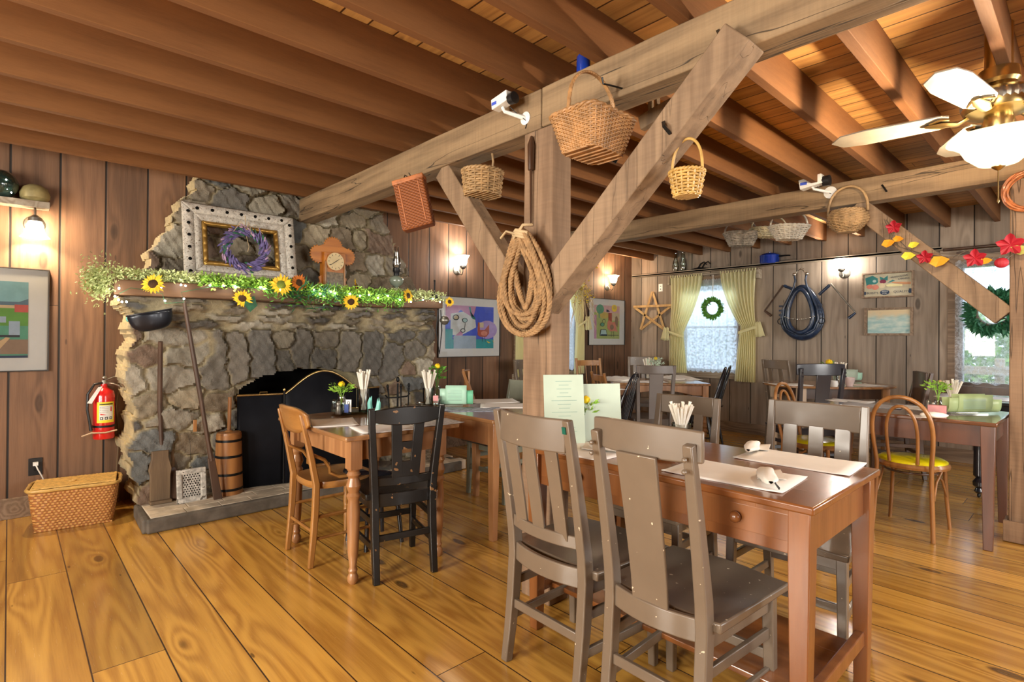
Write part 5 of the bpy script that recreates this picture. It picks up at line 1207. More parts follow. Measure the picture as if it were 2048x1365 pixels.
def sunflower(label, px, py, Y, r, col, cm, nrm=(-.3, -1, .1), rz=0, leaf=False, group=None):
    p = on(px, py, 1, Y); t = thing('sunflower', label, 'sunflower', p); n = Vector(nrm).normalized(); q = Vector((0, 0, 1)).rotation_difference(n).to_matrix(); rng = random.Random(label)
    mb = M()
    for ringi, (cnt, L) in enumerate(((18, r), (16, r*.86))):
        for i in range(cnt):
            a = 2*math.pi*(i+.5*ringi)/cnt+rng.uniform(-.08, .08); l = L*rng.uniform(.85, 1.08); d = Vector((math.cos(a), math.sin(a), rng.uniform(-.05, .22))); s = Vector((-math.sin(a), math.cos(a), 0)); w = r*.13; b = d*r*.33
            pts = [b-s*w*.5, b+s*w*.5, b+d*(l-r*.33)*.5+s*w, d*l+Vector((0, 0, -r*.06)), b+d*(l-r*.33)*.5-s*w]
            mb.add([q @ v for v in pts], [(0, 1, 2, 3, 4)])
    obj('petals', mb, col, t, 0)
    mb = M(); mb.ell((0, 0, 0), (r*.42, r*.42, r*.16), 20, 8, None); mb.xf(q.to_4x4()); obj('seed_disc', mb, cm, t, 50)
    mb = M(); mb.tube([q @ Vector((0, 0, -r*.1)), q @ Vector((0, 0, -r*.35))+Vector((0, .01, 0)), Vector((.03, .03, -.01))], .003, 6); obj('stem', mb, m_green, t)
    if leaf: mb = M(); mb.add([(.02, .0, 0), (.08, -.01, .02), (.10, -.01, -.05), (.05, -.012, -.10), (.01, -.01, -.05)], [(0, 1, 2, 3, 4)]); obj('leaf', mb, m_greend, t, 0)
sunflower('yellow sunflower at the left end of the mantel front'.replace('left', 'bushy'), 306, 568, 4.24, .075, m_petal, m_seed, (-.5, -1, .3))
sunflower('yellow sunflower drooping below the mantel under the carved frame', 485, 597, 4.24, .072, m_petal, m_seed, (-.5, -.8, -.5), leaf=True)
sunflower('large yellow sunflower with a green centre beside the orange one', 562, 570, 4.23, .085, m_petal, m_seedg, (-.2, -1, .1))
sunflower('rust orange sunflower beside the large yellow one', 598, 566, 4.25, .075, m_petalo, m_seed, (.25, -1, .1))
sunflower('yellow sunflower turned sideways next to the clock', 713, 573, 4.30, .075, m_petal, m_seed, (.95, -.6, .3))
sunflower('yellow sunflower hanging below the mantel past the clock', 702, 604, 4.23, .072, m_petal, m_seed, (-.3, -1, -.25))
sunflower('yellow sunflower in front of the oil lamp', 816, 592, 4.24, .072, m_petal, m_seed, (.35, -1, .1))
sunflower('small yellow sunflower at the mantel end beside the iron cup', 899, 604, 4.22, .052, m_petal, m_seed, (-.2, -1, .1))
# ================================================================== WALL-HUNG THINGS
RW = math.pi*1.5    # local frame: x to the viewer's right, z up, -y toward the viewer; the far wall turns it by 270 degrees
def art(t, w, h, shapes, y=-.012, name='artwork'):
    """flat painted shapes, in units of the picture's width and height, laid one over the other"""
    mats = []; mb = M()
    for k, (m, poly) in enumerate(shapes):
        if m not in mats: mats.append(m)
        mb.mat(mats.index(m)); mb.add([((a-.5)*w, y-.0004*k, b*h) for a, b in poly], [tuple(range(len(poly)))])
    return obj(name, mb, mats, t, 0)
def q(x0, y0, x1, y1): return [(x0, y0), (x1, y0), (x1, y1), (x0, y1)]
def el(cx, cy, rx, ry=None, n=18): return [(cx+rx*math.cos(2*math.pi*i/n), cy+(ry or rx)*math.sin(2*math.pi*i/n)) for i in range(n)]
def line(a, b, w): 
    dx, dy = b[0]-a[0], b[1]-a[1]; l = math.hypot(dx, dy)+1e-9; nx, ny = -dy/l*w/2, dx/l*w/2; return [(a[0]+nx, a[1]+ny), (b[0]+nx, b[1]+ny), (b[0]-nx, b[1]-ny), (a[0]-nx, a[1]-ny)]
def picture(label, loc, rz, w, h, aw, ah, shapes, ay=None, frame=m_slimframe, fw=.008, mat=m_mat, glassy=True, dep=.025):
    t = thing('framed_picture', label, 'picture', loc, rz)
    mb = M()
    for c, d in (((0, -dep/2, fw/2), (w, dep, fw)), ((0, -dep/2, h-fw/2), (w, dep, fw)), ((-w/2+fw/2, -dep/2, h/2), (fw, dep, h-2*fw)), ((w/2-fw/2, -dep/2, h/2), (fw, dep, h-2*fw))): mb.box(c, d)
    obj('picture_frame', mb, frame, t, 0)
    if mat: mb = M().box((0, -.006, h/2), (w-2*fw, .008, h-2*fw)); obj('mat_board', mb, mat, t, 0)
    az = (h-ah)/2 if ay is None else ay
    o = art(t, aw, ah, shapes); o.location.z = az
    if glassy: mb = M().add([(-w/2+fw, -dep+.002, fw), (w/2-fw, -dep+.002, fw), (w/2-fw, -dep+.002, h-fw), (-w/2+fw, -dep+.002, h-fw)], [(0, 1, 2, 3)]); obj('picture_glass', mb, m_picglass, t, 0)
    return t
F = {k: flat(k, v) for k, v in dict(sky=(.23, .45, .48), cloud=(.62, .66, .60), hill=(.10, .17, .22), straw_field=(.62, .45, .26), meadow=(.12, .32, .05), barn=(.55, .10, .08), skin_tone=(.62, .42, .22), dusk_blue=(.05, .10, .62), rose=(.55, .26, .42), lilac=(.42, .30, .62), teal_green=(.02, .33, .36), white_paint=(.68, .70, .68), brick_red=(.42, .09, .06), outline=(.02, .03, .04), sun_yellow=(.82, .62, .05), pear_green=(.42, .50, .17), tree_green=(.10, .34, .22), pinkish=(.68, .42, .42), mustard=(.58, .44, .12), brownish=(.30, .20, .13), parchment=(.55, .50, .36), tomato=(.66, .24, .17), beet=(.20, .02, .06), cream_white=(.76, .70, .38), carrot=(.62, .25, .10), navy=(.02, .045, .10), sea_green=(.03, .22, .22), denim=(.35, .45, .55), aqua_mist=(.42, .60, .58), peach=(.70, .55, .34), water=(.30, .50, .52), wheat=(.62, .52, .34)).items()}
p0 = on(97, 742, 1, YW)
picture('farm landscape print with a red barn, hanging above the outlet', (p0.x-.46, YW, p0.z), 0, .92, .71, .70, .52,
    [(F['sky'], q(0, .70, 1, 1)), (F['cloud'], el(.42, .86, .22, .07)), (F['cloud'], el(.62, .80, .14, .05)), (F['hill'], q(0, .68, 1, .735)), (F['straw_field'], q(0, .64, 1, .69)), (F['meadow'], q(0, 0, 1, .65)), (F['tree_green'], q(0, 0, 1, .42)), (F['barn'], q(.90, .60, 1, .70)), (F['hill'], [(.88, .70), (1, .70), (1, .78)]),
     (F['denim'], q(.62, .30, .70, .52)), (F['denim'], q(.66, .46, .84, .54)), (F['denim'], q(.86, .28, .94, .48)), (F['denim'], q(.40, .26, .47, .5)), (F['outline'], q(.62, .27, .94, .30)), (F['brownish'], q(.0, .05, 1, .24)), (F['skin_tone'], [(.70, .12), (.80, .12), (.87, .26), (.84, .27), (.77, .18), (.62, .23), (.62, .20)]), (F['skin_tone'], q(.44, .10, .54, .22)), (F['denim'], q(.70, .02, .80, .11)), (F['denim'], q(.45, .02, .54, .10)), (F['navy'], q(0, 0, 1, .03))])
p1 = on(933, 714, 1, YW)
picture('bright blue print of a red hen and flowers, hung beside the chimney', (3.985, YW, 1.028), 0, .93, .70, .72, .50,
    [(F['dusk_blue'], q(0, 0, 1, 1)), (F['rose'], [(0, .55), (0, 1), (.62, 1), (.55, .70), (.3, .9)]), (F['lilac'], el(.86, .45, .22, .22)), (F['white_paint'], [(.10, .80), (.35, .86), (.60, .70), (.62, .50), (.30, .30), (.10, .32)]), (F['wheat'], q(.66, .5, .78, .62)), (F['teal_green'], q(0, 0, 1, .22)), (F['teal_green'], q(0, 0, .14, .45)), (F['rose'], [(.14, .25), (.34, .45), (.34, .25)]), (F['denim'], q(.16, .0, .62, .3)), (F['sea_green'], [(.46, .98), (.50, .98), (.54, .70), (.60, .68), (.6, .72), (.56, .76), (.52, .72), (.48, .9)]),
     (F['brick_red'], [(.655, .62), (.69, .62), (.70, .44), (.80, .44), (.90, .58), (.90, .36), (.84, .28), (.70, .28), (.65, .32)]), (F['tomato'], el(.79, .36, .07, .06)), (F['outline'], line((.75, .28), (.75, .16), .008)), (F['outline'], line((.80, .28), (.82, .16), .008)), (F['outline'], el(.20, .72, .065)), (F['wheat'], el(.20, .72, .045)), (F['outline'], el(.38, .66, .055)), (F['aqua_mist'], el(.38, .66, .042)), (F['outline'], line((.39, .6), (.37, .40), .008)), (F['outline'], el(.34, .42, .05)), (F['white_paint'], el(.34, .42, .035)), (F['sun_yellow'], [(.84, .18), (.88, .12), (.93, .13), (.90, .15)]), (F['sun_yellow'], [(.96, .20), (1, .16), (1, .14)])])
picture('print of a red rooster, green tree and yellow sun, hung near the room corner', (6.61, YW, 1.155), 0, .89, .70, .62, .50,
    [(F['pear_green'], q(0, 0, 1, 1)), (F['pinkish'], q(0, .78, 1, 1)), (F['rose'], q(0, 0, .09, .7)), (F['mustard'], el(.38, .70, .18, .1)), (F['wheat'], q(.68, .55, 1, .78)), (F['tree_green'], el(.22, .88, .15, .14)), (F['tree_green'], q(.17, .62, .20, .8)), (F['sun_yellow'], el(.78, .93, .11, .11)), (F['mustard'], el(.78, .95, .06, .06)), (F['navy'], [(.46, .80), (.46, .88), (.53, .87), (.60, .82)]),
     (F['brick_red'], q(.54, .52, .68, .78)), (F['brownish'], [(.80, .45), (.82, .66), (.88, .70), (.94, .60), (.92, .34)]), (F['tomato'], [(.50, .50), (.56, .56), (.70, .50), (.80, .52), (.86, .34), (.92, .20), (.80, .24), (.62, .22), (.50, .32)]), (F['brownish'], el(.68, .35, .08, .08)), (F['outline'], line((.66, .22), (.66, .06), .012)), (F['outline'], line((.74, .22), (.76, .06), .012)), (F['outline'], q(.52, .10, .96, .118)), (F['outline'], el(.36, .52, .06, .07)), (F['pear_green'], el(.36, .52, .045, .055)), (F['outline'], el(.30, .42, .08, .06)), (F['tree_green'], el(.30, .42, .065, .048)), (F['outline'], [(.20, .08), (.24, .28), (.44, .28), (.50, .08)]), (F['aqua_mist'], [(.22, .10), (.255, .265), (.43, .265), (.48, .10)]), (F['navy'], q(.24, .10, .48, .13))])
def lampo(name, loc, e, col, r=.08):
    l = bpy.data.lights.new(name, 'POINT'); l.energy = e; l.color = col; l.shadow_soft_size = r; o = bpy.data.objects.new(name, l); COL.objects.link(o); o.location = loc
def wall_sconce(label, x, y, z, rz, up, mat, s=1.):
    t = thing('wall_sconce', label, 'wall lamp', (x, y, z), rz); k = 1 if up else -1
    mb = M().lathe([(.055*s, 0), (.055*s, .006), (.045*s, .014), (.02*s, .022), (0, .024)], seg=24, mat=Matrix.Rotation(R90, 3, 'X')); obj('back_plate', mb, m_pewter, t)
    mb = M(); mb.tube([(0, -.02, 0), (.0, -.05, -.045*k), (.0, -.09, -.06*k), (0, -.115, -.035*k), (0, -.115, 0)] if up else [(0, -.02, .02), (0, -.05, .09), (0, -.09, .105), (0, -.115, .085), (0, -.115, .05)], .006, 8); obj('arm', mb, m_pewter, t, 60)
    B0 = .0 if up else .05
    mb = M().lathe([(.012, B0), (.034*s, B0+.02*k), (.036*s, B0+.04*k)] if up else [(.036*s, B0-.045), (.034*s, B0-.02), (.012, B0)], (0, -.115, 0), 20); obj('socket_cup', mb, m_pewter, t)
    pr_ = [(.030, B0+.035*k), (.042*s, B0+.07*k), (.047*s, B0+.11*k), (.058*s, B0+.135*k), (.072*s, B0+.155*k)]
    mb = M().lathe_open(pr_ if up else pr_[::-1], (0, -.115, 0), 32, wav=lambda i, a: 1+(.06*math.cos(6*a) if i == (4 if up else 0) else 0)); obj('glass_shade', mb, mat, t, 60, solid=.002)
    bpy.context.view_layer.update(); lampo('lamp_light', t.matrix_world @ Vector((0, -.115, B0+.085*k)), LAMP, (1, .76, .48) if mat is m_shade else (1, .93, .82), .03)
    return t
wall_sconce('bell-shaped glass wall lamp hanging mouth down under the little shelf', .125, YW, 2.02, 0, False, m_shade, 1.05)
wall_sconce('upturned tulip wall lamp between the chimney and the post', 3.79, YW, 2.035, 0, True, m_shadec)
wall_sconce('upturned glass wall lamp above the rooster print', 6.62, YW, 2.045, 0, True, m_shade, 1.15)
wall_sconce('upturned wall lamp on the far wall beside the horse collar', XW, 2.03, 2.055, RW, True, m_shadec, 1.1)
# little shelf at the far end of the left wall, and what stands on it
p = on(100, 411, 1, YW-.16); mb = M().box((p.x-.50, YW-.085, p.z-.0), (1.0, .17, .03)); mb.box((p.x-.50, YW-.165, p.z-.005), (1.0, .012, .045)); single('wall_shelf', mb, m_sillw, 'short wooden shelf above the bell-shaped wall lamp', 'shelf', bevel=.003)
SZ = p.z+.015
c = on(70, 388, 1, YW-.10); mb = M().lathe([(0, 0), (.05, .004), (.078, .03), (.082, .06), (.066, .10), (.035, .122), (0, .126)], (c.x, YW-.09, SZ+.0), 24); single('dried_gourd', mb, plain('gourd_skin', (.30, .24, .10), .6, var=.25, ns=14), 'round dull tan gourd on the little wall shelf', 'gourd')
def dark_ornament():
    t = thing('dark_glass_ball', 'dark round glass ball with tiny lights on the little wall shelf', 'ornament', (-.05, YW-.10, SZ)); mb = M().ell((0, 0, .095), .095, 20, 14); obj('ball', mb, plain('dark_green_glass', (.012, .03, .025), .12, coat=.8), t, 60)
    for x, z in ((.03, .11), (.055, .03), (-.02, .05)): mb = M().ell((x, -.09, z), .004, 8, 6); obj('bulb', mb, m_bulb, t)
dark_ornament()
def extinguisher():
    t = thing('fire_extinguisher', 'red fire extinguisher with a yellow label hung on the board wall', 'fire extinguisher', (.515, YW-.085, .50))
    mb = M().lathe([(.0, 0), (.062, .0), (.066, .01), (.066, .31), (.058, .345), (.03, .365), (.02, .375), (.02, .40), (0, .40)], seg=28); obj('cylinder', mb, m_red, t, 50)
    mb = M(); mb.sheet(lambda u, v: (.0668*math.sin(lerp(-.75, .95, u)), -.0668*math.cos(lerp(-.75, .95, u)), lerp(.12, .27, v)), 14, 2); lb = obj('label', mb, m_yel, t, 60)
    mb = M(); A3 = lambda a, z, r=.0674: (r*math.sin(a), -r*math.cos(a), z)
    mb.sheet(lambda u, v: A3(lerp(-.52, .78, u), lerp(.14, .245, v), .0671), 10, 2); obj('instruction_panel', mb, m_mat, lb, 60)
    mb = M()
    mb.sheet(lambda u, v: A3(lerp(-.50, .76, u), lerp(.25, .258, v)), 8, 1)
    obj('heading_marking', mb, m_blackp, lb, 0); mb = M()
    for k in range(4): mb.sheet(lambda u, v: A3(lerp(-.46, -.40, u), lerp(.232-.012*k, .236-.012*k, v)), 2, 1); mb.sheet(lambda u, v: A3(lerp(-.34, .3, u), lerp(.233-.012*k, .2345-.012*k, v)), 6, 1)
    for k in range(3): mb.sheet(lambda u, v: A3(lerp(-.44+.42*k, -.16+.42*k, u), lerp(.143, .162, v)), 3, 1)
    obj('printed_marking', mb, m_blackp, lb, 0)
    mb = M()
    for k in range(3): mb.sheet(lambda u, v: A3(lerp(-.38+.42*k, -.24+.42*k, u), lerp(.148, .157, v), .0677), 2, 1)
    obj('pictogram_marking', mb, m_mat, lb, 0)
    mb = M(); mb.sheet(lambda u, v: A3(lerp(-.42, .15, u), lerp(.176, .176+.012*(1-u), v)), 5, 1); mb.sheet(lambda u, v: A3(lerp(.50, .62, u), lerp(.20, .235, v)), 2, 1); obj('red_marking', mb, m_red, lb, 0)
    mb = M().tube([(0, 0, .39), (0, 0, .425)], .017, 10); mb.tube([(0, 0, .42), (.05, -.03, .445), (.085, -.05, .462)], .006, 8, flat=1.6); mb.tube([(0, 0, .405), (.05, -.03, .40), (.10, -.055, .375)], .006, 8, flat=1.6); mb.ell((-.0, -.02, .445), (.014, .01, .012), 10, 8); obj('valve_handle', mb, m_pewter, t)
    mb = M(); mb.tube([(-.015, -.01, .405), (-.06, -.03, .40), (-.098, -.04, .33), (-.10, -.045, .22), (-.085, -.05, .12), (-.078, -.05, .07)], [.009]*5+[.012], 8); obj('hose', mb, m_blackp, t, 60)
    mb = M().add([(-.015, -.055, .385), (-.040, -.058, .38), (-.105, -.075, .27), (-.078, -.075, .265)], [(0, 3, 2, 1)]); obj('inspection_tag', mb, m_white, t, 0, solid=.001)
    mb = M().lathe_open([(.069, .085), (.069, .10)], seg=24); obj('strap', mb, m_iron, t); mb = M().box((0, .074, .2), (.05, .02, .36)); obj('bracket', mb, m_iron, t)
    mb = M(); mb.tube([(-.13, -.06, .035), (-.08, -.075, .055), (0, -.08, .05), (.07, -.07, .062)], .006, 8, flat=2.); obj('wire_hook', mb, m_light, t, 60)
extinguisher()
mb = M().tube([(.60, YW-.012, 1.0), (.612, YW-.012, .85), (.60, YW-.012, .72), (.615, YW-.012, .5), (.60, YW-.015, .2), (.56, YW-.03, .01)], .004, 6); single('power_cord', mb, m_oldw, 'thin brown cord running down the boards beside the red extinguisher', 'cord')
def outlet(label, loc, rz, m1, m2, w=.07, h=.115, plug=False):
    t = thing('wall_outlet', label, 'outlet', loc, rz); mb = M().box((0, -.004, 0), (w, .008, h)); obj('cover_plate', mb, m1, t, 0, bevel=.002)
    for s in (-1, 1): mb = M().box((0, -.0085, s*.022), (.018, .003, .018)); obj('socket_face', mb, m2, t, 0)
    if plug: mb = M(); mb.box((.0, -.022, .022), (.028, .03, .022)); mb.tube([(0, -.035, .02), (.01, -.045, -.01), (.035, -.03, -.07), (.05, -.012, -.12)], .004, 6); obj('plug_and_cord', mb, m_white, t)
outlet('black outlet with a white plug, low on the wall behind the woven hamper', (.143, YW, .335), 0, m_blackp, m_iron, .075, .12, True)
outlet('white outlet plate high on the far wall between shelf and wooden star', (XW, 4.50, 2.035), RW, m_white, m_blackp)
# star of laths
def star():
    t = thing('wooden_star', 'five-pointed star of rough laths hung near the room corner', 'star', (XW-.03, 4.62, 1.66), RW); pts = [(.33*math.sin(2*math.pi*i/5), .30*math.cos(2*math.pi*i/5)) for i in range(5)]
    for i in range(5):
        a = pts[(2*i) % 5]; b = pts[(2*i+2) % 5]; mb = M(); y = -.006-.010*(i % 3); mb.sweep([(a[0]*1.06, y, a[1]*1.06), (b[0]*1.06, y, b[1]*1.06)], (0, 1, 0), .012, .036); obj('lath', mb, m_star, t, 0, bevel=.002)
star()
# long plate shelf on the far wall
sa, sb = on(1272, 560, 0, XW-.12), on(1883, 499, 0, XW-.12); zs_ = (sa.z+sb.z)/2-.0
mb = M().box((XW-.065, (4.93+1.10)/2, 2.225), (.13, 4.93-1.10, .022)); mb.box((XW-.125, (4.93+1.10)/2, 2.228), (.010, 4.93-1.10, .034)); single('wall_shelf', mb, m_sillw, 'long narrow plank shelf across the far wall above the yellow curtains', 'shelf', bevel=.002)
mb = M().box((XW-.03, (.98+(-.9))/2, 2.17), (.06, 1.9, .03)); mb.tube([(XW-.06, 1.10, 2.215), (XW-.06, -.9, 2.215)], .016, 10); single('curtain_pole', mb, m_darkw, 'dark pole and rail above the lace-curtained window', 'pole')
ZSH = 2.236
for i, (px, w_) in enumerate(((1351, 'nearer the room corner'), (1366, 'nearer the iron tool'))):
    c = on(px, 545, 0, XW-.06); t = M().lathe_open([(.030, 0), (.034, .01), (.040, .05), (.046, .09), (.036, .15), (.025, .20), (.023, .27), (.026, .285)], (XW-.06, c.y, ZSH), 20); single('lamp_chimney', t, m_glassg, 'clear glass lamp chimney on the long shelf, '+w_, 'glass chimney')
c = on(1400, 538, 0, XW-.06); mb = M(); mb.tube([(XW-.06, c.y+.14, ZSH+.015), (XW-.06, c.y+.02, ZSH+.03), (XW-.06, c.y-.13, ZSH+.012)], [.012, .02, .012], 8)
for d in (0, .06): mb.tube([(XW-.06, c.y+.03-d, ZSH+.03), (XW-.06, c.y-.01-d, ZSH+.09), (XW-.06, c.y-.06-d, ZSH+.115), (XW-.06, c.y-.10-d, ZSH+.07)], [.012, .012, .009, .006], 7)
single('iron_shoe_plane', mb, m_iron, 'black iron tool with two curled horns on the long shelf', 'iron tool')
def pot():
    c = on(1540, 530, 0, XW-.06); t = thing('enamel_pot', 'blue enamel lidded pot on the long shelf', 'pot', (XW-.075, c.y, ZSH)); mb = M().lathe([(.105, 0), (.115, .01), (.118, .10), (.122, .105)], seg=28); obj('pot_body', mb, m_blue, t, 50)
    mb = M().lathe([(.12, .105), (.10, .125), (.04, .14), (.01, .142), (.012, .155), (0, .16)], seg=28); obj('lid', mb, m_blue, t, 50); mb = M().tube([(0, -.11, .085), (0, -.19, .09), (-.0, -.25, .085)], [.012, .009, .008], 8); obj('handle', mb, m_iron, t)
pot()
# horse collar with its hames
def collar():
    t = thing('horse_collar', 'blue black leather horse collar with knobbed hames, hung on the far wall', 'horse collar', (XW-.02, 2.475, 1.33), RW)
    def pear(a, w, h, top): 
        s_, c_ = math.sin(a), math.cos(a); return (w*s_*(1-.42*(c_+1)/2*1.0), h*.5*(1-0)+h*.5*c_)
    mk = lambda w, h, z0, y, n=40: [(pear(2*math.pi*i/n, w, h, 0)[0], y, z0+pear(2*math.pi*i/n, w, h, 0)[1]) for i in range(n)]
    mb = M().tube(mk(.235, .60, -.02, -.05), [.060*(1-.45*((math.cos(2*math.pi*i/40)+1)/2)) for i in range(40)], 12, closed=True, flat=.8); obj('padded_body', mb, m_leather, t, 60)
    mb = M().tube(mk(.175, .53, .02, -.115), .026, 10, closed=True); obj('inner_roll', mb, m_leather, t, 60)
    mb = M().tube(mk(.30, .62, -.045, -.06)[1:-1], .012, 8); obj('outer_rib', mb, m_leather, t, 60)
    for s in (-1, 1):
        P = [(s*x, -.115, z) for x, z in ((.05, .0), (.16, .06), (.205, .18), (.19, .32), (.125, .47), (.075, .58), (.058, .66), (.068, .72))]
        mb = M().tube(P, .013, 8); obj('hame', mb, m_leather, t, 60); mb = M().ell((s*.072, -.115, .735), (.022, .022, .020), 12, 8); obj('hame_knob', mb, m_nickel, t)
        mb = M().tube([(s*.235+.035*math.cos(a), -.10, .16+.035*math.sin(a)) for a in [2*math.pi*i/16 for i in range(16)]], .005, 6, closed=True); obj('harness_ring', mb, m_iron, t)
        mb = M(); 
        for k in range(3): mb.box((s*.225, -.118, .24+.055*k), (.045, .008, .022))
        obj('leather_strap_pattern', mb, m_leather, t, 0)
    mb = M().tube([(-.055, -.11, .74), (-.03, -.11, .78), (0, -.11, .80), (.03, -.11, .78), (.055, -.11, .74)], .007, 7); mb.tube([(0, -.10, .80), (0, -.0, .82)], .005, 6); obj('top_hanger', mb, m_nickel, t, 60)
    mb = M()
    for i in range(15):
        x = lerp(-.17, .17, i/14); z = .215-.035*(1-(x/.17)**2); mb.ell((x, -.14, z), (.011, .004 if i % 2 else .008, .005), 8, 5)
    obj('chain', mb, m_nickel, t)
collar()
def tool(label, pts, name='crank_tool'):
    P = [on(a, b, 0, XW-.05) for a, b in pts]; t = thing(name, label, 'tool', P[1], world=True)
    mb = M().tube([tuple(P[0]), tuple(P[0].lerp(P[1], .9))], .018, 8); obj('hand_grip', mb, m_leather, t, 60)
    mb = M().tube([tuple(P[0].lerp(P[1], .8)), tuple(P[1]), tuple(P[2])], [.009, .011, .008], 8); obj('long_rod', mb, m_pewter if 'grey' in label else m_pole, t, 60)
    mb = M().tube([tuple(P[2]), tuple(P[3])], [.012, .018], 8); obj('end_grip', mb, m_leather if 'grey' in label else m_pole, t, 60)
tool('old iron crank tool with bent ends between curtain and horse collar', [(1588, 580), (1566, 571), (1529, 622), (1542, 632)])
tool('grey rod tool with blue grips to the lamp side of the horse collar', [(1638, 590), (1662, 568), (1711, 626), (1697, 637)])
def sign():
    w, h = .485, .285; t = thing('seed_sign', 'painted vegetable seed sign with beets, carrots and lettering', 'sign', (XW-.0, 1.597, 1.742), RW)
    mb = M()
    for c, d in (((0, -.03, .008), (w, .06, .016)), ((0, -.03, h-.008), (w, .06, .016)), ((-w/2+.008, -.03, h/2), (.016, .06, h-.03)), ((w/2-.008, -.03, h/2), (.016, .06, h-.03))): mb.box(c, d)
    obj('box_frame', mb, m_trimw, t, 0, bevel=.002)
    mb = M().box((0, -.01, h/2), (w-.03, .01, h-.03)); obj('sign_board', mb, F['parchment'], t, 0)
    art(t, w-.03, h-.03, [(F['sea_green'], [(.05, .5), (.02, .85), (.18, .95), (.3, .8), (.25, .6)]), (F['sea_green'], el(.22, .68, .08, .12)), (F['aqua_mist'], el(.22, .70, .04, .06)), (F['sea_green'], [(.35, .7), (.33, .9), (.42, .8), (.5, .92), (.5, .7)]), (F['beet'], el(.40, .66, .07, .09)), (F['sea_green'], [(.48, .58), (.60, .72), (.66, .66)]), (F['carrot'], [(.58, .62), (.97, .58), (.97, .54), (.6, .57)]), (F['carrot'], [(.62, .54), (.97, .52), (.97, .49), (.62, .5)]), (F['cream_white'], [(.46, .50), (.56, .55), (.80, .50), (.80, .42), (.5, .42)]), (F['wheat'], el(.38, .48, .075, .11)), (F['tomato'], el(.12, .46, .07, .10)), (F['tomato'], el(.24, .42, .075, .11)), (F['navy'], el(.44, .18, .10, .115)), (F['navy'], q(.0, .10, .04, .24)), (F['navy'], q(.93, .10, 1, .30))], y=-.0165).location.z = .015
    def txt(s_, x, z, size, mat, rot=0.):
        cu = bpy.data.curves.new('lettering', 'FONT'); cu.body = s_; cu.size = size; cu.extrude = .0006; cu.align_x = 'CENTER'; cu.resolution_u = 2
        o = bpy.data.objects.new('lettering', cu); COL.objects.link(o); o.parent = t; o.location = (x, -.0245, z); o.rotation_euler = (R90, rot, 0); cu.materials.append(mat)
        bpy.context.view_layer.update(); me = bpy.data.meshes.new_from_object(o); mt = o.matrix_local.copy(); bpy.data.objects.remove(o)
        o = bpy.data.objects.new('lettering', me); COL.objects.link(o); o.parent = t; o.location = (x, -.0245, z); o.rotation_euler = (R90, rot, 0)
    txt("BUIST'S", -.145, .045, .036, F['navy']); txt('QUALITY', .13, .05, .036, F['navy']); txt('SEEDS', -.027, .066, .022, F['white_paint']); txt('FOR', -.027, .042, .022, F['white_paint']); txt('PRODUCTIVE', .11, .222, .026, F['navy'], -.12); txt('GARDENS', .15, .195, .024, F['navy'], -.06)
sign()
g = G('pond_painting'); tc = g.n('ShaderNodeTexCoord').outputs['Object']; P = g.pos(False); n1 = g.noise(tc, 9, 4, .6); n2 = g.noise(g.vec(P[0]*6, P[1], P[2]*22), 1, 4, .6)
cc = g.mix(n2.ramp(.35, .7), (.30, .50, .50), (.62, .70, .62)); cc = g.mix(((P[2]-.17)*9+n1*1.4-.5).ramp(0, .8), cc, (.70, .56, .34)); cc = g.mix(n1.ramp(.6, .75)*.7, cc, (.12, .30, .34)); g.set(Base_Color=cc, Roughness=.5)
t = picture('hazy woodland pond painting in a rough wood frame under the seed sign', (XW, 1.59, 1.315), RW, .46, .315, .40, .262, [(g.m, q(0, 0, 1, 1))], frame=m_trimw, fw=.026, mat=None, glassy=False, dep=.03)
# ------------------------------------------------------------------ curtains
def drape(name, label, yc, wtop, ztop, zbot, gather, side, mat=m_ycurt, wall='e', folds=9, wbot=.16, tie=True):
    """a curtain panel tied back toward 'side' (+1: larger u) at height gather"""
    t = thing(name, label, 'curtain', ((XW-.09, yc, ztop) if wall == 'e' else (yc, YW-.09, ztop)), world=True)
    PP = (lambda u, d, z: (XW-d, u, z)) if wall == 'e' else (lambda u, d, z: (u, YW-d, z))
    edge = yc+side*wtop/2
    def f(u, v):
        z = lerp(ztop, zbot, v); vg = (ztop-gather)/(ztop-zbot); m_ = .42
        k = lerp(1, m_, min(1, (v/vg))**1.35) if v < vg else lerp(m_, m_+.14, (v-vg)/(1-vg))
        x = edge-side*(1-u if side > 0 else u)*wtop*k if False else edge-side*u*wtop*k-side*.02*math.sin(min(1, v/vg)*3.14)
        d = .085+.022*math.sin(u*6.283*folds+v*2)*(1-.35*math.exp(-((v-vg)/.05)**2))-.02*math.exp(-((v-vg)/.04)**2)
        return PP(x, d, z)
    mb = M().sheet(f, 110, 40); obj('curtain_panel', mb, mat, t, 60)
    mb = M().sheet(lambda u, v: PP(edge-side*u*wtop, .085+.026*math.sin(u*6.283*folds*1.5), ztop-.004+.035*v+.006*math.sin(u*90)), 110, 2); obj('gathered_heading', mb, mat, t, 60)
    if tie:
        mb = M().sheet(lambda u, v: PP(edge-side*lerp(-.03, wtop*.46, u), .118+.01*math.sin(u*3.14)+.0, gather+lerp(.03, -.055, u)**1*1.-lerp(0, .04, v)), 12, 2); obj('tieback', mb, mat, t, 60, solid=.004)
        for s_ in (0, 1): mb = M().sheet(lambda u, v: PP(edge+side*(.0+.04*s_+.06*u*(.6+v)), .12+.012*s_, gather+.07-lerp(0, .19, v)-.01*math.sin(u*6)), 4, 4); obj('tie_bow', mb, mat, t, 60, solid=.003)
    return t
drape('yellow_curtain', 'yellow tied-back curtain on the star side of the far window', 4.035, .50, 2.155, .765, 1.36, 1)
drape('yellow_curtain', 'yellow tied-back curtain on the horse collar side of the far window', 3.275, .49, 2.165, .695, 1.42, -1)
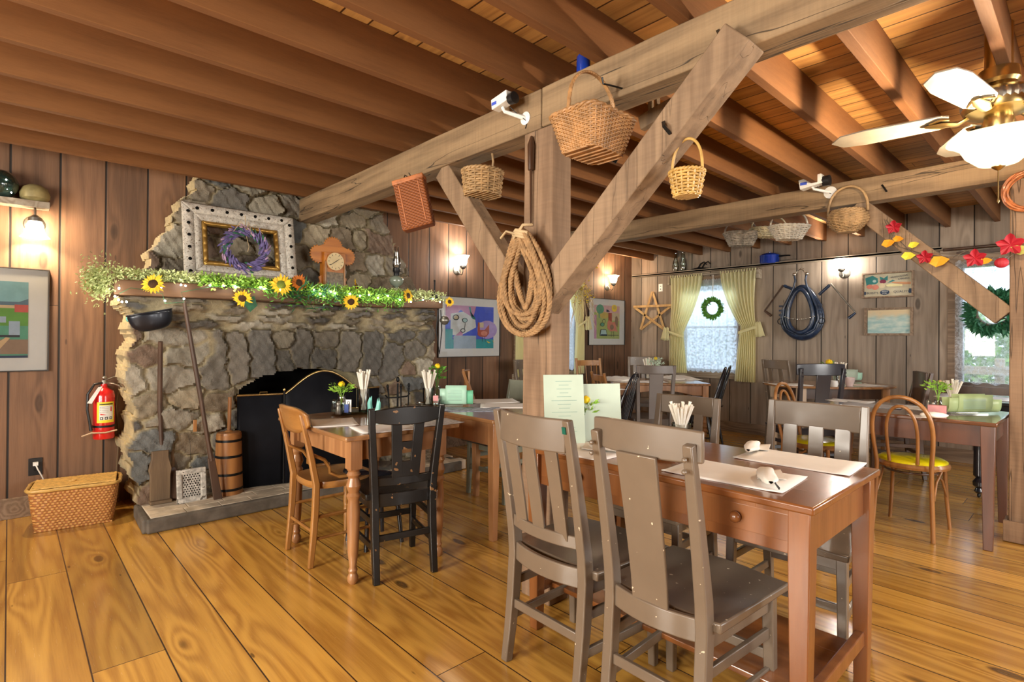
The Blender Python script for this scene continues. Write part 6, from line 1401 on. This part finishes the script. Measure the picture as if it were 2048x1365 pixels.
drape('yellow_curtain', 'yellow curtain seen past the fireplace side of the post', 4.80, .28, 2.1, .76, 1.5, -1, wall='n', tie=False)
drape('yellow_curtain', 'yellow curtain hanging just past the post near the rooster print', 5.80, .34, 2.1, .76, 1.5, 1, wall='n')
def lace(label, u0, u1, z0, z1, mat, wall='e', folds=8, dist=.045):
    PP = (lambda u, d, z: (XW-d, u, z)) if wall == 'e' else (lambda u, d, z: (u, YW-d, z))
    mb = M().sheet(lambda u, v: PP(lerp(u0, u1, u), dist+.014*math.sin(u*6.283*folds+.6*math.sin(v*3)), lerp(z0, z1, v)+(.012*math.sin(u*6.283*folds*1.5) if v == 0 else 0)+(.01*math.sin(u*200) if v == 1 else 0)), 140, 16)
    return single('lace_curtain', mb, mat, label, 'curtain', smooth=60)
lace('white lace curtain behind the green wreath', 3.28, 4.18, .80, 2.10, m_lace)
lace('thin patterned lace curtain behind the leaf garland and brace', -.68, 1.00, .83, 2.09, m_lace2)
lace('white lace strip seen past the post on the fireplace wall', 4.75, 5.88, .82, 2.08, m_lace, 'n')
mb = M().tube([(XW-.085, 4.32, 2.165), (XW-.085, 3.0, 2.18)], .012, 8); mb.box((XW-.05, 3.01, 2.12), (.10, .03, .12)); mb.box((XW-.05, 4.31, 2.12), (.10, .03, .12)); single('curtain_rod', mb, m_sillw, 'wooden curtain rod and brackets over the yellow curtains', 'curtain rod')
def wreath(label, c, r, rz, mat, n=500, L=.05):
    t = thing('green_wreath', label, 'wreath', c, rz); rng = random.Random(label); mb = M().tube([(r*math.cos(a), 0, r*math.sin(a)) for a in [2*math.pi*i/24 for i in range(24)]], r*.13, 6, closed=True); obj('twig_ring', mb, m_reedd, t, 60)
    mb = M()
    for i in range(n):
        a = rng.uniform(0, 6.283); q_ = r*rng.uniform(.85, 1.25); p_ = Vector((q_*math.cos(a), rng.uniform(-.03, .01), q_*math.sin(a))); d = Vector((math.cos(a)*.8+rng.uniform(-.8, .8), rng.uniform(-.5, .1), math.sin(a)*.8+rng.uniform(-.9, .6))).normalized(); s = d.orthogonal().normalized(); l = L*rng.uniform(.5, 1.2)
        mb.add([p_, p_+d*l*.5+s*l*.2, p_+d*l, p_+d*l*.5-s*l*.2], [(0, 1, 2, 3)])
    for k in range(8): a = rng.uniform(0, 6.283); mb.tube([(r*math.cos(a), -.01, r*math.sin(a)), (r*2*math.cos(a), -.02, r*2*math.sin(a)-.02)], .0022, 5)
    obj('foliage', mb, mat, t, 0); return t
c = on(1426, 617, 0, XW-.13); wreath('small green leafy wreath hung in front of the yellow-curtained window', (XW-.14, c.y, c.z), .10, RW, m_green, 900, .05)
mb = M().tube([(XW-.14, c.y, c.z+.09), (XW-.135, c.y, 2.15)], .004, 6); single('ribbon', mb, m_white, 'narrow white ribbon that holds up the leafy wreath', 'ribbon')
c = on(1992, 625, 0, XW-.12); wreath('dark evergreen wreath on the lace-curtained window behind the brace', (XW-.13, c.y+.02, c.z), .13, RW, m_greend, 500, .11)
def forsythia():
    c = on(1160, 590, 1, 4.80); t = thing('hanging_vine', 'yellow blossoming vine bunch hanging beside the rooster print', 'dried vine', c); rng = random.Random(5)
    mb = M(); tips = []
    for i in range(46):
        a = rng.uniform(-1, 1); L = rng.uniform(.25, .65); p0 = Vector((rng.uniform(-.03, .03), 0, .10)); P = [p0]
        for k in range(1, 6): f = k/5; P.append(p0+Vector((a*.38*f, rng.uniform(-.03, .03), (.35*f if i % 3 == 0 else -L*f*.9)+.08*math.sin(f*3))))
        mb.tube(P, .0028, 4); tips += P[1:]
    obj('stems', mb, m_twine, t, 0)
    mb = M(); mb2 = M()
    for i in range(520):
        p_ = rng.choice(tips)+Vector((rng.gauss(0, .05), rng.gauss(0, .03), rng.gauss(0, .05)));
        if p_.z < -.12: continue
        d = Vector((rng.uniform(-1, 1), rng.uniform(-1, .2), rng.uniform(-1, 1))).normalized(); s = d.orthogonal().normalized(); l = rng.uniform(.02, .045)
        (mb if i % 3 else mb2).add([p_, p_+d*l*.5+s*l*.3, p_+d*l, p_+d*l*.5-s*l*.3], [(0, 1, 2, 3)])
    obj('blossoms', mb, plain('forsythia_yellow', (.70, .52, .03), .6, var=.2), t, 0); obj('foliage', mb2, plain('olive_leaf', (.25, .27, .06), .6), t, 0)
forsythia()
# ================================================================== HUNG FROM THE TIMBERS
def wicker(fn, nr, ns, mat, t, r=.0045, amp=.004, stake=.004, seg=6, per=None, name='woven_side', zr=(0, 1)):
    """fn(a, v) -> (centre offset Vector, outward Vector); rows of weavers pass in and out of ns stakes"""
    mb = M(); per = per or ns*3
    for i in range(nr):
        v = lerp(zr[0], zr[1], i/(nr-1)); P = []
        for k in range(per):
            a = 2*math.pi*k/per; p_, o_ = fn(a, v); P.append(p_+o_*(amp*math.sin(a*ns/2+math.pi*(i % 2))))
        mb.tube(P, r, seg, closed=True)
    for k in range(ns):
        a = 2*math.pi*(k+.5)/ns; mb.tube([fn(a, lerp(zr[0], zr[1], j/6))[0] for j in range(7)], stake, 5)
    return obj(name, mb, mat, t, 60)
def boxy(w, d, h, flare=.2, p=5, w2=None):
    def f(a, v):
        ca, sa = math.cos(a), math.sin(a); q_ = (abs(ca)**p+abs(sa)**p)**(-1/p); k = 1-flare*(1-v); x, y = w*k*ca*q_, d*k*sa*q_
        return Vector((x, y, h*v)), Vector((ca, sa, 0))
    return f
def basket(name, label, loc, rz, w, d, h, mat, flare=.2, p=5, rows=16, stakes=28, handle=.0, hd='x', tilt=(0, 0), r=.0045, rim=.008, hr=.009, base=True, fnv=None, hmat=None, twist=False, group=None):
    t = thing(name, label, 'basket', loc, rz, group); t.rotation_euler = (tilt[0], tilt[1], rz); fn = fnv or boxy(w, d, h, flare, p)
    wicker(fn, rows, stakes, mat, t, r=r, amp=r*.9, stake=r*.9)
    if base:
        mb = M(); e = [fn(2*math.pi*k/48, 0)[0] for k in range(48)]; mb.add(e+[Vector((x.x, x.y, x.z+.004)) for x in e], [tuple(range(47, -1, -1)), tuple(range(48, 96))]+[(i, (i+1) % 48, 48+(i+1) % 48, 48+i) for i in range(48)])
        for i in range(7):
            f = (i-3)/3.6; a = math.acos(f); p1, p2 = fn(a, 0)[0], fn(-a, 0)[0]; mb.tube([p1+Vector((0, 0, -.003)), p2+Vector((0, 0, -.003))], r*1.1, 5)
        obj('woven_base', mb, mat, t, 20)
    mb = M(); 
    for ph in (0, math.pi): mb.tube([fn(2*math.pi*k/96, 1)[0]+Vector((0, 0, rim*.6*math.sin(k*.9+ph)))+fn(2*math.pi*k/96, 1)[1]*(rim*.6*math.cos(k*.9+ph)) for k in range(96)], rim*.75, 6, closed=True)
    obj('braided_rim', mb, mat, t, 60)
    if handle:
        n = 26; e = w if hd == 'x' else d; mb = M()
        for st in range(3 if twist else 1):
            P = []
            for i in range(n*(3 if twist else 1)+1):
                u = i/(n*(3 if twist else 1)); a = math.pi*u; o_ = Vector((0, 0, 0)) if not twist else Vector((math.cos(u*60+st*2.1)*hr*.55, 0, 0)); s_ = -e*math.cos(a)*1.0; z_ = h*.9+handle*math.sin(a)**.75
                sd = math.sin(u*60+st*2.1)*hr*.55 if twist else 0
                P.append(Vector((s_, sd, z_)) if hd == 'x' else Vector((sd, s_, z_)))
            mb.tube(P, hr*(.62 if twist else 1), 7)
        obj('handle', mb, hmat or mat, t, 60)
    return t
# big hexagonal picnic basket
c = on(1190, 300, 0, 1.74)
def hexa(w, d, h):
    def f(a, v):
        ca, sa = math.cos(a), math.sin(a); x, y = ca, sa
        k = 1/max(abs(sa)/1.0, abs(ca)*.80+abs(sa)*.42, 1e-6); kk = .68+.32*v
        return Vector((w*ca*k*.80*kk, d*sa*k*kk, h*v+.035*abs(ca*k*.8)**2*v)), Vector((ca, sa, 0)).normalized()
    return f
c = on(1186, 240, 0, 1.715); tb = basket('picnic_basket', 'big boxy willow basket with a twisted handle nailed to the brown beam', (1.715, c.y, c.z-.14), 0, .148, .118, .14, m_reed, flare=.30, p=7, rows=20, stakes=48, handle=.20, hd='x', r=.0040, rim=.008, hr=.0085, twist=True)
c = on(1190, 300, 0, 1.74)
mb = M(); d = on(1226, 172, 0, 1.80); mb.tube([(1.865, d.y, d.z+.01), (1.80, d.y, d.z), (1.735, d.y, d.z-.012), (1.728, d.y, d.z+.012)], .004, 6); single('iron_nail', mb, m_iron, 'bent black nail that holds the picnic basket handle', 'nail')
c = on(965, 360, 0, 1.93); basket('round_basket', 'round tan wicker basket hanging mouth up under the cracked beam', (1.93, c.y, 2.055), 0, .115, .105, .125, m_reedt, flare=.12, p=2, rows=11, stakes=18, handle=0, r=.006, rim=.009)
mb = M().tube([(1.93, c.y-.08, 2.17), (1.93, c.y-.09, 2.22), (1.93, c.y-.08, 2.27)], .006, 6); single('basket_loop', mb, m_reedt, 'wicker loop that ties the round tan basket to the beam', 'loop')
# flat lidded basket hung on end
def lidded():
    c = on(842, 400, 0, 1.80); t = thing('lidded_basket', 'reddish flat lidded basket hung by its end from the cracked beam', 'basket', (1.77, c.y-.02, 1.93), 0); t.rotation_euler = (R(-14), R(4), R(38))
    g = G('red_weave'); P = g.pos(False); wv = ((P[2]*330).sin()*((P[0]+P[1])*230).sin())*.5+.5; c2 = g.mix(wv, (.15, .038, .010), (.33, .10, .026)); g.set(Base_Color=c2, Roughness=.5); g.bump(wv, .9, .006)
    mb = M().box((0, 0, .12), (.075, .19, .30)); obj('woven_body', mb, g.m, t, 30, bevel=.010)
    mb = M().box((0, 0, .268), (.08, .195, .03)); mb2 = obj('lid_edge', mb, m_reedr, t, 30, bevel=.006)
    for k in range(9): mb = M().tube([(-.037, -.06+.015*k, .0+.0), (-.037, -.06+.015*k, .24)], .0045, 5); obj('rib', mb, m_reedr, t, 60) if k in (0, 8) else None
    mb = M().tube([(0, -.02, .28), (0.03, .0, .33), (.155, .02, .345), (.04, .03, .33), (0, .04, .28)], .004, 6); obj('hanging_loop', mb, m_reedd, t, 60)
lidded()
c = on(1368, 372, 0, 1.84); basket('splint_basket', 'little yellow splint pail basket with a tall hoop handle on the brace', (1.86, c.y, 1.80), 0, .062, .062, .085, m_reedy, flare=.25, p=2, rows=9, stakes=16, handle=.135, hd='y', r=.0045, rim=.006, hr=.0055)
c = on(1695, 440, 0, 4.57); basket('melon_basket', 'round-bellied melon basket hanging on the long far beam', (4.57, c.y, 2.07), 0, .13, .13, .15, m_reedt, rows=16, stakes=22, handle=.20, hd='y', r=.006, rim=.009, hr=.010, p=2, fnv=lambda a, v: (Vector((.125*math.cos(a)*math.sin(.5+v*1.75), .13*math.sin(a)*math.sin(.5+v*1.75), .15*v)), Vector((math.cos(a), math.sin(a), 0))))
c = on(1482, 490, 0, 5.3); basket('market_basket', 'dark wicker basket with green inside, hung from the far joists', (5.3, c.y, 2.19), AL, .16, .11, .12, plain('grey_wicker', (.30, .26, .21), .6, var=.4, ns=20), flare=.35, p=3, rows=9, stakes=22, handle=.14, r=.007, hr=.009)
c = on(1538, 470, 0, 5.45); basket('market_basket', 'pale shallow basket with yellow lining between the two others on the joists', (5.45, c.y, 2.27), AL, .17, .11, .075, plain('straw_wicker', (.62, .55, .36), .6, var=.3, ns=20), flare=.4, p=3, rows=6, stakes=22, handle=.14, r=.007, hr=.008)
c = on(1578, 490, 0, 5.1); basket('market_basket', 'white wicker basket nearest the melon basket', (5.1, c.y, 2.16), AL, .165, .11, .11, m_reedw, flare=.4, p=3, rows=8, stakes=22, handle=.16, r=.007, hr=.009)
basket('hearth_basket', 'low brown willow basket on the hearth behind the small pine table', (2.95, 4.30, .094), .2, .13, .10, .13, m_reedd, flare=.15, p=3, rows=10, stakes=20, handle=0, r=.006)
d = on(1167, 132, 2, 2.462); mb = M().lathe([(.03, 0), (.032, .005), (.032, .085), (.026, .095), (.0, .095)], (1.92, d.y*1.92/d.x, 2.461), 16); single('blue_tin', mb, m_blue, 'small shiny blue tin standing on top of the beam between joists', 'tin')
mb = M(); rng = random.Random(3)
for k in range(16): 
    r_ = rng.uniform(.10, .13); ph = rng.uniform(0, 6); mb.tube([(FX0-.03+.02*math.sin(3*a+ph), .28+r_*math.cos(a), 2.19+r_*math.sin(a)) for a in [2*math.pi*i/30 for i in range(30)]], .006, 5, closed=True)
single('grapevine_ring', mb, m_reedr, 'coiled grapevine ring hung on the far post', 'vine ring')
def yoke():
    c = on(1315, 225, 0, 2.25); t = thing('wooden_clamp', 'old wooden clamp with two upright prongs between beam and brace', 'wooden tool', c, R90)
    mb = M().sweep([(-.17, 0, .02), (0, 0, -.01), (.09, 0, -.03)], (0, 1, 0), .04, .07); obj('bar', mb, m_oldw, t, 30, bevel=.004)
    for x in (-.0, .035): mb = M().sweep([(x, 0, -.03), (x+.004, 0, .15)], (0, 1, 0), .03, .014); obj('prong', mb, m_oldw, t, 30, bevel=.002)
yoke()
def camera(label, c, rz, s=1.):
    t = thing('security_camera', label, 'camera', c, rz); mb = M().box((0, -.09, .03), (.12*s, .055*s, .055*s), Matrix.Rotation(R(-8), 3, 'Y')); obj('camera_body', mb, m_white, t, 0, bevel=.004)
    mb = M().lathe([(.028*s, 0), (.03*s, .035*s), (.02*s, .036*s), (0, .034*s)], (.058*s, -.09, .022), 20, mat=Matrix.Rotation(R90, 3, 'Y')); obj('lens_hood', mb, m_blackp, t)
    mb = M().box((-.035*s, -.09-.0285*s, .022), (.035*s, .002, .016*s)); obj('blue_label', mb, F['dusk_blue'], t, 0)
    mb = M().tube([(0, -.09, .0), (.01, -.085, -.022), (.075*s, -.005, -.05)], [.009, .009, .012], 8); mb.lathe([(.034*s, 0), (.034*s, .004), (.015, .010), (0, .010)], (.075*s, 0, -.05), 20, mat=Matrix.Rotation(R90, 3, 'X')); obj('bracket', mb, m_white, t)
    mb = M().tube([(.03, -.07, .0), (.05, -.04, -.03), (.09*s, -.002, -.07), (.075*s, -.002, -.10)], .0025, 5); obj('cable', mb, m_blackp, t)
c = on(1040, 222, 0, BX0); camera('white box camera on the cracked beam above the rope', (BX0, c.y+.03, c.z-.0), RW, .95)
c = on(1632, 380, 0, FX0); camera('small white box camera on the long far beam', (FX0, c.y, c.z+.01), RW, 1.35)
# coil of rope on the post
def rope():
    t = thing('rope_coil', 'thick twisted manila rope coil hung on the square post', 'rope', (1.752, 1.83, 1.26)); mb = M(); rng = random.Random(12)
    for k in range(13):
        w = lerp(.06, .185, (k+.5)/13)+rng.uniform(-.012, .012); hh = lerp(.36, .50, k/12)+rng.uniform(-.03, .02); yo = -.0-.006*(k % 3)-.025*rng.random(); sk = rng.uniform(-.03, .03); n = 150; C0 = []
        for i in range(n):
            a = 2*math.pi*i/n; tt = (1-math.cos(a))/2   # 0 at the bottom, 1 at the top
            C0.append(Vector((.02+yo+(.03*(1-tt)), w*math.sin(a)*(1-.72*tt**2.2)+sk*math.sin(2*a)-.0, .50-hh*(1-tt)+rng.uniform(-.0004, .0004))))
        for s_ in range(3):
            P = []
            for i, c_ in enumerate(C0):
                tg = (C0[(i+1) % n]-C0[i-1]).normalized(); u = tg.cross(Vector((1, 0, 0))).normalized(); v = tg.cross(u); ph = 2*math.pi*(24*i/n+s_/3); P.append(c_+u*(.0062*math.cos(ph))+v*(.0062*math.sin(ph)))
            mb.tube(P, .0068, 6, closed=True)
    obj('rope', mb, m_rope, t, 60)
    mb = M()
    for k in range(3): mb.tube([(-.005, -.045, .46+.012*k), (-.035, 0, .475+.012*k), (-.005, .05, .465+.012*k)], .008, 6)
    mb.tube([(-.03, 0, .48), (-.04, .06, .50), (-.03, .11, .475)], .006, 6); mb.tube([(-.03, 0, .48), (-.02, -.03, .52), (.04, -.03, .53)], .007, 6); obj('rope_binding', mb, m_twine, t, 60)
rope()
mb = M().tube([(1.845, 1.86, 2.235), (1.842, 1.86, 2.19), (1.842, 1.86, 2.07)], [.006, .018, .015], 10); mb.tube([(1.842, 1.86, 2.07), (1.842, 1.86, 2.04), (1.846, 1.862, 1.80)], [.008, .006, .004], 7); single('sharpening_steel', mb, m_darkw, 'dark turned-handled steel hanging on the post above the rope', 'tool')
c = on(1222, 322, 0, 1.86); mb = M().tube([(1.90, c.y, c.z+.07), (1.87, c.y, c.z+.05), (1.85, c.y-.01, c.z+.0), (1.85, c.y-.03, c.z-.015), (1.85, c.y-.045, c.z+.005)], .006, 7); single('iron_hook', mb, m_iron, 'curved iron hook under the picnic basket', 'hook')
for i, (px, py, lb) in enumerate(((1445, 72, 'angular black iron staple on the brown beam above the brace'), (1335, 256, 'black iron cleat on the face of the long brace'), (1770, 377, 'small iron cleat on the long far beam'))):
    X = (BX0, 1.795, FX0)[i]; c = on(px, py, 0, X-.004); mb = M().sweep([(X-.001, c.y+.02, c.z+.03), (X-.03, c.y, c.z), (X-.001, c.y-.01, c.z-.025)], (0, 1, 0), .012, .004); single('iron_cleat', mb, m_iron, lb, 'cleat')
# autumn leaf garland
def leafgar():
    t = thing('leaf_garland', 'artificial autumn leaf garland looped over the brace and far post', 'garland', (4.6, .9, 1.9), world=True)
    V = [(1772, 440), (1790, 462), (1782, 480), (1800, 495), (1850, 510), (1905, 516), (1935, 500), (1960, 515), (2000, 525), (2025, 510), (2046, 495)]; P = [on(a, b, 0, 4.56) for a, b in V]
    mb = M().tube([tuple(p_) for p_ in P], .004, 5); mb.tube([tuple(on(a, b, 0, 4.55)) for a, b in ((1768, 438), (1778, 462), (1795, 478), (1830, 512), (1870, 506), (1920, 510))], .003, 5); obj('vine', mb, m_reedd, t)
    mm = dict(r=flat('crimson_leaf', (.42, .015, .03)), o=flat('amber_leaf', (.80, .36, .02)), y=flat('lemon_leaf', (.72, .66, .06)), g=flat('olive_pod', (.42, .42, .10)))
    for k, (px, py, ty, c_, sz) in enumerate(((1788, 455, 'm', 'r', .05), (1775, 487, 'l', 'o', .065), (1795, 478, 'l', 'o', .05), (1826, 490, 'l', 'y', .05), (1815, 512, 'l', 'y', .065), (1850, 515, 'm', 'r', .048), (1876, 523, 'l', 'o', .085), (1950, 517, 'm', 'r', .06), (1970, 522, 'l', 'o', .05), (2003, 526, 'e', 'r', .035), (2021, 490, 'm', 'r', .07), (2040, 500, 'l', 'g', .07))):
        p_ = on(px, py, 0, 4.53); mb = M()
        if ty == 'm':
            n = 20; pts = [Vector((0, 0, 0))]+[Vector((-.012+.014*math.sin(i*2.), sz*(1.05 if i % 4 == 0 else (.66 if i % 4 == 2 else .85))*math.cos(2*math.pi*i/n+.3), sz*(1.05 if i % 4 == 0 else (.6 if i % 4 == 2 else .85))*math.sin(2*math.pi*i/n+.3))) for i in range(n)]
            mb.add([p_+v for v in pts], [(0, 1+i, 1+(i+1) % n) for i in range(n)]); nm = 'maple_leaf'
        elif ty == 'l':
            rng = random.Random(k); d = Vector((-.1, rng.choice((-1, 1)), rng.uniform(-.2, .5))).normalized(); s = d.cross(Vector((1, 0, 0))).normalized(); w_ = sz*.42
            mb.add([p_+v for v in (-d*sz*.6, -d*sz*.2+s*w_+Vector((-.01, 0, 0)), d*sz*.3+s*w_*.8, d*sz*.75, d*sz*.3-s*w_*.8, -d*sz*.2-s*w_, Vector((.012, 0, 0)))], [(6, 0, 1), (6, 1, 2), (6, 2, 3), (6, 3, 4), (6, 4, 5), (6, 5, 0)]); nm = 'oval_leaf'
        else: mb.ell(p_, (.03, .036, .032), 14, 10); nm = 'red_pomegranate'
        obj(nm, mb, mm[c_], t, 0, solid=.001 if ty != 'e' else 0)
leafgar()
# ------------------------------------------------------------------ ceiling fan with its lamp
m_blade = plain('greyed_blade', (.26, .22, .17), .5)
def fan():
    d = RT*(1997-1024)/FPX+UP*(CYP-262)/FPX+FW; c = CAMP+d*2.40; x, y = float(c[0]), float(c[1]); z = 2.11
    t = thing('ceiling_fan', 'antique brass ceiling fan with pale blades and a lit glass bowl', 'ceiling fan', (x, y, z))
    mb = M().lathe([(.07, .35), (.075, .30), (.065, .285), (.03, .28), (.03, .26), (.10, .255), (.125, .235), (.13, .19), (.12, .165), (.08, .15), (.04, .145)], seg=32); mb.tube([(0, 0, .3), (0, 0, .55)], .05, 12); obj('motor_housing', mb, m_brass, t)
    mb = M().lathe([(.125, .235), (.1325, .22), (.1325, .205), (.128, .19)], seg=64, wav=lambda i, a: 1+.02*math.cos(32*a)); obj('vented_band', mb, m_pewter, t)
    mb = M().lathe([(.05, .15), (.055, .12), (.05, .09), (.065, .08), (.068, .06), (.05, .05)], seg=28); obj('lamp_fitter', mb, m_brass, t)
    for k in range(5):
        a = R(25+72*k); q_ = rotz(a); T3 = Matrix.Rotation(R(11), 3, 'X')
        P = [(.17, -.045), (.21, -.06), (.50, -.07), (.60, -.055), (.645, 0), (.60, .055), (.50, .07), (.21, .06), (.17, .045)]
        vs = [q_ @ (T3 @ Vector((a_, b_, 0))+Vector((0, 0, .165))) for a_, b_ in P]; vs2 = [v+Vector((0, 0, .006)) for v in vs]; n = len(P)
        mb = M().add(vs+vs2, [tuple(range(n-1, -1, -1)), tuple(range(n, 2*n))]+[(i, (i+1) % n, n+(i+1) % n, n+i) for i in range(n)]); bl = obj('blade', mb, m_blade, t, 0)
        mb = M(); mb.tube([q_ @ Vector(v) for v in ((.10, 0, .165), (.14, 0, .145), (.19, 0, .155), (.26, 0, .160))], [.008, .008, .012, .006], 8, flat=2.5); mb.tube([q_ @ Vector(v) for v in ((.17, -.03, .158), (.20, -.045, .156), (.24, -.02, .158), (.24, .02, .163), (.20, .045, .166), (.17, .03, .164))], .006, 6); obj('blade_bracket', mb, m_brass, bl)
    mb = M().lathe_open([(.022, -.075), (.07, -.062), (.115, -.02), (.135, .02), (.165, .045), (.185, .055)], seg=40, wav=lambda i, a: 1+(.03*math.cos(5*a) if i > 3 else 0)); obj('glass_bowl', mb, m_fanglass, t, 60, solid=.003)
    mb = M().ell((0, 0, .03), (.05, .05, .035), 16, 10); obj('lamp_bulb', mb, litglass('warm_bulb', (1, .80, .50), 40, .6), t)
    mb = M().lathe([(.0, -.095), (.01, -.09), (.024, -.078), (.026, -.070)], seg=20); obj('bowl_finial', mb, m_brass, t); mb = M().tube([(0, 0, -.09), (0, 0, -.22)], .0028, 6); mb.lathe([(0, -.24), (.005, -.23), (.0025, -.215)], seg=8); obj('pull_chain', mb, m_brass, t)
    return x, y, z
fx, fy, fz = fan()
lampo('fan_lamp_light', (fx, fy, fz+.035), FANL, (1, .78, .52), .05)
